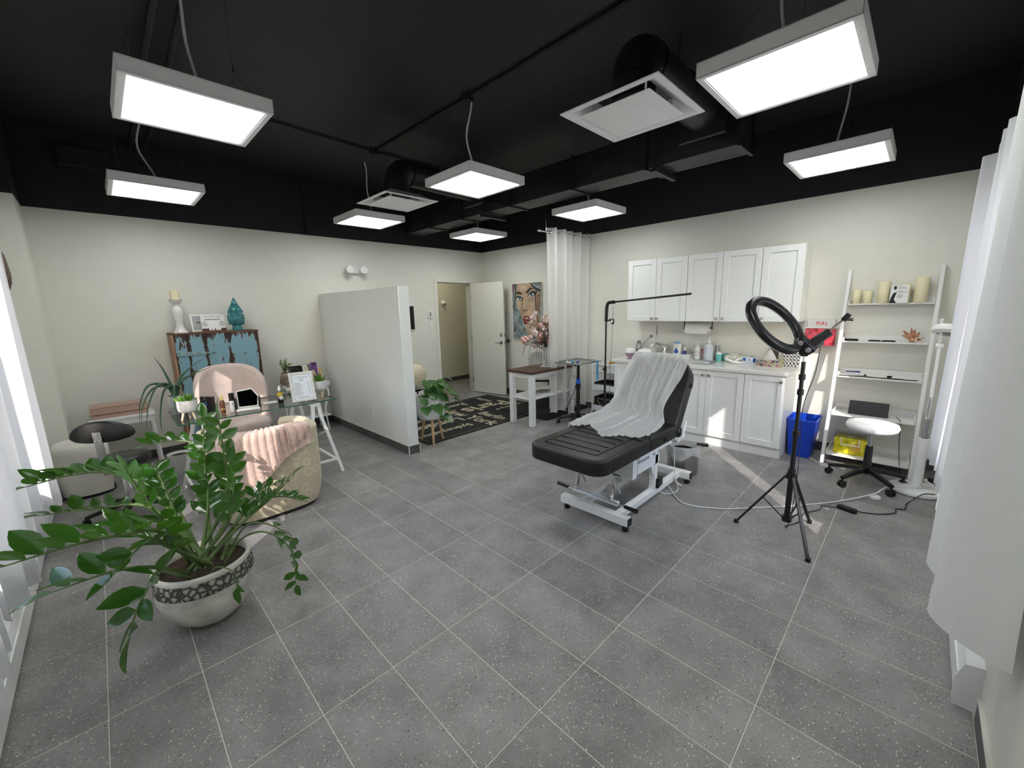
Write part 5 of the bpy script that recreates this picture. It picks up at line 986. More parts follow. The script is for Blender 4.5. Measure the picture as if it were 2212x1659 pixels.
# ------------------------------------------------------------------ rugs
RUGB = mat('black_rug', (.012, .013, .012), .95, var=.25, scale=60, bump=.3, bscale=300); RUGT = mat('rug_lettering', (.46, .40, .29), .95, var=.1, scale=50)
rg = thing('city_rug', 'black rug printed with city names in beige by the door', 'rug', (3.33, 2.66, 0)); RX, RY = 1.18, .80
MB().box(-RX, RX, -RY, RY, .0005, .010, .002).build('pile', RUGB, rg, 0)
b = MB()
for s in (.035, .06):
    for sx in (-1, 1): b.box(*sorted((sx * (RX - s), sx * (RX - s - .006))), -RY + s, RY - s, .0098, .0106)
    for sy in (-1, 1): b.box(-RX + s, RX - s, *sorted((sy * (RY - s), sy * (RY - s - .006))), .0098, .0106)
b.build('border_lines', mat('rug_border', (.10, .09, .075), .95), rg, 0)
def rug_word(w, size, x, y, d):
    xa = {'-x': (-1, 0, 0), '-y': (0, -1, 0)}[d]; ya = {'-x': (0, -1, 0), '-y': (1, 0, 0)}[d]
    text_mb(w, size, frame((x, y, .0104), xa, ya), .0012, bold=True).build('lettering', RUGT, rg, 0)
for w in [('New York', .29, -.06, -.14, '-y'), ('Paris', .47, .56, .13, '-x'), ('Berlin', .23, .21, -.40, '-y'), ('Sydney', .17, -.52, -.50, '-x'), ('London', .28, -.62, -.17, '-x'), ('Rome', .20, .20, .54, '-x'), ('Tokyo', .17, .72, -.20, '-x'), ('Madrid', .13, .84, .52, '-y'), ('Athens', .07, .40, .50, '-y'), ('Santiago', .07, -.22, .38, '-y'), ('Moscow', .20, -.60, .14, '-x'), ('Lisbon', .15, -.92, -.50, '-x'), ('Vienna', .14, .75, -.52, '-x'), ('Toronto', .17, -.58, .45, '-x'), ('Milan', .12, 1.02, -.25, '-y')]: rug_word(*w)
tag(MB().box(-.5, .5, -.48, .48, .0, .011, .003).build('black_rug', RUGB, None, 0, (4.36, 1.955, .0105)), 'plain black mat on the floor under the hanging room curtain', 'rug')
# ------------------------------------------------------------------ wall-mounted small things
t = thing('emergency_light', 'white twin-head emergency light high on the back wall', 'emergency light', (2.345, YB, 2.18)); MB().box(-.085, .085, -.06, 0, -.05, .05, .012, None, 2).build('body', WPLAST, t, 40)
for s in (-1, 1):
    hd = MB().lathe([(0, 0), (.052, 0), (.058, .02), (.05, .06), (.02, .075), (0, .075)], 24, M=frame((s * .105, -.088, 0), (1, 0, 0), (0, 0, 1)) @ Matrix.Rotation(math.pi, 4, 'X') @ Matrix.Translation((0, 0, -.075))).build('lamp_head', WPLAST, t, 50)
    MB().lathe([(.0, -.002), (.046, -.002), (.046, .0), (.0, .0)], 20, M=frame((s * .105, -.090, 0), (1, 0, 0), (0, 0, 1))).build('lens', mat('lamp_lens', (.75, .74, .66), .1, var=.3, scale=60), hd, 40)
t = thing('thermostat', 'small white thermostat with grey display beside the door', 'thermostat', (3.645, YB, 1.50)); MB().box(-.04, .04, -.022, 0, -.06, .06, .004).build('case', WPLAST, t, 0); MB().box(-.02, .014, -.0235, -.022, -.03, .04).build('display', GREYP, t, 0)
t = thing('light_switch', 'white light switch below the thermostat', 'switch', (3.655, YB, 1.335)); MB().box(-.036, .036, -.006, 0, -.058, .058, .002).build('plate', WPLAST, t, 0); MB().box(-.016, .016, -.010, -.006, -.032, .032, .002).build('rocker', WPLAST, t, 0)
t = thing('wall_tablet', 'black tablet mounted on the back wall beyond the partition', 'tablet', (3.22, YB, 1.46)); MB().box(-.10, .10, -.03, -.0, -.20, .20, .006).build('mount', WPLAST, t, 0); MB().box(-.092, .092, -.034, -.0302, -.19, .19, .001).build('screen', BLK, t, 0)
t = thing('partition_outlet', 'white outlet plate low on the glossy partition', 'outlet', (PX0 + .008, 2.55, .35)); MB().box(-.006, 0, -.036, .036, -.058, .058, .002).build('plate', PART, t, 0); MB().box(-.008, -.006, -.016, .016, -.035, .035, .001).build('socket', WPLAST, t, 0)
tag(MB().lathe([(0, 0), (.03, 0), (.032, .012), (.02, .03), (.0, .034)], 18, M=frame((0, 0, 0), (0, 0, 1), (0, 1, 0)) @ Matrix.Identity(4)).build('door_stop', BLK, None, 50, (XR - .034, 3.20, 0.99)), 'round black door stop on the right wall behind the door', 'door stop')
t = thing('hall_camera', 'small white and black camera on the hallway wall seen through the door', 'camera', (4.86, 5.2, 1.72)); MB().lathe([(0, 0), (.05, 0), (.05, .03), (.03, .06), (0, .065)], 18, M=frame((0, 0, 0), (1, 0, 0), (0, 0, 1))).build('body', WPLAST, t, 50); MB().cyl((.01, -.05, -.02), (.03, -.075, -.035), .018, n=12).build('lens', BLK, t)
# ------------------------------------------------------------------ canvas portrait on the right wall
pt = thing('canvas_painting', 'tall canvas portrait of a blue-eyed face with dark hair on the right wall', 'painting', (XR - .005, 2.735, 1.52)); CWD, CHT = .655, .945
MB().box(-.035, 0, -CWD / 2, CWD / 2, -CHT / 2, CHT / 2, .003).build('canvas', mat('canvas_edge', (.60, .58, .54), .7), pt, 0)
Mp = frame((-.0352, CWD / 2, CHT / 2), (0, -1, 0), (0, 0, -1)); PA = lambda nm, c, **k: mat(nm, c, .45, **k); lay = [0]
def paint(name, polys, m_):
    lay[0] += 1; b = MB()
    for pl_ in polys: b.prism([(x * CWD, y * CHT) for x, y in pl_], -.00012 - .00004 * lay[0], -.0001 - .00004 * lay[0], Mp)
    b.build(name, m_, pt, 0)
def ell(cx, cy, rx, ry, rot=0, n=20): return [(cx + rx * math.cos(2 * math.pi * k / n) * math.cos(rot) - ry * math.sin(2 * math.pi * k / n) * math.sin(rot) * 1, cy + rx * math.cos(2 * math.pi * k / n) * math.sin(rot) + ry * math.sin(2 * math.pi * k / n) * math.cos(rot)) for k in range(n)]
paint('painted_background', [[(0, 0), (1, 0), (1, 1), (0, 1)]], PA('paint_teal_grey', (.24, .29, .30), var=.75, scale=9))
paint('painted_skin', [[(.14, .0), (.86, .0), (.97, .2), (.95, .8), (.70, .95), (.50, .86), (.38, .70), (.17, .42), (.12, .2)]], PA('paint_skin', (.50, .35, .24), var=.35, scale=4))
for q_ in (ell(.40, .09, .16, .07), ell(.70, .385, .10, .055, .3), ell(.235, .42, .05, .055, .4), ell(.58, .80, .09, .035)): paint('painted_glow', [q_], PA('paint_glow', (.525, .38, .265), var=.12, scale=6))
for q_ in (ell(.39, .07, .09, .035), ell(.69, .375, .055, .03, .3), [(.415, .25), (.445, .25), (.44, .40), (.455, .455), (.40, .46), (.41, .40)]): paint('painted_highlight', [q_], PA('paint_highlight', (.60, .46, .34), var=.12, scale=8))
paint('painted_shadow', [[(.38, .24), (.40, .24), (.34, .46), (.30, .48)], [(.86, .22), (.97, .2), (.95, .8), (.88, .82)], [(.36, .475), (.54, .475), (.50, .50), (.40, .50)]], PA('paint_shadow', (.26, .15, .09), var=.3, scale=8))
paint('painted_hair', [[(0, 0), (.16, 0), (.13, .15), (.10, .33), (.06, .45), (0, .4)]], PA('paint_hair', (.035, .04, .045), var=.8, scale=16, stretch=(3, 3, 1)))
paint('painted_hair', [[(.62, 0), (1, 0), (1, .17), (.86, .15), (.72, .08)], [(.80, .2), (.84, .2), (.86, .60), (.83, .60)]], MATS['paint_hair'])
rq = random.Random(14)
for q_ in range(10):
    x0 = rq.uniform(0, .12); paint('painted_strand', [[(x0, .01), (x0 + .012, .01), (x0 * .5 + .02, .22), (x0 * .4 + rq.uniform(0, .03), .40), (x0 * .4 + .012, .38), (x0 * .5 + .008, .2)]], PA('paint_strand', (.20 + .2 * rq.random(), .33, .34), var=.3))
for q_ in range(7):
    x0 = .64 + .05 * q_; paint('painted_strand', [[(x0, .005), (x0 + .018, .005), (min(1, x0 + .26), .085 + .012 * (q_ % 3)), (min(1, x0 + .24), .10 + .012 * (q_ % 3))]], MATS['paint_strand'])
paint('painted_brow', [[(.14, .155), (.22, .14), (.34, .17), (.36, .205), (.24, .18), (.14, .185)], [(.49, .155), (.64, .085), (.76, .10), (.64, .12), (.52, .19)]], PA('paint_brow', (.02, .012, .01)))
paint('painted_liner', [ell(.255, .265, .125, .042, .12), [(.54, .235), (.62, .17), (.74, .145), (.90, .165), (.84, .20), (.76, .235), (.62, .25)]], PA('paint_liner', (.012, .012, .014)))
paint('painted_eye_white', [ell(.25, .275, .09, .026, .05), [(.57, .235), (.64, .195), (.74, .185), (.79, .20), (.73, .232), (.63, .245)]], PA('paint_eye_white', (.72, .72, .70)))
paint('painted_iris', [ell(.265, .27, .045, .028), ell(.685, .21, .048, .030)], PA('paint_iris', (.10, .20, .30)))
paint('painted_pupil', [ell(.265, .268, .017, .011), ell(.685, .208, .018, .012)], PA('paint_pupil', (.01, .01, .012)))
paint('painted_lips', [[(.37, .63), (.42, .585), (.48, .575), (.53, .59), (.60, .59), (.63, .63), (.56, .70), (.46, .745), (.40, .72)]], PA('paint_lips', (.16, .018, .022), var=.4, scale=14))
paint('painted_lip_light', [[(.44, .61), (.56, .61), (.58, .64), (.45, .65)], [(.46, .68), (.53, .67), (.50, .71)]], PA('paint_lip_light', (.55, .38, .34)))
paint('painted_nostril', [ell(.40, .485, .022, .009), ell(.50, .482, .02, .008)], PA('paint_nostril', (.06, .025, .015)))
sc_ = [PA('paint_stroke_white', (.58, .60, .60)), PA('paint_stroke_teal', (.10, .27, .31)), PA('paint_stroke_slate', (.10, .12, .15)), PA('paint_stroke_ice', (.34, .45, .50)), PA('paint_stroke_red', (.20, .03, .03))]
for q_ in range(46):
    y0 = rq.uniform(.46, .97); x0 = rq.uniform(.01, max(.05, (y0 - .40) * .62)); a_ = rq.uniform(.9, 1.5); l_ = rq.uniform(.05, .12); w_ = rq.uniform(.008, .022); dx_, dy_ = math.cos(a_) * l_, math.sin(a_) * l_ * .7
    x1, y1 = max(0, x0 - dx_ * .4), min(1, y0 + dy_); paint('painted_stroke', [[(x0, y0), (min(1, x0 + w_), y0), (x1 + w_ * .8, y1), (x1, y1)]], sc_[min(4, int(rq.random() ** 1.3 * 5))])
paint('painted_edge_stroke', [[(.0, .0), (.035, 0), (.03, .14), (.0, .16)]], sc_[4])
# ------------------------------------------------------------------ planter on wooden legs with heart-leaf plant
pl_ = thing('leggy_planter', 'white round pot on wooden legs with heart-shaped leaves by the partition end', 'potted plant', (2.25, 1.92, 0)); CER = mat('white_ceramic', (.78, .78, .78), .25, var=.03)
MB().lathe([(.09, .30), (.14, .31), (.165, .345), (.172, .40), (.172, .585), (.166, .585), (.162, .56), (0, .56)], 34).build('pot', CER, pl_, 50); MB().lathe([(0, .562), (.160, .562), (.1, .566), (0, .566)], 24).build('soil', mat('soil', (.045, .028, .018), .95, var=.5, scale=60, bump=.8, bscale=80), pl_, 0)
for k in range(3): a_ = R(-120 + 120 * k); MB().cyl((.09 * math.cos(a_), .09 * math.sin(a_), .32), (.15 * math.cos(a_), .15 * math.sin(a_), .0105 if False else 0.0), .019, .011, n=12).build('wooden_leg', WOODL, pl_)
HEART = mat('heart_leaf_green', (.035, .10, .018), .35, var=.3, scale=12)
def heart_mesh(nm, L):
    n_ = 9; out = []
    half = [(0, 0), (-.10, .10), (-.14, .26), (-.08, .42), (.10, .50), (.32, .46), (.58, .32), (.82, .13), (1.0, 0)]
    vs = [(x * L, y * L, -.10 * L * x * x + .05 * L * y) for x, y in half] + [(x * L, -y * L, -.10 * L * x * x + .05 * L * y) for x, y in half[1:-1]] + [(x * L, 0, -.10 * L * x * x - .015 * L) for x in (.08, .28, .52, .78)]
    c = [16, 17, 18, 19]; b = MB()
    up = [0, 1, 2, 3, 4, 5, 6, 7, 8]; dn = [0] + list(range(9, 16)) + [8]
    fs = []
    for sd, sg in ((up, 1), (dn, -1)):
        tri = [(sd[0], sd[1], 16), (sd[1], sd[2], 16), (sd[2], sd[3], 16), (sd[3], sd[4], 17), (sd[3], 17, 16), (sd[4], sd[5], 17), (sd[5], sd[6], 18), (sd[5], 18, 17), (sd[6], sd[7], 19), (sd[6], 19, 18), (sd[7], sd[8], 19)]
        fs += [t_ if sg < 0 else t_[::-1] for t_ in tri]
    b.add(vs, fs); return b.mesh(nm, HEART, 60)
hm = [heart_mesh('leaf', l_) for l_ in (.10, .13, .16)]; rf = random.Random(5)
vines = [((.04, -.12, .60), (.10, -.20, .66), (.16, -.24, .62)), ((.08, -.06, .62), (.12, -.06, .74), (.18, -.10, .80)), ((-.06, -.10, .62), (-.10, -.20, .64), (-.10, -.26, .52)), ((.02, -.08, .64), (.02, -.20, .60), (.03, -.245, .45), (.0, -.255, .33)), ((.10, -.02, .62), (.20, -.08, .66), (.25, -.13, .58), (.26, -.15, .48)), ((-.04, -.02, .64), (-.08, -.06, .74), (-.09, -.10, .78)), ((-.10, -.06, .60), (-.18, -.14, .60), (-.20, -.20, .50)), ((.06, .04, .62), (.20, .02, .70), (.30, -.04, .62), (.36, -.08, .52)), ((.02, .0, .66), (.02, -.1, .76), (.06, -.16, .74))]
for v_ in vines:
    pts = smoothpts([(v_[0][0] * .5, v_[0][1] * .5, .565)] + list(v_), 5); st_ = MB().tube(pts, .0035, 6).build('vine', HEART, pl_)
    for i in range(5, len(pts), 4 if len(v_) > 3 else 5):
        p = Vector(pts[min(i + 1, len(pts) - 1)]); d = Vector((p.x * .8 + rf.uniform(-.05, .05), p.y * .9 - .06, -.10 + rf.uniform(-.1, .02))).normalized(); me_ = hm[rf.randrange(3)]
        lf = link('leaf', me_, st_); side_ = d.cross(Vector((0, 0, 1))).normalized(); up_ = side_.cross(d); M_ = Matrix((d, -side_, up_)).transposed().to_4x4(); M_.translation = p; lf.matrix_local = M_

t = thing('hallway_fill_lamp', 'added unseen fill lamp on the hallway ceiling, brightening the hall beyond the door', 'ceiling light', (4.55, 4.6, 2.6)); MB().lathe([(0, -.06), (.12, -.055), (.16, -.02), (.165, 0), (0, 0)], 28).build('shade', mat('hall_fill_shade', (.9, .88, .8), .5, emit=(1, .95, .8), estr=17.0), t, 50); MB().lathe([(.165, -.02), (.175, -.02), (.175, 0), (.165, 0)], 28).build('trim_ring', WMET, t, 50)  # added lamp, hidden from view, lifts the dark hallway
# ------------------------------------------------------------------ glass desk on trestles
dk = thing('glass_desk', 'clear glass-topped desk on white trestle legs', 'desk', (0.525, 2.22, 0)); DZ = .745
MB().box(-.612, .612, -.338, .338, DZ - .010, DZ).build('glass_top', DESKG, dk, 0)
MB().box(-.615, -.612, -.341, .341, DZ - .010, DZ).box(.612, .615, -.341, .341, DZ - .010, DZ).box(-.612, .612, -.341, -.338, DZ - .010, DZ).box(-.612, .612, .338, .341, DZ - .010, DZ).build('glass_edge', GLEDGE, dk, 0)
for cx in (-.42, .43):
    MB().box(cx - .03, cx + .03, -.31, .31, DZ - .055, DZ - .0115, .003).build('trestle_beam', WMET, dk, 0)
    for y in (-.29, .29):
        for s in (-1, 1):
            k_ = Vector((cx + s * .035, y, .60)); MB().bar((cx + s * .028, y, DZ - .03), k_, .03, .022, up=(0, 1, 0)).bar(k_, (cx + s * .165, y * 1.27, 0), .03, .022, up=(0, 1, 0), bev=.002).build('leg', WMET, dk, 0)
        MB().bar((cx - .135, y * 1.21, .14), (cx + .135, y * 1.21, .14), .02, .02).build('cross_tie', WMET, dk, 0)
    for s in (-1, 1): MB().bar((cx + s * .14, -.355, .115), (cx + s * .14, .355, .115), .02, .02).build('stretcher', WMET, dk, 0)
    for y in (-.22, .22): MB().cyl((cx, y, DZ - .0115), (cx, y, DZ - .0101), .02, n=12).build('glass_pad', CLEARP, dk)
# ------------------------------------------------------------------ cream tub armchair with ribbed pink blanket
ac = thing('tub_armchair', 'cream tub armchair with tone-on-tone circles seen from behind', 'armchair', (0.40, 1.62, 0))
CREAM = bpy.data.materials.new('cream_circle_fabric'); CREAM.use_nodes = True; n, l = nt(CREAM); b_ = n['Principled BSDF']; b_.inputs['Roughness'].default_value = .75; b_.inputs['Sheen Weight'].default_value = .2
tc = n.new('ShaderNodeTexCoord'); vo = n.new('ShaderNodeTexVoronoi'); vo.inputs['Scale'].default_value = 11; vo.inputs['Randomness'].default_value = .55; l.new(tc.outputs['Object'], vo.inputs['Vector'])
ma = n.new('ShaderNodeMath'); ma.operation = 'SUBTRACT'; ma.inputs[1].default_value = .34; l.new(vo.outputs['Distance'], ma.inputs[0]); mb2 = n.new('ShaderNodeMath'); mb2.operation = 'ABSOLUTE'; l.new(ma.outputs[0], mb2.inputs[0])
mr = n.new('ShaderNodeMapRange'); mr.inputs[1].default_value = .04; mr.inputs[2].default_value = .09; l.new(mb2.outputs[0], mr.inputs[0]); mx = n.new('ShaderNodeMixRGB'); mx.inputs[1].default_value = (.66, .58, .43, 1); mx.inputs[2].default_value = (.56, .48, .345, 1); l.new(mr.outputs[0], mx.inputs[0]); l.new(mx.outputs[0], b_.inputs['Base Color'])
def sup(a, hx, hy, p=3.6):
    c, s = math.cos(a), math.sin(a); k = (abs(c / hx) ** p + abs(s / hy) ** p) ** (-1 / p); return Vector((c * k, s * k, 0))
def tub(parent, hx, hy, H, th, seat, m, arm_drop=.04, a0=-230, a1=50, taper=.90, p=3.6, nm='shell'):
    prof = [(0, .03, taper), (0, .10, .955), (0, .25, 1.0), (0, H - .03, 1.0), (.25, H - .006, 1.0), (.5, H, 1.0), (.75, H - .006, 1.0), (1, H - .03, 1.0), (1, seat - .06, 1.0)]
    def fn(u, v):
        a = R(a0 + (a1 - a0) * u); q = v * (len(prof) - 1); i = min(int(q), len(prof) - 2); f = q - i; (w0, z0, s0), (w1, z1, s1) = prof[i], prof[i + 1]; w, z, s = w0 + (w1 - w0) * f, z0 + (z1 - z0) * f, s0 + (s1 - s0) * f
        o_ = sup(a, hx, hy, p); i_ = sup(a, hx - th, hy - th, p); pt_ = o_.lerp(i_, w) * s; drop = arm_drop * max(0, math.sin(a)) if z > H * .6 else 0
        return (pt_.x, pt_.y, z - drop)
    g = MB().grid(fn, 64, 32)
    for e in (0, 64): g.add([g.v[e * 33 + j] for j in range(33)], [tuple(range(33)) if e else tuple(range(32, -1, -1))])
    g.build(nm, m, parent, 50)
tub(ac, .385, .36, .69, .11, .42, CREAM)
cushion([tuple(sup(R(-a_), .272, .30)[:2])[::1] for a_ in range(360, 0, -12)], .16, .04, Matrix.Translation((0, .05, .30)), .02).build('seat_cushion', CREAM, ac, 60)
MB().prism([tuple((sup(R(a_), .33, .31))[:2]) for a_ in range(0, 360, 12)], .0, .035).build('plinth', BLKM, ac, 0); MB().prism([tuple((sup(R(a_), .335, .315))[:2]) for a_ in range(0, 360, 12)], .035, .31).build('seat_base', CREAM, ac, 40)
BLAN = mat('pink_plush', (.66, .47, .41), .95, var=.12, scale=40, bump=.35, bscale=180, sheen=.5)
bl = thing('ribbed_blanket', 'pink ribbed plush blanket draped over the armchair back', 'blanket', (0.40, 1.62, 0)); NR = 19
def blanket(u, v):
    ad = 172 + 136 * u; a = R(ad); H = .69
    hang = .13 + .26 * math.exp(-((u - .52) / .26) ** 2) + (.12 if u < .3 else 0) * (1 - u / .3); inner = .16 + .05 * math.sin(u * 5)
    tot = inner + .13 + hang; q = v * tot - inner
    rib = .017 * abs(math.sin(math.pi * (u * NR + .35 * math.sin(v * 3)))) ** .7 + .004
    o_ = sup(a, .385, .36); i_ = sup(a, .275, .25); d = o_.normalized(); sag = .012 * math.sin(v * 9 + u * 6)
    if q < 0: pt_ = i_ * (1 - .02) - d * rib; z = H + q - .01; pt_.z = z
    elif q < .13: f = q / .13; pt_ = i_.lerp(o_, f) + d * (rib * (f * 2 - 1)); pt_.z = H + .006 + rib * (1 - .3 * abs(f - .5)) + .012 * math.sin(f * math.pi)
    else: pt_ = o_ + d * (rib + .004 + .02 * max(0, sag) + .05 * (q - .13)); pt_.z = H + .006 - (q - .13) + .01 * math.sin(u * 11) * (q - .13) * 3
    return pt_
MB().grid(blanket, NR * 8, 30).build('plush', BLAN, bl, 80)
def fold(u, v):
    x, y, z = blanket(.80 + .14 * u, .52 + .38 * v * (1 - .3 * u)); c = Vector((x, y, 0)).normalized() * (.02 + .012 * math.sin(v * math.pi)); return (x + c.x, y + c.y, z + .012 * (1 - v))
MB().grid(fold, 24, 14).build('folded_corner', BLAN, bl, 80)
x, y, z = blanket(.545, 1.0); MB().box(-.025, .025, -.001, .001, -.045, .02, 0, Matrix.Translation((x, y - .006, z)) @ Matrix.Rotation(R(10), 4, 'Y')).build('care_tag', WPLAST, bl, 0)
# ------------------------------------------------------------------ pink chair behind the desk
PINKF = mat('dusty_pink_velvet', (.60, .48, .45), .85, var=.08, scale=9, bump=.15, bscale=60, sheen=.4)
pc = thing('pink_chair', 'dusty pink round-backed chair behind the glass desk', 'chair', (0.47, 2.72, 0))
def pback(u, v):
    s = (u - .5) * 2; a = R(90 + 88 * s); r_ = .275; edge = (1 - abs(s) ** 2.6) ** .5 if abs(s) < 1 else 0; z = .42 + (.22 + .43 * edge) * v; k = 1 + .10 * v
    return (-r_ * 1.0 * math.cos(a) * k * -1, .02 + r_ * .95 * math.sin(a) * k + .05 * v, z)
o = MB().grid(pback, 44, 14).build('back_shell', PINKF, pc, 70); mo = o.modifiers.new('padding', 'SOLIDIFY'); mo.thickness = .05; mo.offset = 0
cushion([tuple(sup(R(a_), .27, .27, 2.6)[:2]) for a_ in range(0, 360, 12)], .11, .035, Matrix.Translation((0, .02, .40)), .02).build('seat', PINKF, pc, 60)
MB().cyl((0, 0, .10), (0, 0, .40), .03).build('column', WMET, pc); star_base(pc, 5, .27, .10, WMET, R(20), BLK, .026)
# ------------------------------------------------------------------ things on the desk
MARB = mat('marble_ceramic', (.70, .70, .70), .3, var=.22, scale=16, stretch=(1, 1, .4)); SUCC = mat('succulent_green', (.085, .21, .02), .5, var=.3, scale=20); SOIL = MATS['soil']
def marble_pot(label, loc, seed, tall=.10, n=46, spread=.055):
    t = thing('marble_pot', label, 'potted plant', loc, R(seed * 25), 'marble pots on wooden legs'); z0 = .065
    MB().lathe([(.045, z0), (.062, z0 + .012), (.068, z0 + .04), (.068, z0 + .10), (.063, z0 + .10), (.060, z0 + .085), (0, z0 + .085)], 28).build('pot', MARB, t, 50); MB().lathe([(0, z0 + .0852), (.059, z0 + .0852), (0, z0 + .088)], 16).build('soil', SOIL, t, 0)
    for k in range(3): a_ = R(120 * k); MB().cyl((.03 * math.cos(a_), .03 * math.sin(a_), z0 + .01), (.052 * math.cos(a_), .052 * math.sin(a_), 0), .010, .007, n=10).build('wooden_leg', WOODP, t)
    rf = random.Random(seed)
    for k in range(n):
        a_ = rf.uniform(0, 6.283); q = rf.uniform(0, spread) ; b0 = Vector((q * math.cos(a_), q * math.sin(a_), z0 + .08)); d = Vector((math.cos(a_) * (q * 14 + .1), math.sin(a_) * (q * 14 + .1), 1)).normalized(); L = tall * rf.uniform(.55, 1) * (1 - q * 5); L = max(L, .035); s_ = d.orthogonal().normalized() * .007
        w_ = d.cross(s_); b = MB(); b.add([b0, b0 + d * L * .5 + s_, b0 + d * L * .55 + w_, b0 + d * L * .5 - s_, b0 + d * L * .5 - w_, b0 + d * L], [(0, 1, 2), (0, 2, 3), (0, 3, 4), (0, 4, 1), (5, 2, 1), (5, 3, 2), (5, 4, 3), (5, 1, 4)]); b.build('leaf', SUCC, t, 60)
marble_pot('marbled white pot with green succulent at the left end of the desk', (0.005, 2.03, DZ), 3, .09)
marble_pot('marbled white pot with spiky succulent at the right end of the desk', (1.07, 2.10, DZ), 6, .11, 30, .04)
AL = mat('aloe_green', (.035, .085, .045), .4, var=.3, scale=10, stretch=(1, 1, 3)); FACET = mat('grey_facet_pot', (.33, .34, .36), .3, var=.08)
t = thing('aloe_plant', 'trailing dark green aloe in a grey faceted pot on the desk left end', 'potted plant', (-0.02, 2.38, DZ)); MB().lathe([(.05, 0), (.085, .07), (.07, .16), (.062, .16), (.06, .145), (0, .145)], 7).build('faceted_pot', FACET, t, 10); MB().lathe([(0, .146), (.058, .146), (0, .15)], 7).build('soil', SOIL, t, 0)
aloe = [[(-.06, -.02, .26), (-.17, -.06, .28), (-.24, -.10, .16), (-.27, -.12, .0)], [(-.04, -.05, .26), (-.12, -.14, .28), (-.20, -.20, .14), (-.24, -.22, -.04)], [(.03, .0, .28), (.12, .02, .38), (.24, .03, .46)], [(.03, -.02, .26), (.13, -.03, .33), (.27, -.04, .38)], [(-.03, .02, .28), (-.06, .03, .40), (-.10, .03, .50)], [(0, -.05, .24), (-.02, -.14, .25), (-.04, -.20, .10), (-.05, -.22, -.06)], [(-.05, .02, .24), (-.14, .03, .24), (-.22, .04, .12), (-.26, .05, -.06)], [(.02, -.04, .24), (.03, -.12, .22), (.05, -.17, .08)], [(-.02, -.04, .25), (-.09, -.12, .22), (-.14, -.18, .04), (-.15, -.2, -.10)], [(.03, .04, .26), (.1, .1, .3), (.16, .14, .28)]]
for q in aloe: pts = smoothpts([(q[0][0] * .2, q[0][1] * .2, .145)] + q, 5); m_ = len(pts); MB().tube(pts, [.013 * (1 - .92 * (i / (m_ - 1)) ** 1.3) for i in range(m_)], 7).build('leaf', AL, t, 60)
BROWNG = mat('dark_brown_box', (.035, .026, .026), .3, var=.4, scale=30); AMBER = mat('amber_bottle', (.16, .06, .03), .2)
t = thing('cosmetic_box', 'dark display of cosmetic packs with a pale S beside the mirror', 'cosmetics', (0.15, 2.10, DZ + .0005), R(-12)); MB().box(-.06, .06, -.045, .045, 0, .005).build('holder', CLEARP, t, 0)
for k, (x, y, h_) in enumerate(((-.035, .01, .16), (.0, .018, .155), (.033, .012, .15), (-.02, -.026, .135))): MB().box(x - .016, x + .016, y - .013, y + .013, .0055, h_, .002).build('pack', BROWNG, t, 0)
text_mb('S', .05, frame((-.012, -.0395, .10), (1, 0, 0), (0, 0, 1)), .001).build('lettering', SKYB, t, 0)
t = thing('serum_bottle', 'brown cosmetic tube with pale cap between the packs and white bottle', 'bottle', (0.245, 2.07, DZ)); MB().lathe([(.016, 0), (.018, .004), (.018, .10), (.011, .115)], 16).build('bottle_body', AMBER, t, 50); MB().lathe([(.0185, .03), (.0185, .045)], 16, cap=False).build('gold_band', mat('gold', (.6, .42, .15), .3, .8), t, 50); MB().lathe([(.011, .115), (.011, .15), (0, .15)], 14).build('cap', mat('pale_yellow', (.7, .62, .2), .4), t, 50)
t = thing('cleanser_bottle', 'white cosmetic bottle with black cap left of the mirror', 'bottle', (0.315, 2.06, DZ)); MB().lathe([(.020, 0), (.022, .004), (.022, .09), (.02, .10)], 16).build('bottle_body', WPLAST, t, 50); MB().lathe([(.021, .10), (.021, .165), (0, .167)], 16).build('cap', BLK, t, 50); text_mb('S', .03, frame((-.004, -.0225, .072), (1, -.15, 0), (0, 0, 1)), .001).build('lettering', BLK, t, 0)
MIRR = mat('mirror_silver', (.9, .9, .9), .02, 1.0, var=.01)
t = thing('vanity_mirror', 'folding tabletop mirror with black side arms on the desk', 'mirror', (0.425, 2.03, DZ), R(-14)); Mv = frame((0, -.01, .035), (1, 0, 0), (0, .32, .95))
MB().prism([(-.075, -.005), (.075, -.005), (.085, .085), (.04, .16), (-.08, .145)], -.010, 0, Mv).build('mirror_frame', WPLAST, t, 0); MB().prism([(-.066, .002), (.068, .002), (.077, .083), (.036, .151), (-.071, .137)], .0, .002, Mv).build('mirror_glass', MIRR, t, 0)
for s in (-1, 1): MB().box(s * .088 - .008, s * .088 + .008, -.03, .05, 0, .11, .006).build('side_arm', BLK, t, 40)
MB().box(-.09, .09, -.045, .05, 0, .022, .005).build('stand', WPLAST, t, 40)
t = thing('price_list_frame', 'silver-white picture frame with printed price list on the desk', 'picture frame', (0.885, 2.02, DZ), R(-6)); Mq = frame((0, -.035, .003), (1, 0, 0), (0, .28, .96)); w_, h_ = .105, .285; FR = mat('silvered_white', (.66, .66, .64), .35, var=.12, scale=50)
MB().box(-w_, -w_ + .024, 0, h_, 0, .014, .003, Mq).box(w_ - .024, w_, 0, h_, 0, .014, .003, Mq).box(-w_ + .024, w_ - .024, 0, .024, 0, .014, .003, Mq).box(-w_ + .024, w_ - .024, h_ - .024, h_, 0, .014, .003, Mq).build('frame', FR, t, 0)
MB().box(-w_ + .024, w_ - .024, .024, h_ - .024, .002, .005, 0, Mq).build('sheet', mat('price_paper', (.74, .79, .86), .5, var=.01), t, 0); b = MB(); b.box(-.06, .06, .232, .236, .005, .0056, 0, Mq)
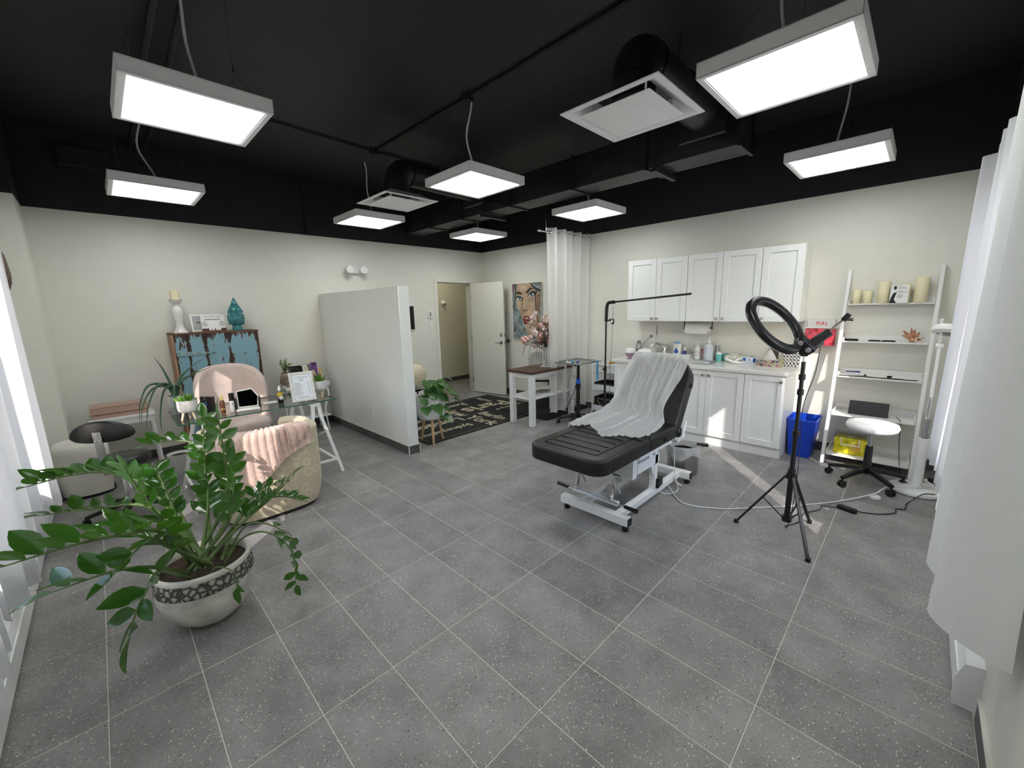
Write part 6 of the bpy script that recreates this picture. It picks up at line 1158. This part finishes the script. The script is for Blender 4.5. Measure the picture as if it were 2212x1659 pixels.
for k in range(9): b.box(-.068, -.068 + .05 + .03 * ((k * 7) % 5) / 5, .175 - .014 * k, .179 - .014 * k, .005, .0056, 0, Mq).box(.05, .066, .175 - .014 * k, .179 - .014 * k, .005, .0056, 0, Mq)
b.box(-.06, .06, .040, .043, .005, .0056, 0, Mq).box(-.05, .05, .033, .036, .005, .0056, 0, Mq); b.build('text_lines', GREYP, t, 0); text_mb('Rp', .028, Mq @ Matrix.Translation((0, .21, .0054)), .001).build('monogram', GREYP, t, 0); MB().bar((0, .06, 0), Mq @ Vector((0, .17, 0)), .04, .004).build('easel_back', BLK, t, 0)
bottle('sanitizer_bottle', 'clear bottle with yellow and white label beside the price list', (0.705, 2.10, DZ), [(.022, 0), (.024, .004), (.024, .105), (.012, .122)], CLEARP, [(.013, .122), (.013, .145), (.009, .15), (.009, .168), (0, .168)], WPLAST, 20, lab=[(.0245, .07), (.0245, .105)], labm=mat('label_yellow_ochre', (.70, .50, .05), .5))
t = [o for o in COL.objects if o.name == 'sanitizer_bottle'][0]; MB().lathe([(.0245, .0), (.0245, .04)], 20, cap=False).build('liquid', BLK, t, 50); MB().lathe([(0, 0), (.018, 0), (.018, .001), (0, .001)], 18, M=frame((0, -.0255, .055), (1, 0, 0), (0, 0, 1))).build('round_label', WPLAST, t, 40)
tag(MB().prism(rrect(-.06, .06, -.045, .045, .02), 0, .004).build('coaster', WPLAST, None, 0, (0.64, 2.20, DZ)), 'white rounded pad lying on the glass beside the sanitizer bottle', 'coaster')
tag(MB().ball((0, 0, .045), (.04, .035, .045), 16, 10).build('makeup_sponge', mat('salmon_sponge', (.52, .26, .22), .9), None, 80, (1.02, 2.20, DZ)), 'brownish pink sponge behind the price list frame', 'sponge')
# ------------------------------------------------------------------ weathered blue cabinet and what stands on it
CHIP = bpy.data.materials.new('chipped_blue_paint'); CHIP.use_nodes = True; n, l = nt(CHIP); b_ = n['Principled BSDF']; b_.inputs['Roughness'].default_value = .6
g_ = n.new('ShaderNodeNewGeometry'); mp = n.new('ShaderNodeMapping'); mp.inputs['Scale'].default_value = (26, 26, 5.5); l.new(g_.outputs['Position'], mp.inputs[0]); no = n.new('ShaderNodeTexNoise'); no.inputs['Scale'].default_value = 1; no.inputs['Detail'].default_value = 8; no.inputs['Roughness'].default_value = .7; l.new(mp.outputs[0], no.inputs['Vector'])
at = n.new('ShaderNodeAttribute'); at.attribute_name = 'wear'; ad = n.new('ShaderNodeMath'); ad.operation = 'MULTIPLY_ADD'; ad.inputs[1].default_value = .40; l.new(at.outputs['Fac'], ad.inputs[0]); l.new(no.outputs[0], ad.inputs[2])
rp = n.new('ShaderNodeValToRGB'); rp.color_ramp.interpolation = 'CONSTANT'; e = rp.color_ramp.elements; e[0].position = 0; e[0].color = (.20, .36, .44, 1); e[1].position = .575; e[1].color = (.30, .42, .46, 1); q_ = e.new(.605); q_.color = (.045, .020, .013, 1); q_ = e.new(.74); q_.color = (.02, .012, .010, 1); l.new(ad.outputs[0], rp.inputs[0])
n2 = n.new('ShaderNodeTexNoise'); n2.inputs['Scale'].default_value = 3; l.new(g_.outputs['Position'], n2.inputs['Vector']); mxx = n.new('ShaderNodeMixRGB'); mxx.blend_type = 'MULTIPLY'; mxx.inputs[0].default_value = .5; l.new(rp.outputs[0], mxx.inputs[1]); l.new(n2.outputs[0], mxx.inputs[2]); l.new(rp.outputs[0], b_.inputs['Base Color']); bp = n.new('ShaderNodeBump'); bp.inputs['Strength'].default_value = .3; bp.inputs['Distance'].default_value = .004; l.new(ad.outputs[0], bp.inputs['Height']); bp.invert = True; l.new(bp.outputs[0], b_.inputs['Normal'])
RUST = mat('old_brown_wood', (.13, .065, .035), .75, var=.5, scale=10, stretch=(6, 6, 1))
wc = thing('weathered_cabinet', 'weathered cabinet of peeling sky-blue planks against the back wall', 'cabinet', (0.53, 3.715, 0)); CW_, CH_ = .41, 1.395
MB().box(-CW_, CW_, -.145, .17, .02, CH_ - .02).build('carcass', RUST, wc, 0)
def plank(x0, x1):
    nx, nz = 10, 60; b = MB().grid(lambda u, v: (x0 + (x1 - x0) * u, -.163 + .004 * (abs(u - .5) * 2) ** 6, .02 + (CH_ - .024) * v), nx, nz); wear = [0] * len(b.v)
    for i in range(nx + 1):
        for j in range(nz + 1): u, v = i / nx, j / nz; wear[i * (nz + 1) + j] = max(0, (abs(u - .5) * 2 - .72) / .28) * .55 + max(0, (v - .93) / .07) * .45
    b.box(x0, x1, -.158, -.146, .02, CH_ - .004); wear += [.25] * 8; me = b.mesh('plank', CHIP, 30); at_ = me.attributes.new('wear', 'FLOAT', 'POINT'); at_.data.foreach_set('value', wear); link('plank', me, wc)
for x0, x1 in ((-.39, -.282), (-.278, -.122), (-.118, .108), (.112, .395)): plank(x0, x1)
MB().box(-CW_ - .006, CW_ + .004, -.165, .175, CH_ - .02, CH_, .003).build('top_board', RUST, wc, 0); MB().box(-CW_ - .004, -.394, -.164, .17, 0, CH_ - .02, .002).build('side_board', mat('bare_pine', (.38, .22, .14), .7, var=.25, scale=6, stretch=(6, 6, 1)), wc, 0)
for z in (1.165, .36):
    hg = MB().box(-.385, -.255, -.172, -.164, z - .022, z + .022, .002).prism([(-.255, -.018), (-.255, .018), (-.04, .006), (-.04, -.006)], -.172, -.164, Matrix(((1, 0, 0, 0), (0, 0, 1, 0), (0, 1, 0, z), (0, 0, 0, 1)))).build('strap_hinge', mat('painted_iron', (.25, .36, .38), .5, var=.3, scale=40), wc, 0)
    for x in (-.36, -.30, -.20, -.12, -.06): MB().cyl((x, -.172, z), (x, -.176, z), .006, n=8).build('rivet', RUST, hg)
    MB().cyl((-.275, -.173, z - .025), (-.275, -.173, z + .025), .007, n=8).build('hinge_pin', MATS['painted_iron'], hg)
TZ = CH_
t = thing('candlestick', 'white glazed baluster candlestick on the blue cabinet', 'candlestick', (0.225, 3.70, TZ)); GLZ = mat('white_glaze', (.74, .72, .70), .15, var=.06, scale=12)
MB().lathe([(.068, 0), (.066, .008), (.05, .03), (.036, .07), (.034, .12), (.05, .20), (.053, .235), (.04, .275), (.026, .29), (.03, .298), (.024, .305), (.03, .312), (.055, .34), (.062, .362), (.055, .362), (.045, .345), (0, .342)], 30).build('stem', GLZ, t, 50)
t = thing('pillar_candle', 'ivory candle burning place on top of the white candlestick', 'candle', (0.225, 3.70, TZ + .3425)); t['label'] = 'ivory pillar candle standing on the white candlestick'; MB().lathe([(.043, 0), (.043, .115), (.038, .118), (0, .112)], 22).build('wax', CANDLE, t, 50); MB().cyl((0, 0, .112), (.001, 0, .125), .0012, n=5).build('wick', BLK, t)
t = thing('certificate_frame', 'white photo frame half hidden behind the brochure on the blue cabinet', 'picture frame', (0.42, 3.72, TZ), R(0)); Mq = frame((0, 0, .002), (1, 0, 0), (0, .22, .97))
MB().box(-.09, .20, 0, .20, -.012, 0, .003, Mq).build('frame', WHITE, t, 0); MB().box(-.072, .18, .018, .182, .0, .001, 0, Mq).build('photo', mat('grey_photo', (.40, .40, .40), .5, var=.1), t, 0); MB().box(-.035, .0, .10, .11, .001, .0016, 0, Mq).build('print_mark', BLK, t, 0)
t = thing('brochure', 'white brochure with dark red footer and printed title on the blue cabinet', 'brochure', (0.53, 3.685, TZ), R(-2)); Mq = frame((0, 0, .001), (1, 0, 0), (0, .25, .97)); MB().box(-.11, .12, 0, .195, -.002, 0, 0, Mq).build('page', PAPER, t, 0); MAR = mat('maroon_print', (.09, .02, .02), .5)
MB().box(-.11, .12, 0, .035, 0, .0006, 0, Mq).build('footer_band', MAR, t, 0); MB().box(-.075, .075, .135, .142, 0, .0006, 0, Mq).build('title_rule', MAR, t, 0); text_mb('PERFORM••ART', .024, Mq @ Matrix.Translation((.005, .172, .0004)), .0008).build('lettering', GREYP, t, 0)
MB().prism([(-.105, .06), (-.105, .10), (-.075, .13), (-.05, .09), (-.05, .06)], 0, .0006, Mq).prism([(.06, .06), (.06, .10), (.085, .13), (.112, .10), (.112, .06)], 0, .0006, Mq).build('grey_shapes', mat('light_grey_print', (.55, .54, .54), .6), t, 0)
for x, h_ in ((-.045, .05), (-.015, .062), (.02, .06), (.045, .056)): MB().box(x, x + .024, .012, h_, .0006, .0012, 0, Mq).build('printed_jar', WPLAST, t, 0)
# turquoise Buddha head
BUD = mat('turquoise_glaze', (.035, .19, .215), .12, var=.15, scale=14, coat=.5); bd = thing('buddha_head', 'turquoise glazed ceramic Buddha head on the blue cabinet', 'figurine', (0.765, 3.70, TZ), R(-15))
prof = [(0, 0), (.060, 0), (.062, .006), (.052, .045), (.050, .06), (.066, .075), (.078, .11), (.083, .15), (.080, .19), (.074, .215)]
def face(u, v):
    a = 2 * math.pi * u; q = v * (len(prof) - 1); i = min(int(q), len(prof) - 2); f = q - i; r_ = prof[i][0] * (1 - f) + prof[i + 1][0] * f; z = prof[i][1] * (1 - f) + prof[i + 1][1] * f; d = math.sin(a); c = math.cos(a); k = 1.0
    if d < 0 and z > .07:
        g = math.exp(-(c / .16) ** 2); fr = (-d) ** 2
        k += 1.5 * fr * (.14 * g * math.exp(-((z - .125) / .018) ** 2) + .10 * g * math.exp(-((z - .15) / .03) ** 2) - .05 * (math.exp(-((abs(c) - .42) / .16) ** 2) * math.exp(-((z - .162) / .014) ** 2)) + .045 * math.exp(-(c / .30) ** 2) * math.exp(-((z - .098) / .008) ** 2) - .03 * math.exp(-(c / .3) ** 2) * math.exp(-((z - .107) / .004) ** 2) + .05 * math.exp(-(c / .3) ** 2) * math.exp(-((z - .078) / .008) ** 2))
    return (r_ * k * c * .94, r_ * k * d * 1.02, z)
MB().grid(face, 64, 72, True).build('face', BUD, bd, 70)
hair = MB().lathe([(.076, .205), (.078, .215), (.070, .245), (.054, .275), (.036, .30), (.030, .31)], 32); hair.build('hair_cap', BUD, bd, 60); MB().lathe([(.034, .305), (.032, .315), (.024, .335), (.014, .36), (.004, .382), (0, .385)], 24).build('topknot', BUD, bd, 60); cu = MB()
for j in range(11):
    z = .212 + j * .0155; r_ = .079 - .0002 * 0 - max(0, (z - .222)) * .52 if z < .305 else .034 - (z - .305) * .40
    m_ = max(6, int(2 * math.pi * r_ / .0135))
    for k in range(m_): a_ = 2 * math.pi * (k + .5 * (j % 2)) / m_; cu.ball((r_ * math.cos(a_) * .96, r_ * math.sin(a_), z), .0066, 7, 5)
cu.build('hair_curls', BUD, bd, 60)['kind'] = 'stuff'
for s in (-1, 1): MB().ball((s * .077, -.004, .155), (.010, .022, .034), 12, 8).tube([(s * .077, -.006, .140), (s * .074, -.010, .105), (s * .070, -.016, .080), (s * .074, -.018, .068)], [.010, .009, .010, .012], 8).build('ear', BUD, bd, 60)
for s in (-1, 1): MB().tube([(s * (.018 + .042 * q), -.083 + .030 * q * q, .176 + .010 * math.sin(q * 3.1)) for q in [i / 8 for i in range(9)]], .003, 6).build('brow', BUD, bd, 60); MB().tube([(s * (.018 + .036 * q), -.081 + .024 * q * q, .157 - .006 * math.sin(q * 3.1)) for q in [i / 8 for i in range(9)]], .0026, 6).build('eyelid', BUD, bd, 60)
# ------------------------------------------------------------------ corner tray table by the partition
t = thing('tray_table', 'white tray-topped table with curved legs in the corner by the partition', 'table', (1.40, 3.62, 0)); tz = .62
MB().box(-.27, .27, -.19, .19, tz - .012, tz).build('tray_floor', WHITE, t, 0)
for s in (-1, 1): MB().box(*sorted((s * .27, s * .258)), -.19, .19, tz - .012, tz + .055, .003).build('tray_side', WHITE, t, 0); MB().box(-.258, .258, *sorted((s * .19, s * .178)), tz - .012, tz + .035, .003).build('tray_side', WHITE, t, 0)
for sx in (-1, 1):
    for sy in (-1, 1): MB().tube(smoothpts([(sx * .24, sy * .16, tz - .012), (sx * .25, sy * .17, .48), (sx * .20, sy * .14, .30), (sx * .22, sy * .15, .0)], 5), .012, 8).build('leg', WHITE, t)
MB().box(-.26, .26, -.17, .17, .20, .215).build('lower_shelf', WHITE, t, 0)
POTM = mat('glazed_pottery', (.28, .22, .17), .35, var=.6, scale=9); SPR = mat('sprig_green', (.16, .25, .06), .5, var=.3)
t = thing('twig_vase', 'mottled pottery vase with leafy twigs on the corner tray table', 'vase', (1.185, 3.585, tz)); MB().lathe([(.045, 0), (.05, .006), (.066, .09), (.068, .13), (.05, .19), (.038, .205), (.044, .215), (.038, .215), (.033, .2), (0, .195)], 28).build('vase', POTM, t, 50); rf = random.Random(21)
for k in range(9):
    a_ = rf.uniform(0, 6.28); sp = rf.uniform(.03, .11); e_ = Vector((sp * math.cos(a_), sp * .7 * math.sin(a_), rf.uniform(.30, .40))); pts = smoothpts([(0, 0, .19), (e_.x * .35, e_.y * .35, .26), e_], 5); tw = MB().tube(pts, .0022, 5).build('twig', SPR, t)
    for i in range(3, len(pts)):
        for s in (0, 1):
            p = Vector(pts[i]); d = Vector((rf.uniform(-1, 1), rf.uniform(-1, 1), rf.uniform(-.1, .8))).normalized(); s_ = d.cross(Vector((0, 0, 1))).normalized() * .009; b = MB(); b.add([p, p + d * .018 + s_, p + d * .04, p + d * .018 - s_], [(0, 1, 2, 3)]); b.build('leaf', SPR, tw, 0)
t = thing('file_organizer', 'black pleated file organizer on the corner tray table', 'organizer', (1.40, 3.66, tz)); MB().box(-.13, .13, .05, .062, 0, .27, .002).build('back_panel', BLKM, t, 0); MB().box(-.13, .13, -.062, .05, 0, .02).build('bottom', BLKM, t, 0)
for k in range(5): MB().box(-.128 + k * .052, -.082 + k * .052, -.06 + .004 * k, .05, .02, .25 - .012 * k, .002).build('pocket', BLK, t, 0)
t = thing('cream_scarf', 'cream knitted cloth hanging over the black file organizer', 'cloth', (1.43, 3.60, tz)); MB().grid(lambda u, v: ((u - .5) * .075 + .02 * v, (.05 * (1 - v / .25) if v < .25 else -.008) + .006 * math.sin(u * 12), .275 + .01 * math.sin(3 * u) - (.0 if v < .25 else (v - .25) * .2)), 10, 14).build('cloth', mat('cream_knit', (.66, .62, .52), .95, var=.1, scale=80), t, 70)
t = thing('clipboard', 'purple clipboard standing in the organizer corner', 'clipboard', (1.565, 3.66, tz), R(6)); MB().box(-.045, .045, -.004, .004, 0, .30, .002).build('board', mat('purple_plastic', (.20, .08, .32), .4), t, 0); MB().box(-.022, .022, -.014, -.004, .265, .285, .003).build('clip', BLK, t, 40)
t = thing('brush_roll', 'beige rolled pouch leaning beside the clipboard', 'pouch', (1.545, 3.585, tz), 0); MB().tube([(0, 0, .0), (.0, .01, .1), (-.02, .02, .20)], [.03, .034, .03], 12).build('roll', mat('beige_canvas', (.55, .44, .33), .9), t); MB().tube([(.034 * math.cos(R(k * 30)), .008 + .034 * math.sin(R(k * 30)), .1) for k in range(12)], .004, 5, True).build('tie', mat('tan_tie', (.35, .24, .14), .8), t)
tag(MB().box(-.02, .02, -.015, .015, 0, .22, .004).build('wooden_box', WOODL, None, 0, (1.625, 3.60, tz)), 'narrow light wooden block right of the beige roll', 'block')
# ------------------------------------------------------------------ left corner: side table, pink box, stool, white seat, pot
t = thing('side_table', 'small white table with angled legs against the back wall, pink box on it', 'table', (-0.37, 3.60, 0)); 
MB().box(-.245, .245, -.16, .16, .575, .60, .003).build('table_top', WHITE, t, 0); MB().box(-.235, .235, -.15, -.135, .52, .575).build('apron', WHITE, t, 0); MB().box(-.235, .235, .135, .15, .52, .575).build('apron', WHITE, t, 0)
for sx in (-1, 1):
    for sy in (-1, 1): MB().bar((sx * .215, sy * .13, .575), (sx * .235, sy * .15, 0), .024, .024).build('leg', WHITE, t, 0)
for sx in (-1, 1): MB().bar((sx * .222, -.14, .44), (sx * .222, .14, .44), .018, .018).build('side_tie', WHITE, t, 0)
ROSE = mat('rose_panel', (.46, .30, .27), .5, var=.04); GOLDT = mat('gold_trim', (.62, .46, .18), .35, .7)
t = thing('pink_case', 'long dusty pink case with gold edge trim on the small white table', 'case', (-0.38, 3.60, .6005)); MB().box(-.205, .205, -.12, .12, 0, .04, .002).build('lower_tray', ROSE, t, 0); MB().box(-.21, .21, -.125, .125, .046, .115, .003).build('lid', ROSE, t, 0); MB().box(-.206, .206, -.121, .121, .040, .046).build('gap', BLKM, t, 0)
for y in (-.1255, .1255):
    b = MB()
    for z in (.048, .113): b.box(-.211, .211, y - .0015, y + .0015, z - .003, z + .003)
    for x in (-.2085, .2085): b.box(x - .003, x + .003, y - .0015, y + .0015, .046, .115)
    b.build('gold_trim', GOLDT, t, 0)
st = thing('stool_with_back', 'black round stool with padded backrest on a steel bracket behind the big plant', 'stool', (-0.43, 2.28, 0)); MB().lathe([(.02, .42), (.16, .425), (.178, .445), (.18, .47), (.165, .495), (.10, .505), (0, .506)], 34).build('seat', LEATH, st, 60)
MB().cyl((0, 0, .10), (0, 0, .42), .026, n=16).build('gas_lift', CHROME, st); star_base(st, 5, .27, .10, BLK, R(40), BLK, .026)
bd_ = Vector((-.45, -.89, 0)).normalized(); sd_ = Vector((-bd_.y, bd_.x, 0)); pk = lambda q, z: bd_ * q + Vector((0, 0, z))
MB().bar(pk(.02, .415), pk(.20, .415), .05, .008).bar(pk(.198, .412), pk(.225, .52), .05, .008, up=bd_).bar(pk(.225, .52), pk(.235, .755), .05, .008, up=bd_).build('steel_bracket', STEEL, st, 0)
for s, z in ((-.014, .69), (.014, .69), (0, .735)): MB().cyl(pk(.236, z) + sd_ * s, pk(.244, z) + sd_ * s, .006, n=8).build('bracket_bolt', CHROME, st)
Mbk = frame(pk(.205, .735), sd_, (0, 0, 1)); kid = [(.195 * math.cos(R(a_)) * (1 if abs(math.sin(R(a_))) < 2 else 1), (.095 if math.sin(R(a_)) > 0 else .07) * math.sin(R(a_)) - .018 * math.cos(R(a_)) ** 2 + (.0)) for a_ in range(0, 360, 12)]
b = cushion(kid, .055, .022, Mbk @ Matrix.Translation((0, 0, -.035)), .008); b.v = [tuple(Vector(v) - bd_ * (.9 * (Vector(v).dot(sd_)) ** 2)) for v in b.v]; b.build('backrest', LEATH, st, 60)
ws = thing('white_tub_seat', 'white rounded tub seat in the left corner behind the black stool', 'armchair', (-0.67, 3.12, 0)); WFAB = mat('white_boucle', (.70, .67, .62), .9, var=.05, bump=.2, bscale=90); tub(ws, .20, .19, .50, .09, .36, WFAB, .0, -320, -40, .92, 2.4); MB().prism([tuple(sup(R(a_), .14, .13, 2.4)[:2]) for a_ in range(0, 360, 12)], .03, .36).build('seat', WFAB, ws, 40); MB().prism([tuple(sup(R(a_), .16, .15, 2.4)[:2]) for a_ in range(0, 360, 12)], 0, .035).build('plinth', BLKM, ws, 0)
t = thing('floor_pot', 'small white floor pot below the left end of the glass desk', 'pot', (-0.02, 3.12, 0)); MB().lathe([(.075, 0), (.08, .006), (.10, .20), (.094, .20), (.09, .18), (0, .178)], 26).build('pot', CER, t, 50); MB().lathe([(0, .179), (.089, .179), (0, .183)], 18).build('soil', SOIL, t, 0)
# ------------------------------------------------------------------ big plant in the stone bowl
zz = thing('zz_plant', 'large glossy green plant in a whitewashed bowl pot in the left foreground', 'potted plant', (-0.20, 0.40, 0)); po = Vector((-.20, .40, 0))
STONE = mat('whitewashed_stone', (.60, .58, .52), .75, var=.22, scale=9, bump=.2, bscale=30); BANDM = bpy.data.materials.new('carved_band'); BANDM.use_nodes = True; n, l = nt(BANDM); b_ = n['Principled BSDF']; b_.inputs['Roughness'].default_value = .8
tc = n.new('ShaderNodeTexCoord'); v1 = n.new('ShaderNodeTexVoronoi'); v1.feature = 'DISTANCE_TO_EDGE'; v1.inputs['Scale'].default_value = 34; l.new(tc.outputs['Object'], v1.inputs['Vector']); rp = n.new('ShaderNodeValToRGB'); rp.color_ramp.elements[0].color = (.045, .045, .038, 1); rp.color_ramp.elements[1].color = (.42, .41, .35, 1); rp.color_ramp.elements[0].position = .05; rp.color_ramp.elements[1].position = .32; l.new(v1.outputs['Distance'], rp.inputs[0]); l.new(rp.outputs[0], b_.inputs['Base Color']); bp = n.new('ShaderNodeBump'); bp.inputs['Strength'].default_value = .8; bp.inputs['Distance'].default_value = .01; l.new(v1.outputs['Distance'], bp.inputs['Height']); l.new(bp.outputs[0], b_.inputs['Normal'])
MB().lathe([(.085, 0), (.10, .004), (.15, .05), (.19, .11), (.211, .18), (.215, .235)], 48).build('bowl', STONE, zz, 60); MB().lathe([(.2155, .235), (.216, .24), (.212, .305), (.2105, .31)], 48, cap=False).build('carved_band', BANDM, zz, 60); MB().lathe([(.2105, .31), (.213, .322), (.208, .334), (.198, .336), (.190, .328), (.188, .29)], 48, cap=False).build('rim', STONE, zz, 60)
MB().grid(lambda u, v: (.190 * v * math.cos(6.283 * u), .190 * v * math.sin(6.283 * u), .292 + .012 * math.sin(17 * u * v + 9 * v) * (1 - v) + .008 * (1 - v)), 40, 8, True).build('soil', SOIL, zz, 0)
ZZS = mat('zz_stem_green', (.10, .16, .05), .4, var=.35, scale=9); ZZL = mat('zz_leaf_green', (.022, .082, .011), .16, var=.3, scale=9, spec=.6, coat=.3); n, l = nt(ZZL); b_ = n['Principled BSDF']
# light passing through the leaf blades
out = n['Material Output']; tr_ = n.new('ShaderNodeBsdfTranslucent'); tr_.inputs[0].default_value = (.16, .42, .03, 1); ms = n.new('ShaderNodeMixShader'); ms.inputs[0].default_value = .2; l.new(b_.outputs[0], ms.inputs[1]); l.new(tr_.outputs[0], ms.inputs[2]); l.new(ms.outputs[0], out.inputs[0])
def zleaf(L, Wd, curl):
    xs = [0, .08, .25, .45, .65, .85, 1.0]; ws = [.05, .35, .85, 1.0, .88, .48, 0]; b = MB(); vs = []
    for x, w in zip(xs, ws):
        z = -curl * L * x * x; vs += [(x * L, w * Wd / 2, z + .10 * w * Wd), (x * L, 0, z - .02 * L), (x * L, -w * Wd / 2, z + .10 * w * Wd)]
    fs = []
    for i in range(6): a_ = i * 3; fs += [(a_, a_ + 1, a_ + 4, a_ + 3)[::-1], (a_ + 1, a_ + 2, a_ + 5, a_ + 4)[::-1]]
    b.add(vs, fs); return b.mesh('leaf', ZZL, 80)
ZM = [zleaf(.085, .046, .12), zleaf(.095, .05, .05), zleaf(.075, .042, .25), zleaf(.105, .054, .15)]
rz_ = random.Random(33)
def zstem(pts, nl, start=.35, sc=1.0, base=None, r0=.011):
    p0_ = Vector(base or (rz_.uniform(-.07, .07) - .20, rz_.uniform(-.07, .07) + .40, .29)); P_ = smoothpts([p0_] + [Vector(p) for p in pts], 8); P_ = [p - po for p in P_]; m_ = len(P_)
    so_ = MB().tube(P_, [r0 * (1 - .78 * i / (m_ - 1)) for i in range(m_)], 8).build('stem', ZZS, zz)
    cum = [0]
    for i in range(1, m_): cum.append(cum[-1] + (P_[i] - P_[i - 1]).length)
    tot = cum[-1]
    for k in range(nl):
        s = tot * (start + (1 - start) * (k + 1) / nl); i = max(1, min(m_ - 1, next((j for j in range(m_) if cum[j] >= s - 1e-6), m_ - 1))); f = (s - cum[i - 1]) / max(1e-6, cum[i] - cum[i - 1]); p = P_[i - 1].lerp(P_[i], min(1, f)); t_ = (P_[i] - P_[i - 1]).normalized()
        hor = t_.cross(Vector((0, 0, 1)));
        if hor.length < .25: hor = Vector((math.cos(k * .4 + p0_.x * 40), math.sin(k * .4 + p0_.x * 40), 0)); hor = (hor - t_ * hor.dot(t_))
        hor.normalize(); sd = hor if k % 2 else -hor; upn = sd.cross(t_).normalized()
        if upn.z < 0: upn = -upn
        d = (sd * .85 + t_ * .62 + upn * rz_.uniform(.05, .35)).normalized() if k < nl - 1 else (t_ + sd * .15).normalized()
        if abs(t_.z) < .62 and k < nl - 1:
            d = (sd * .5 + t_ * .55 + upn * rz_.uniform(.45, .8)).normalized(); yv = (t_ - d * t_.dot(d)).normalized(); yv = (yv * .85 + sd.cross(d) * (.35 if k % 2 else -.35)).normalized(); yv = (yv - d * yv.dot(d)).normalized()
        else: yv = upn.cross(d).normalized() if upn.cross(d).length > .01 else sd
        nz_ = d.cross(yv)
        if nz_.z < 0: yv, nz_ = -yv, -nz_
        q = 1.28 * sc * rz_.uniform(.85, 1.1) * (1.0 if k < nl * .75 else .9); M_ = (Matrix((d, yv, nz_)).transposed() * q).to_4x4(); M_.translation = p; M_[3][3] = 1
        lf = link('leaf', ZM[rz_.randrange(4)], so_); lf.matrix_local = M_
zstem([(-0.33, 0.55, 0.70), (-0.474, 0.75, 0.792), (-0.62, 0.84, 0.801), (-0.76, 0.8, 0.80)], 20, .40)
zstem([(-0.341, 0.1, 0.66), (-0.452, -0.02, 0.75), (-0.593, -0.1, 0.798), (-0.735, -0.1, 0.794)], 14, .40, 1.15)
zstem([(-0.346, 0.6, 0.60), (-0.57, 0.8, 0.61), (-0.75, 0.85, 0.629)], 14, .45, .8)
zstem([(-0.395, 0.15, 0.497), (-0.515, 0.05, 0.585), (-0.677, 0.1, 0.561)], 5, .62, .95)
zstem([(-0.378, 0.1, 0.49), (-0.431, 0.0, 0.475), (-0.478, -0.03, 0.40), (-0.505, -0.02, 0.315)], 9, .42, 1.05, (-.27, .30, .30), .008)
zstem([(-0.131, 0.5, 0.573), (-0.111, 0.55, 0.792), (-0.077, 0.6, 1.03)], 30, .32, .75)
zstem([(-0.058, 0.42, 0.6), (-0.039, 0.42, 0.831), (-0.041, 0.4, 1.077)], 20, .35, .82)
zstem([(-0.108, 0.72, 0.624), (-0.091, 0.85, 0.81), (-0.2, 0.92, 0.86), (-0.317, 0.95, 0.855)], 16, .48, .85)
zstem([(-0.015, 0.45, 0.42), (0.164, 0.45, 0.53), (0.281, 0.42, 0.64)], 15, .45, .75)
zstem([(0.026, 0.6, 0.42), (0.236, 0.7, 0.42), (0.40, 0.7, 0.33)], 17, .40, .72)
zstem([(-0.043, 0.3, 0.41), (0.054, 0.2, 0.45), (0.149, 0.15, 0.32), (0.149, 0.15, 0.11)], 14, .45, .72, (-.12, .33, .30), .007)
zstem([(-0.007, 0.35, 0.45), (0.079, 0.3, 0.45), (0.172, 0.3, 0.34), (0.191, 0.3, 0.18)], 8, .5, .7, (-.1, .4, .3), .006)
zstem([(-0.168, 0.2, 0.358), (-0.119, 0.12, 0.345), (-0.118, 0.1, 0.267)], 3, .75, .75, (-.2, .27, .30), .005)
zstem([(-0.327, 0.3, 0.62), (-0.386, 0.3, 0.80), (-0.419, 0.28, 0.93)], 13, .45, .85)
zstem([(-0.279, 0.5, 0.629), (-0.304, 0.6, 0.786), (-0.313, 0.65, 0.80)], 12, .45, .75)
zstem([(-0.347, 0.25, 0.557), (-0.424, 0.25, 0.66), (-0.494, 0.25, 0.70)], 11, .42, 1.05)
zstem([(-0.335, 0.15, 0.57), (-0.388, 0.05, 0.67), (-0.504, 0.0, 0.60)], 10, .45, 1.0)
zstem([(-0.071, 0.5, 0.45), (-0.012, 0.55, 0.62), (0.008, 0.6, 0.79)], 14, .40, .9)
zstem([(-0.25, 0.62, 0.55), (-0.30, 0.85, 0.66), (-0.36, 1.02, 0.70)], 12, .45, .9)
zstem([(0.02, 0.52, 0.45), (0.12, 0.62, 0.52), (0.25, 0.66, 0.52)], 11, .45, .7)
zstem([(-0.10, 0.30, 0.50), (-0.06, 0.24, 0.66), (-0.05, 0.22, 0.76)], 9, .5, .85)
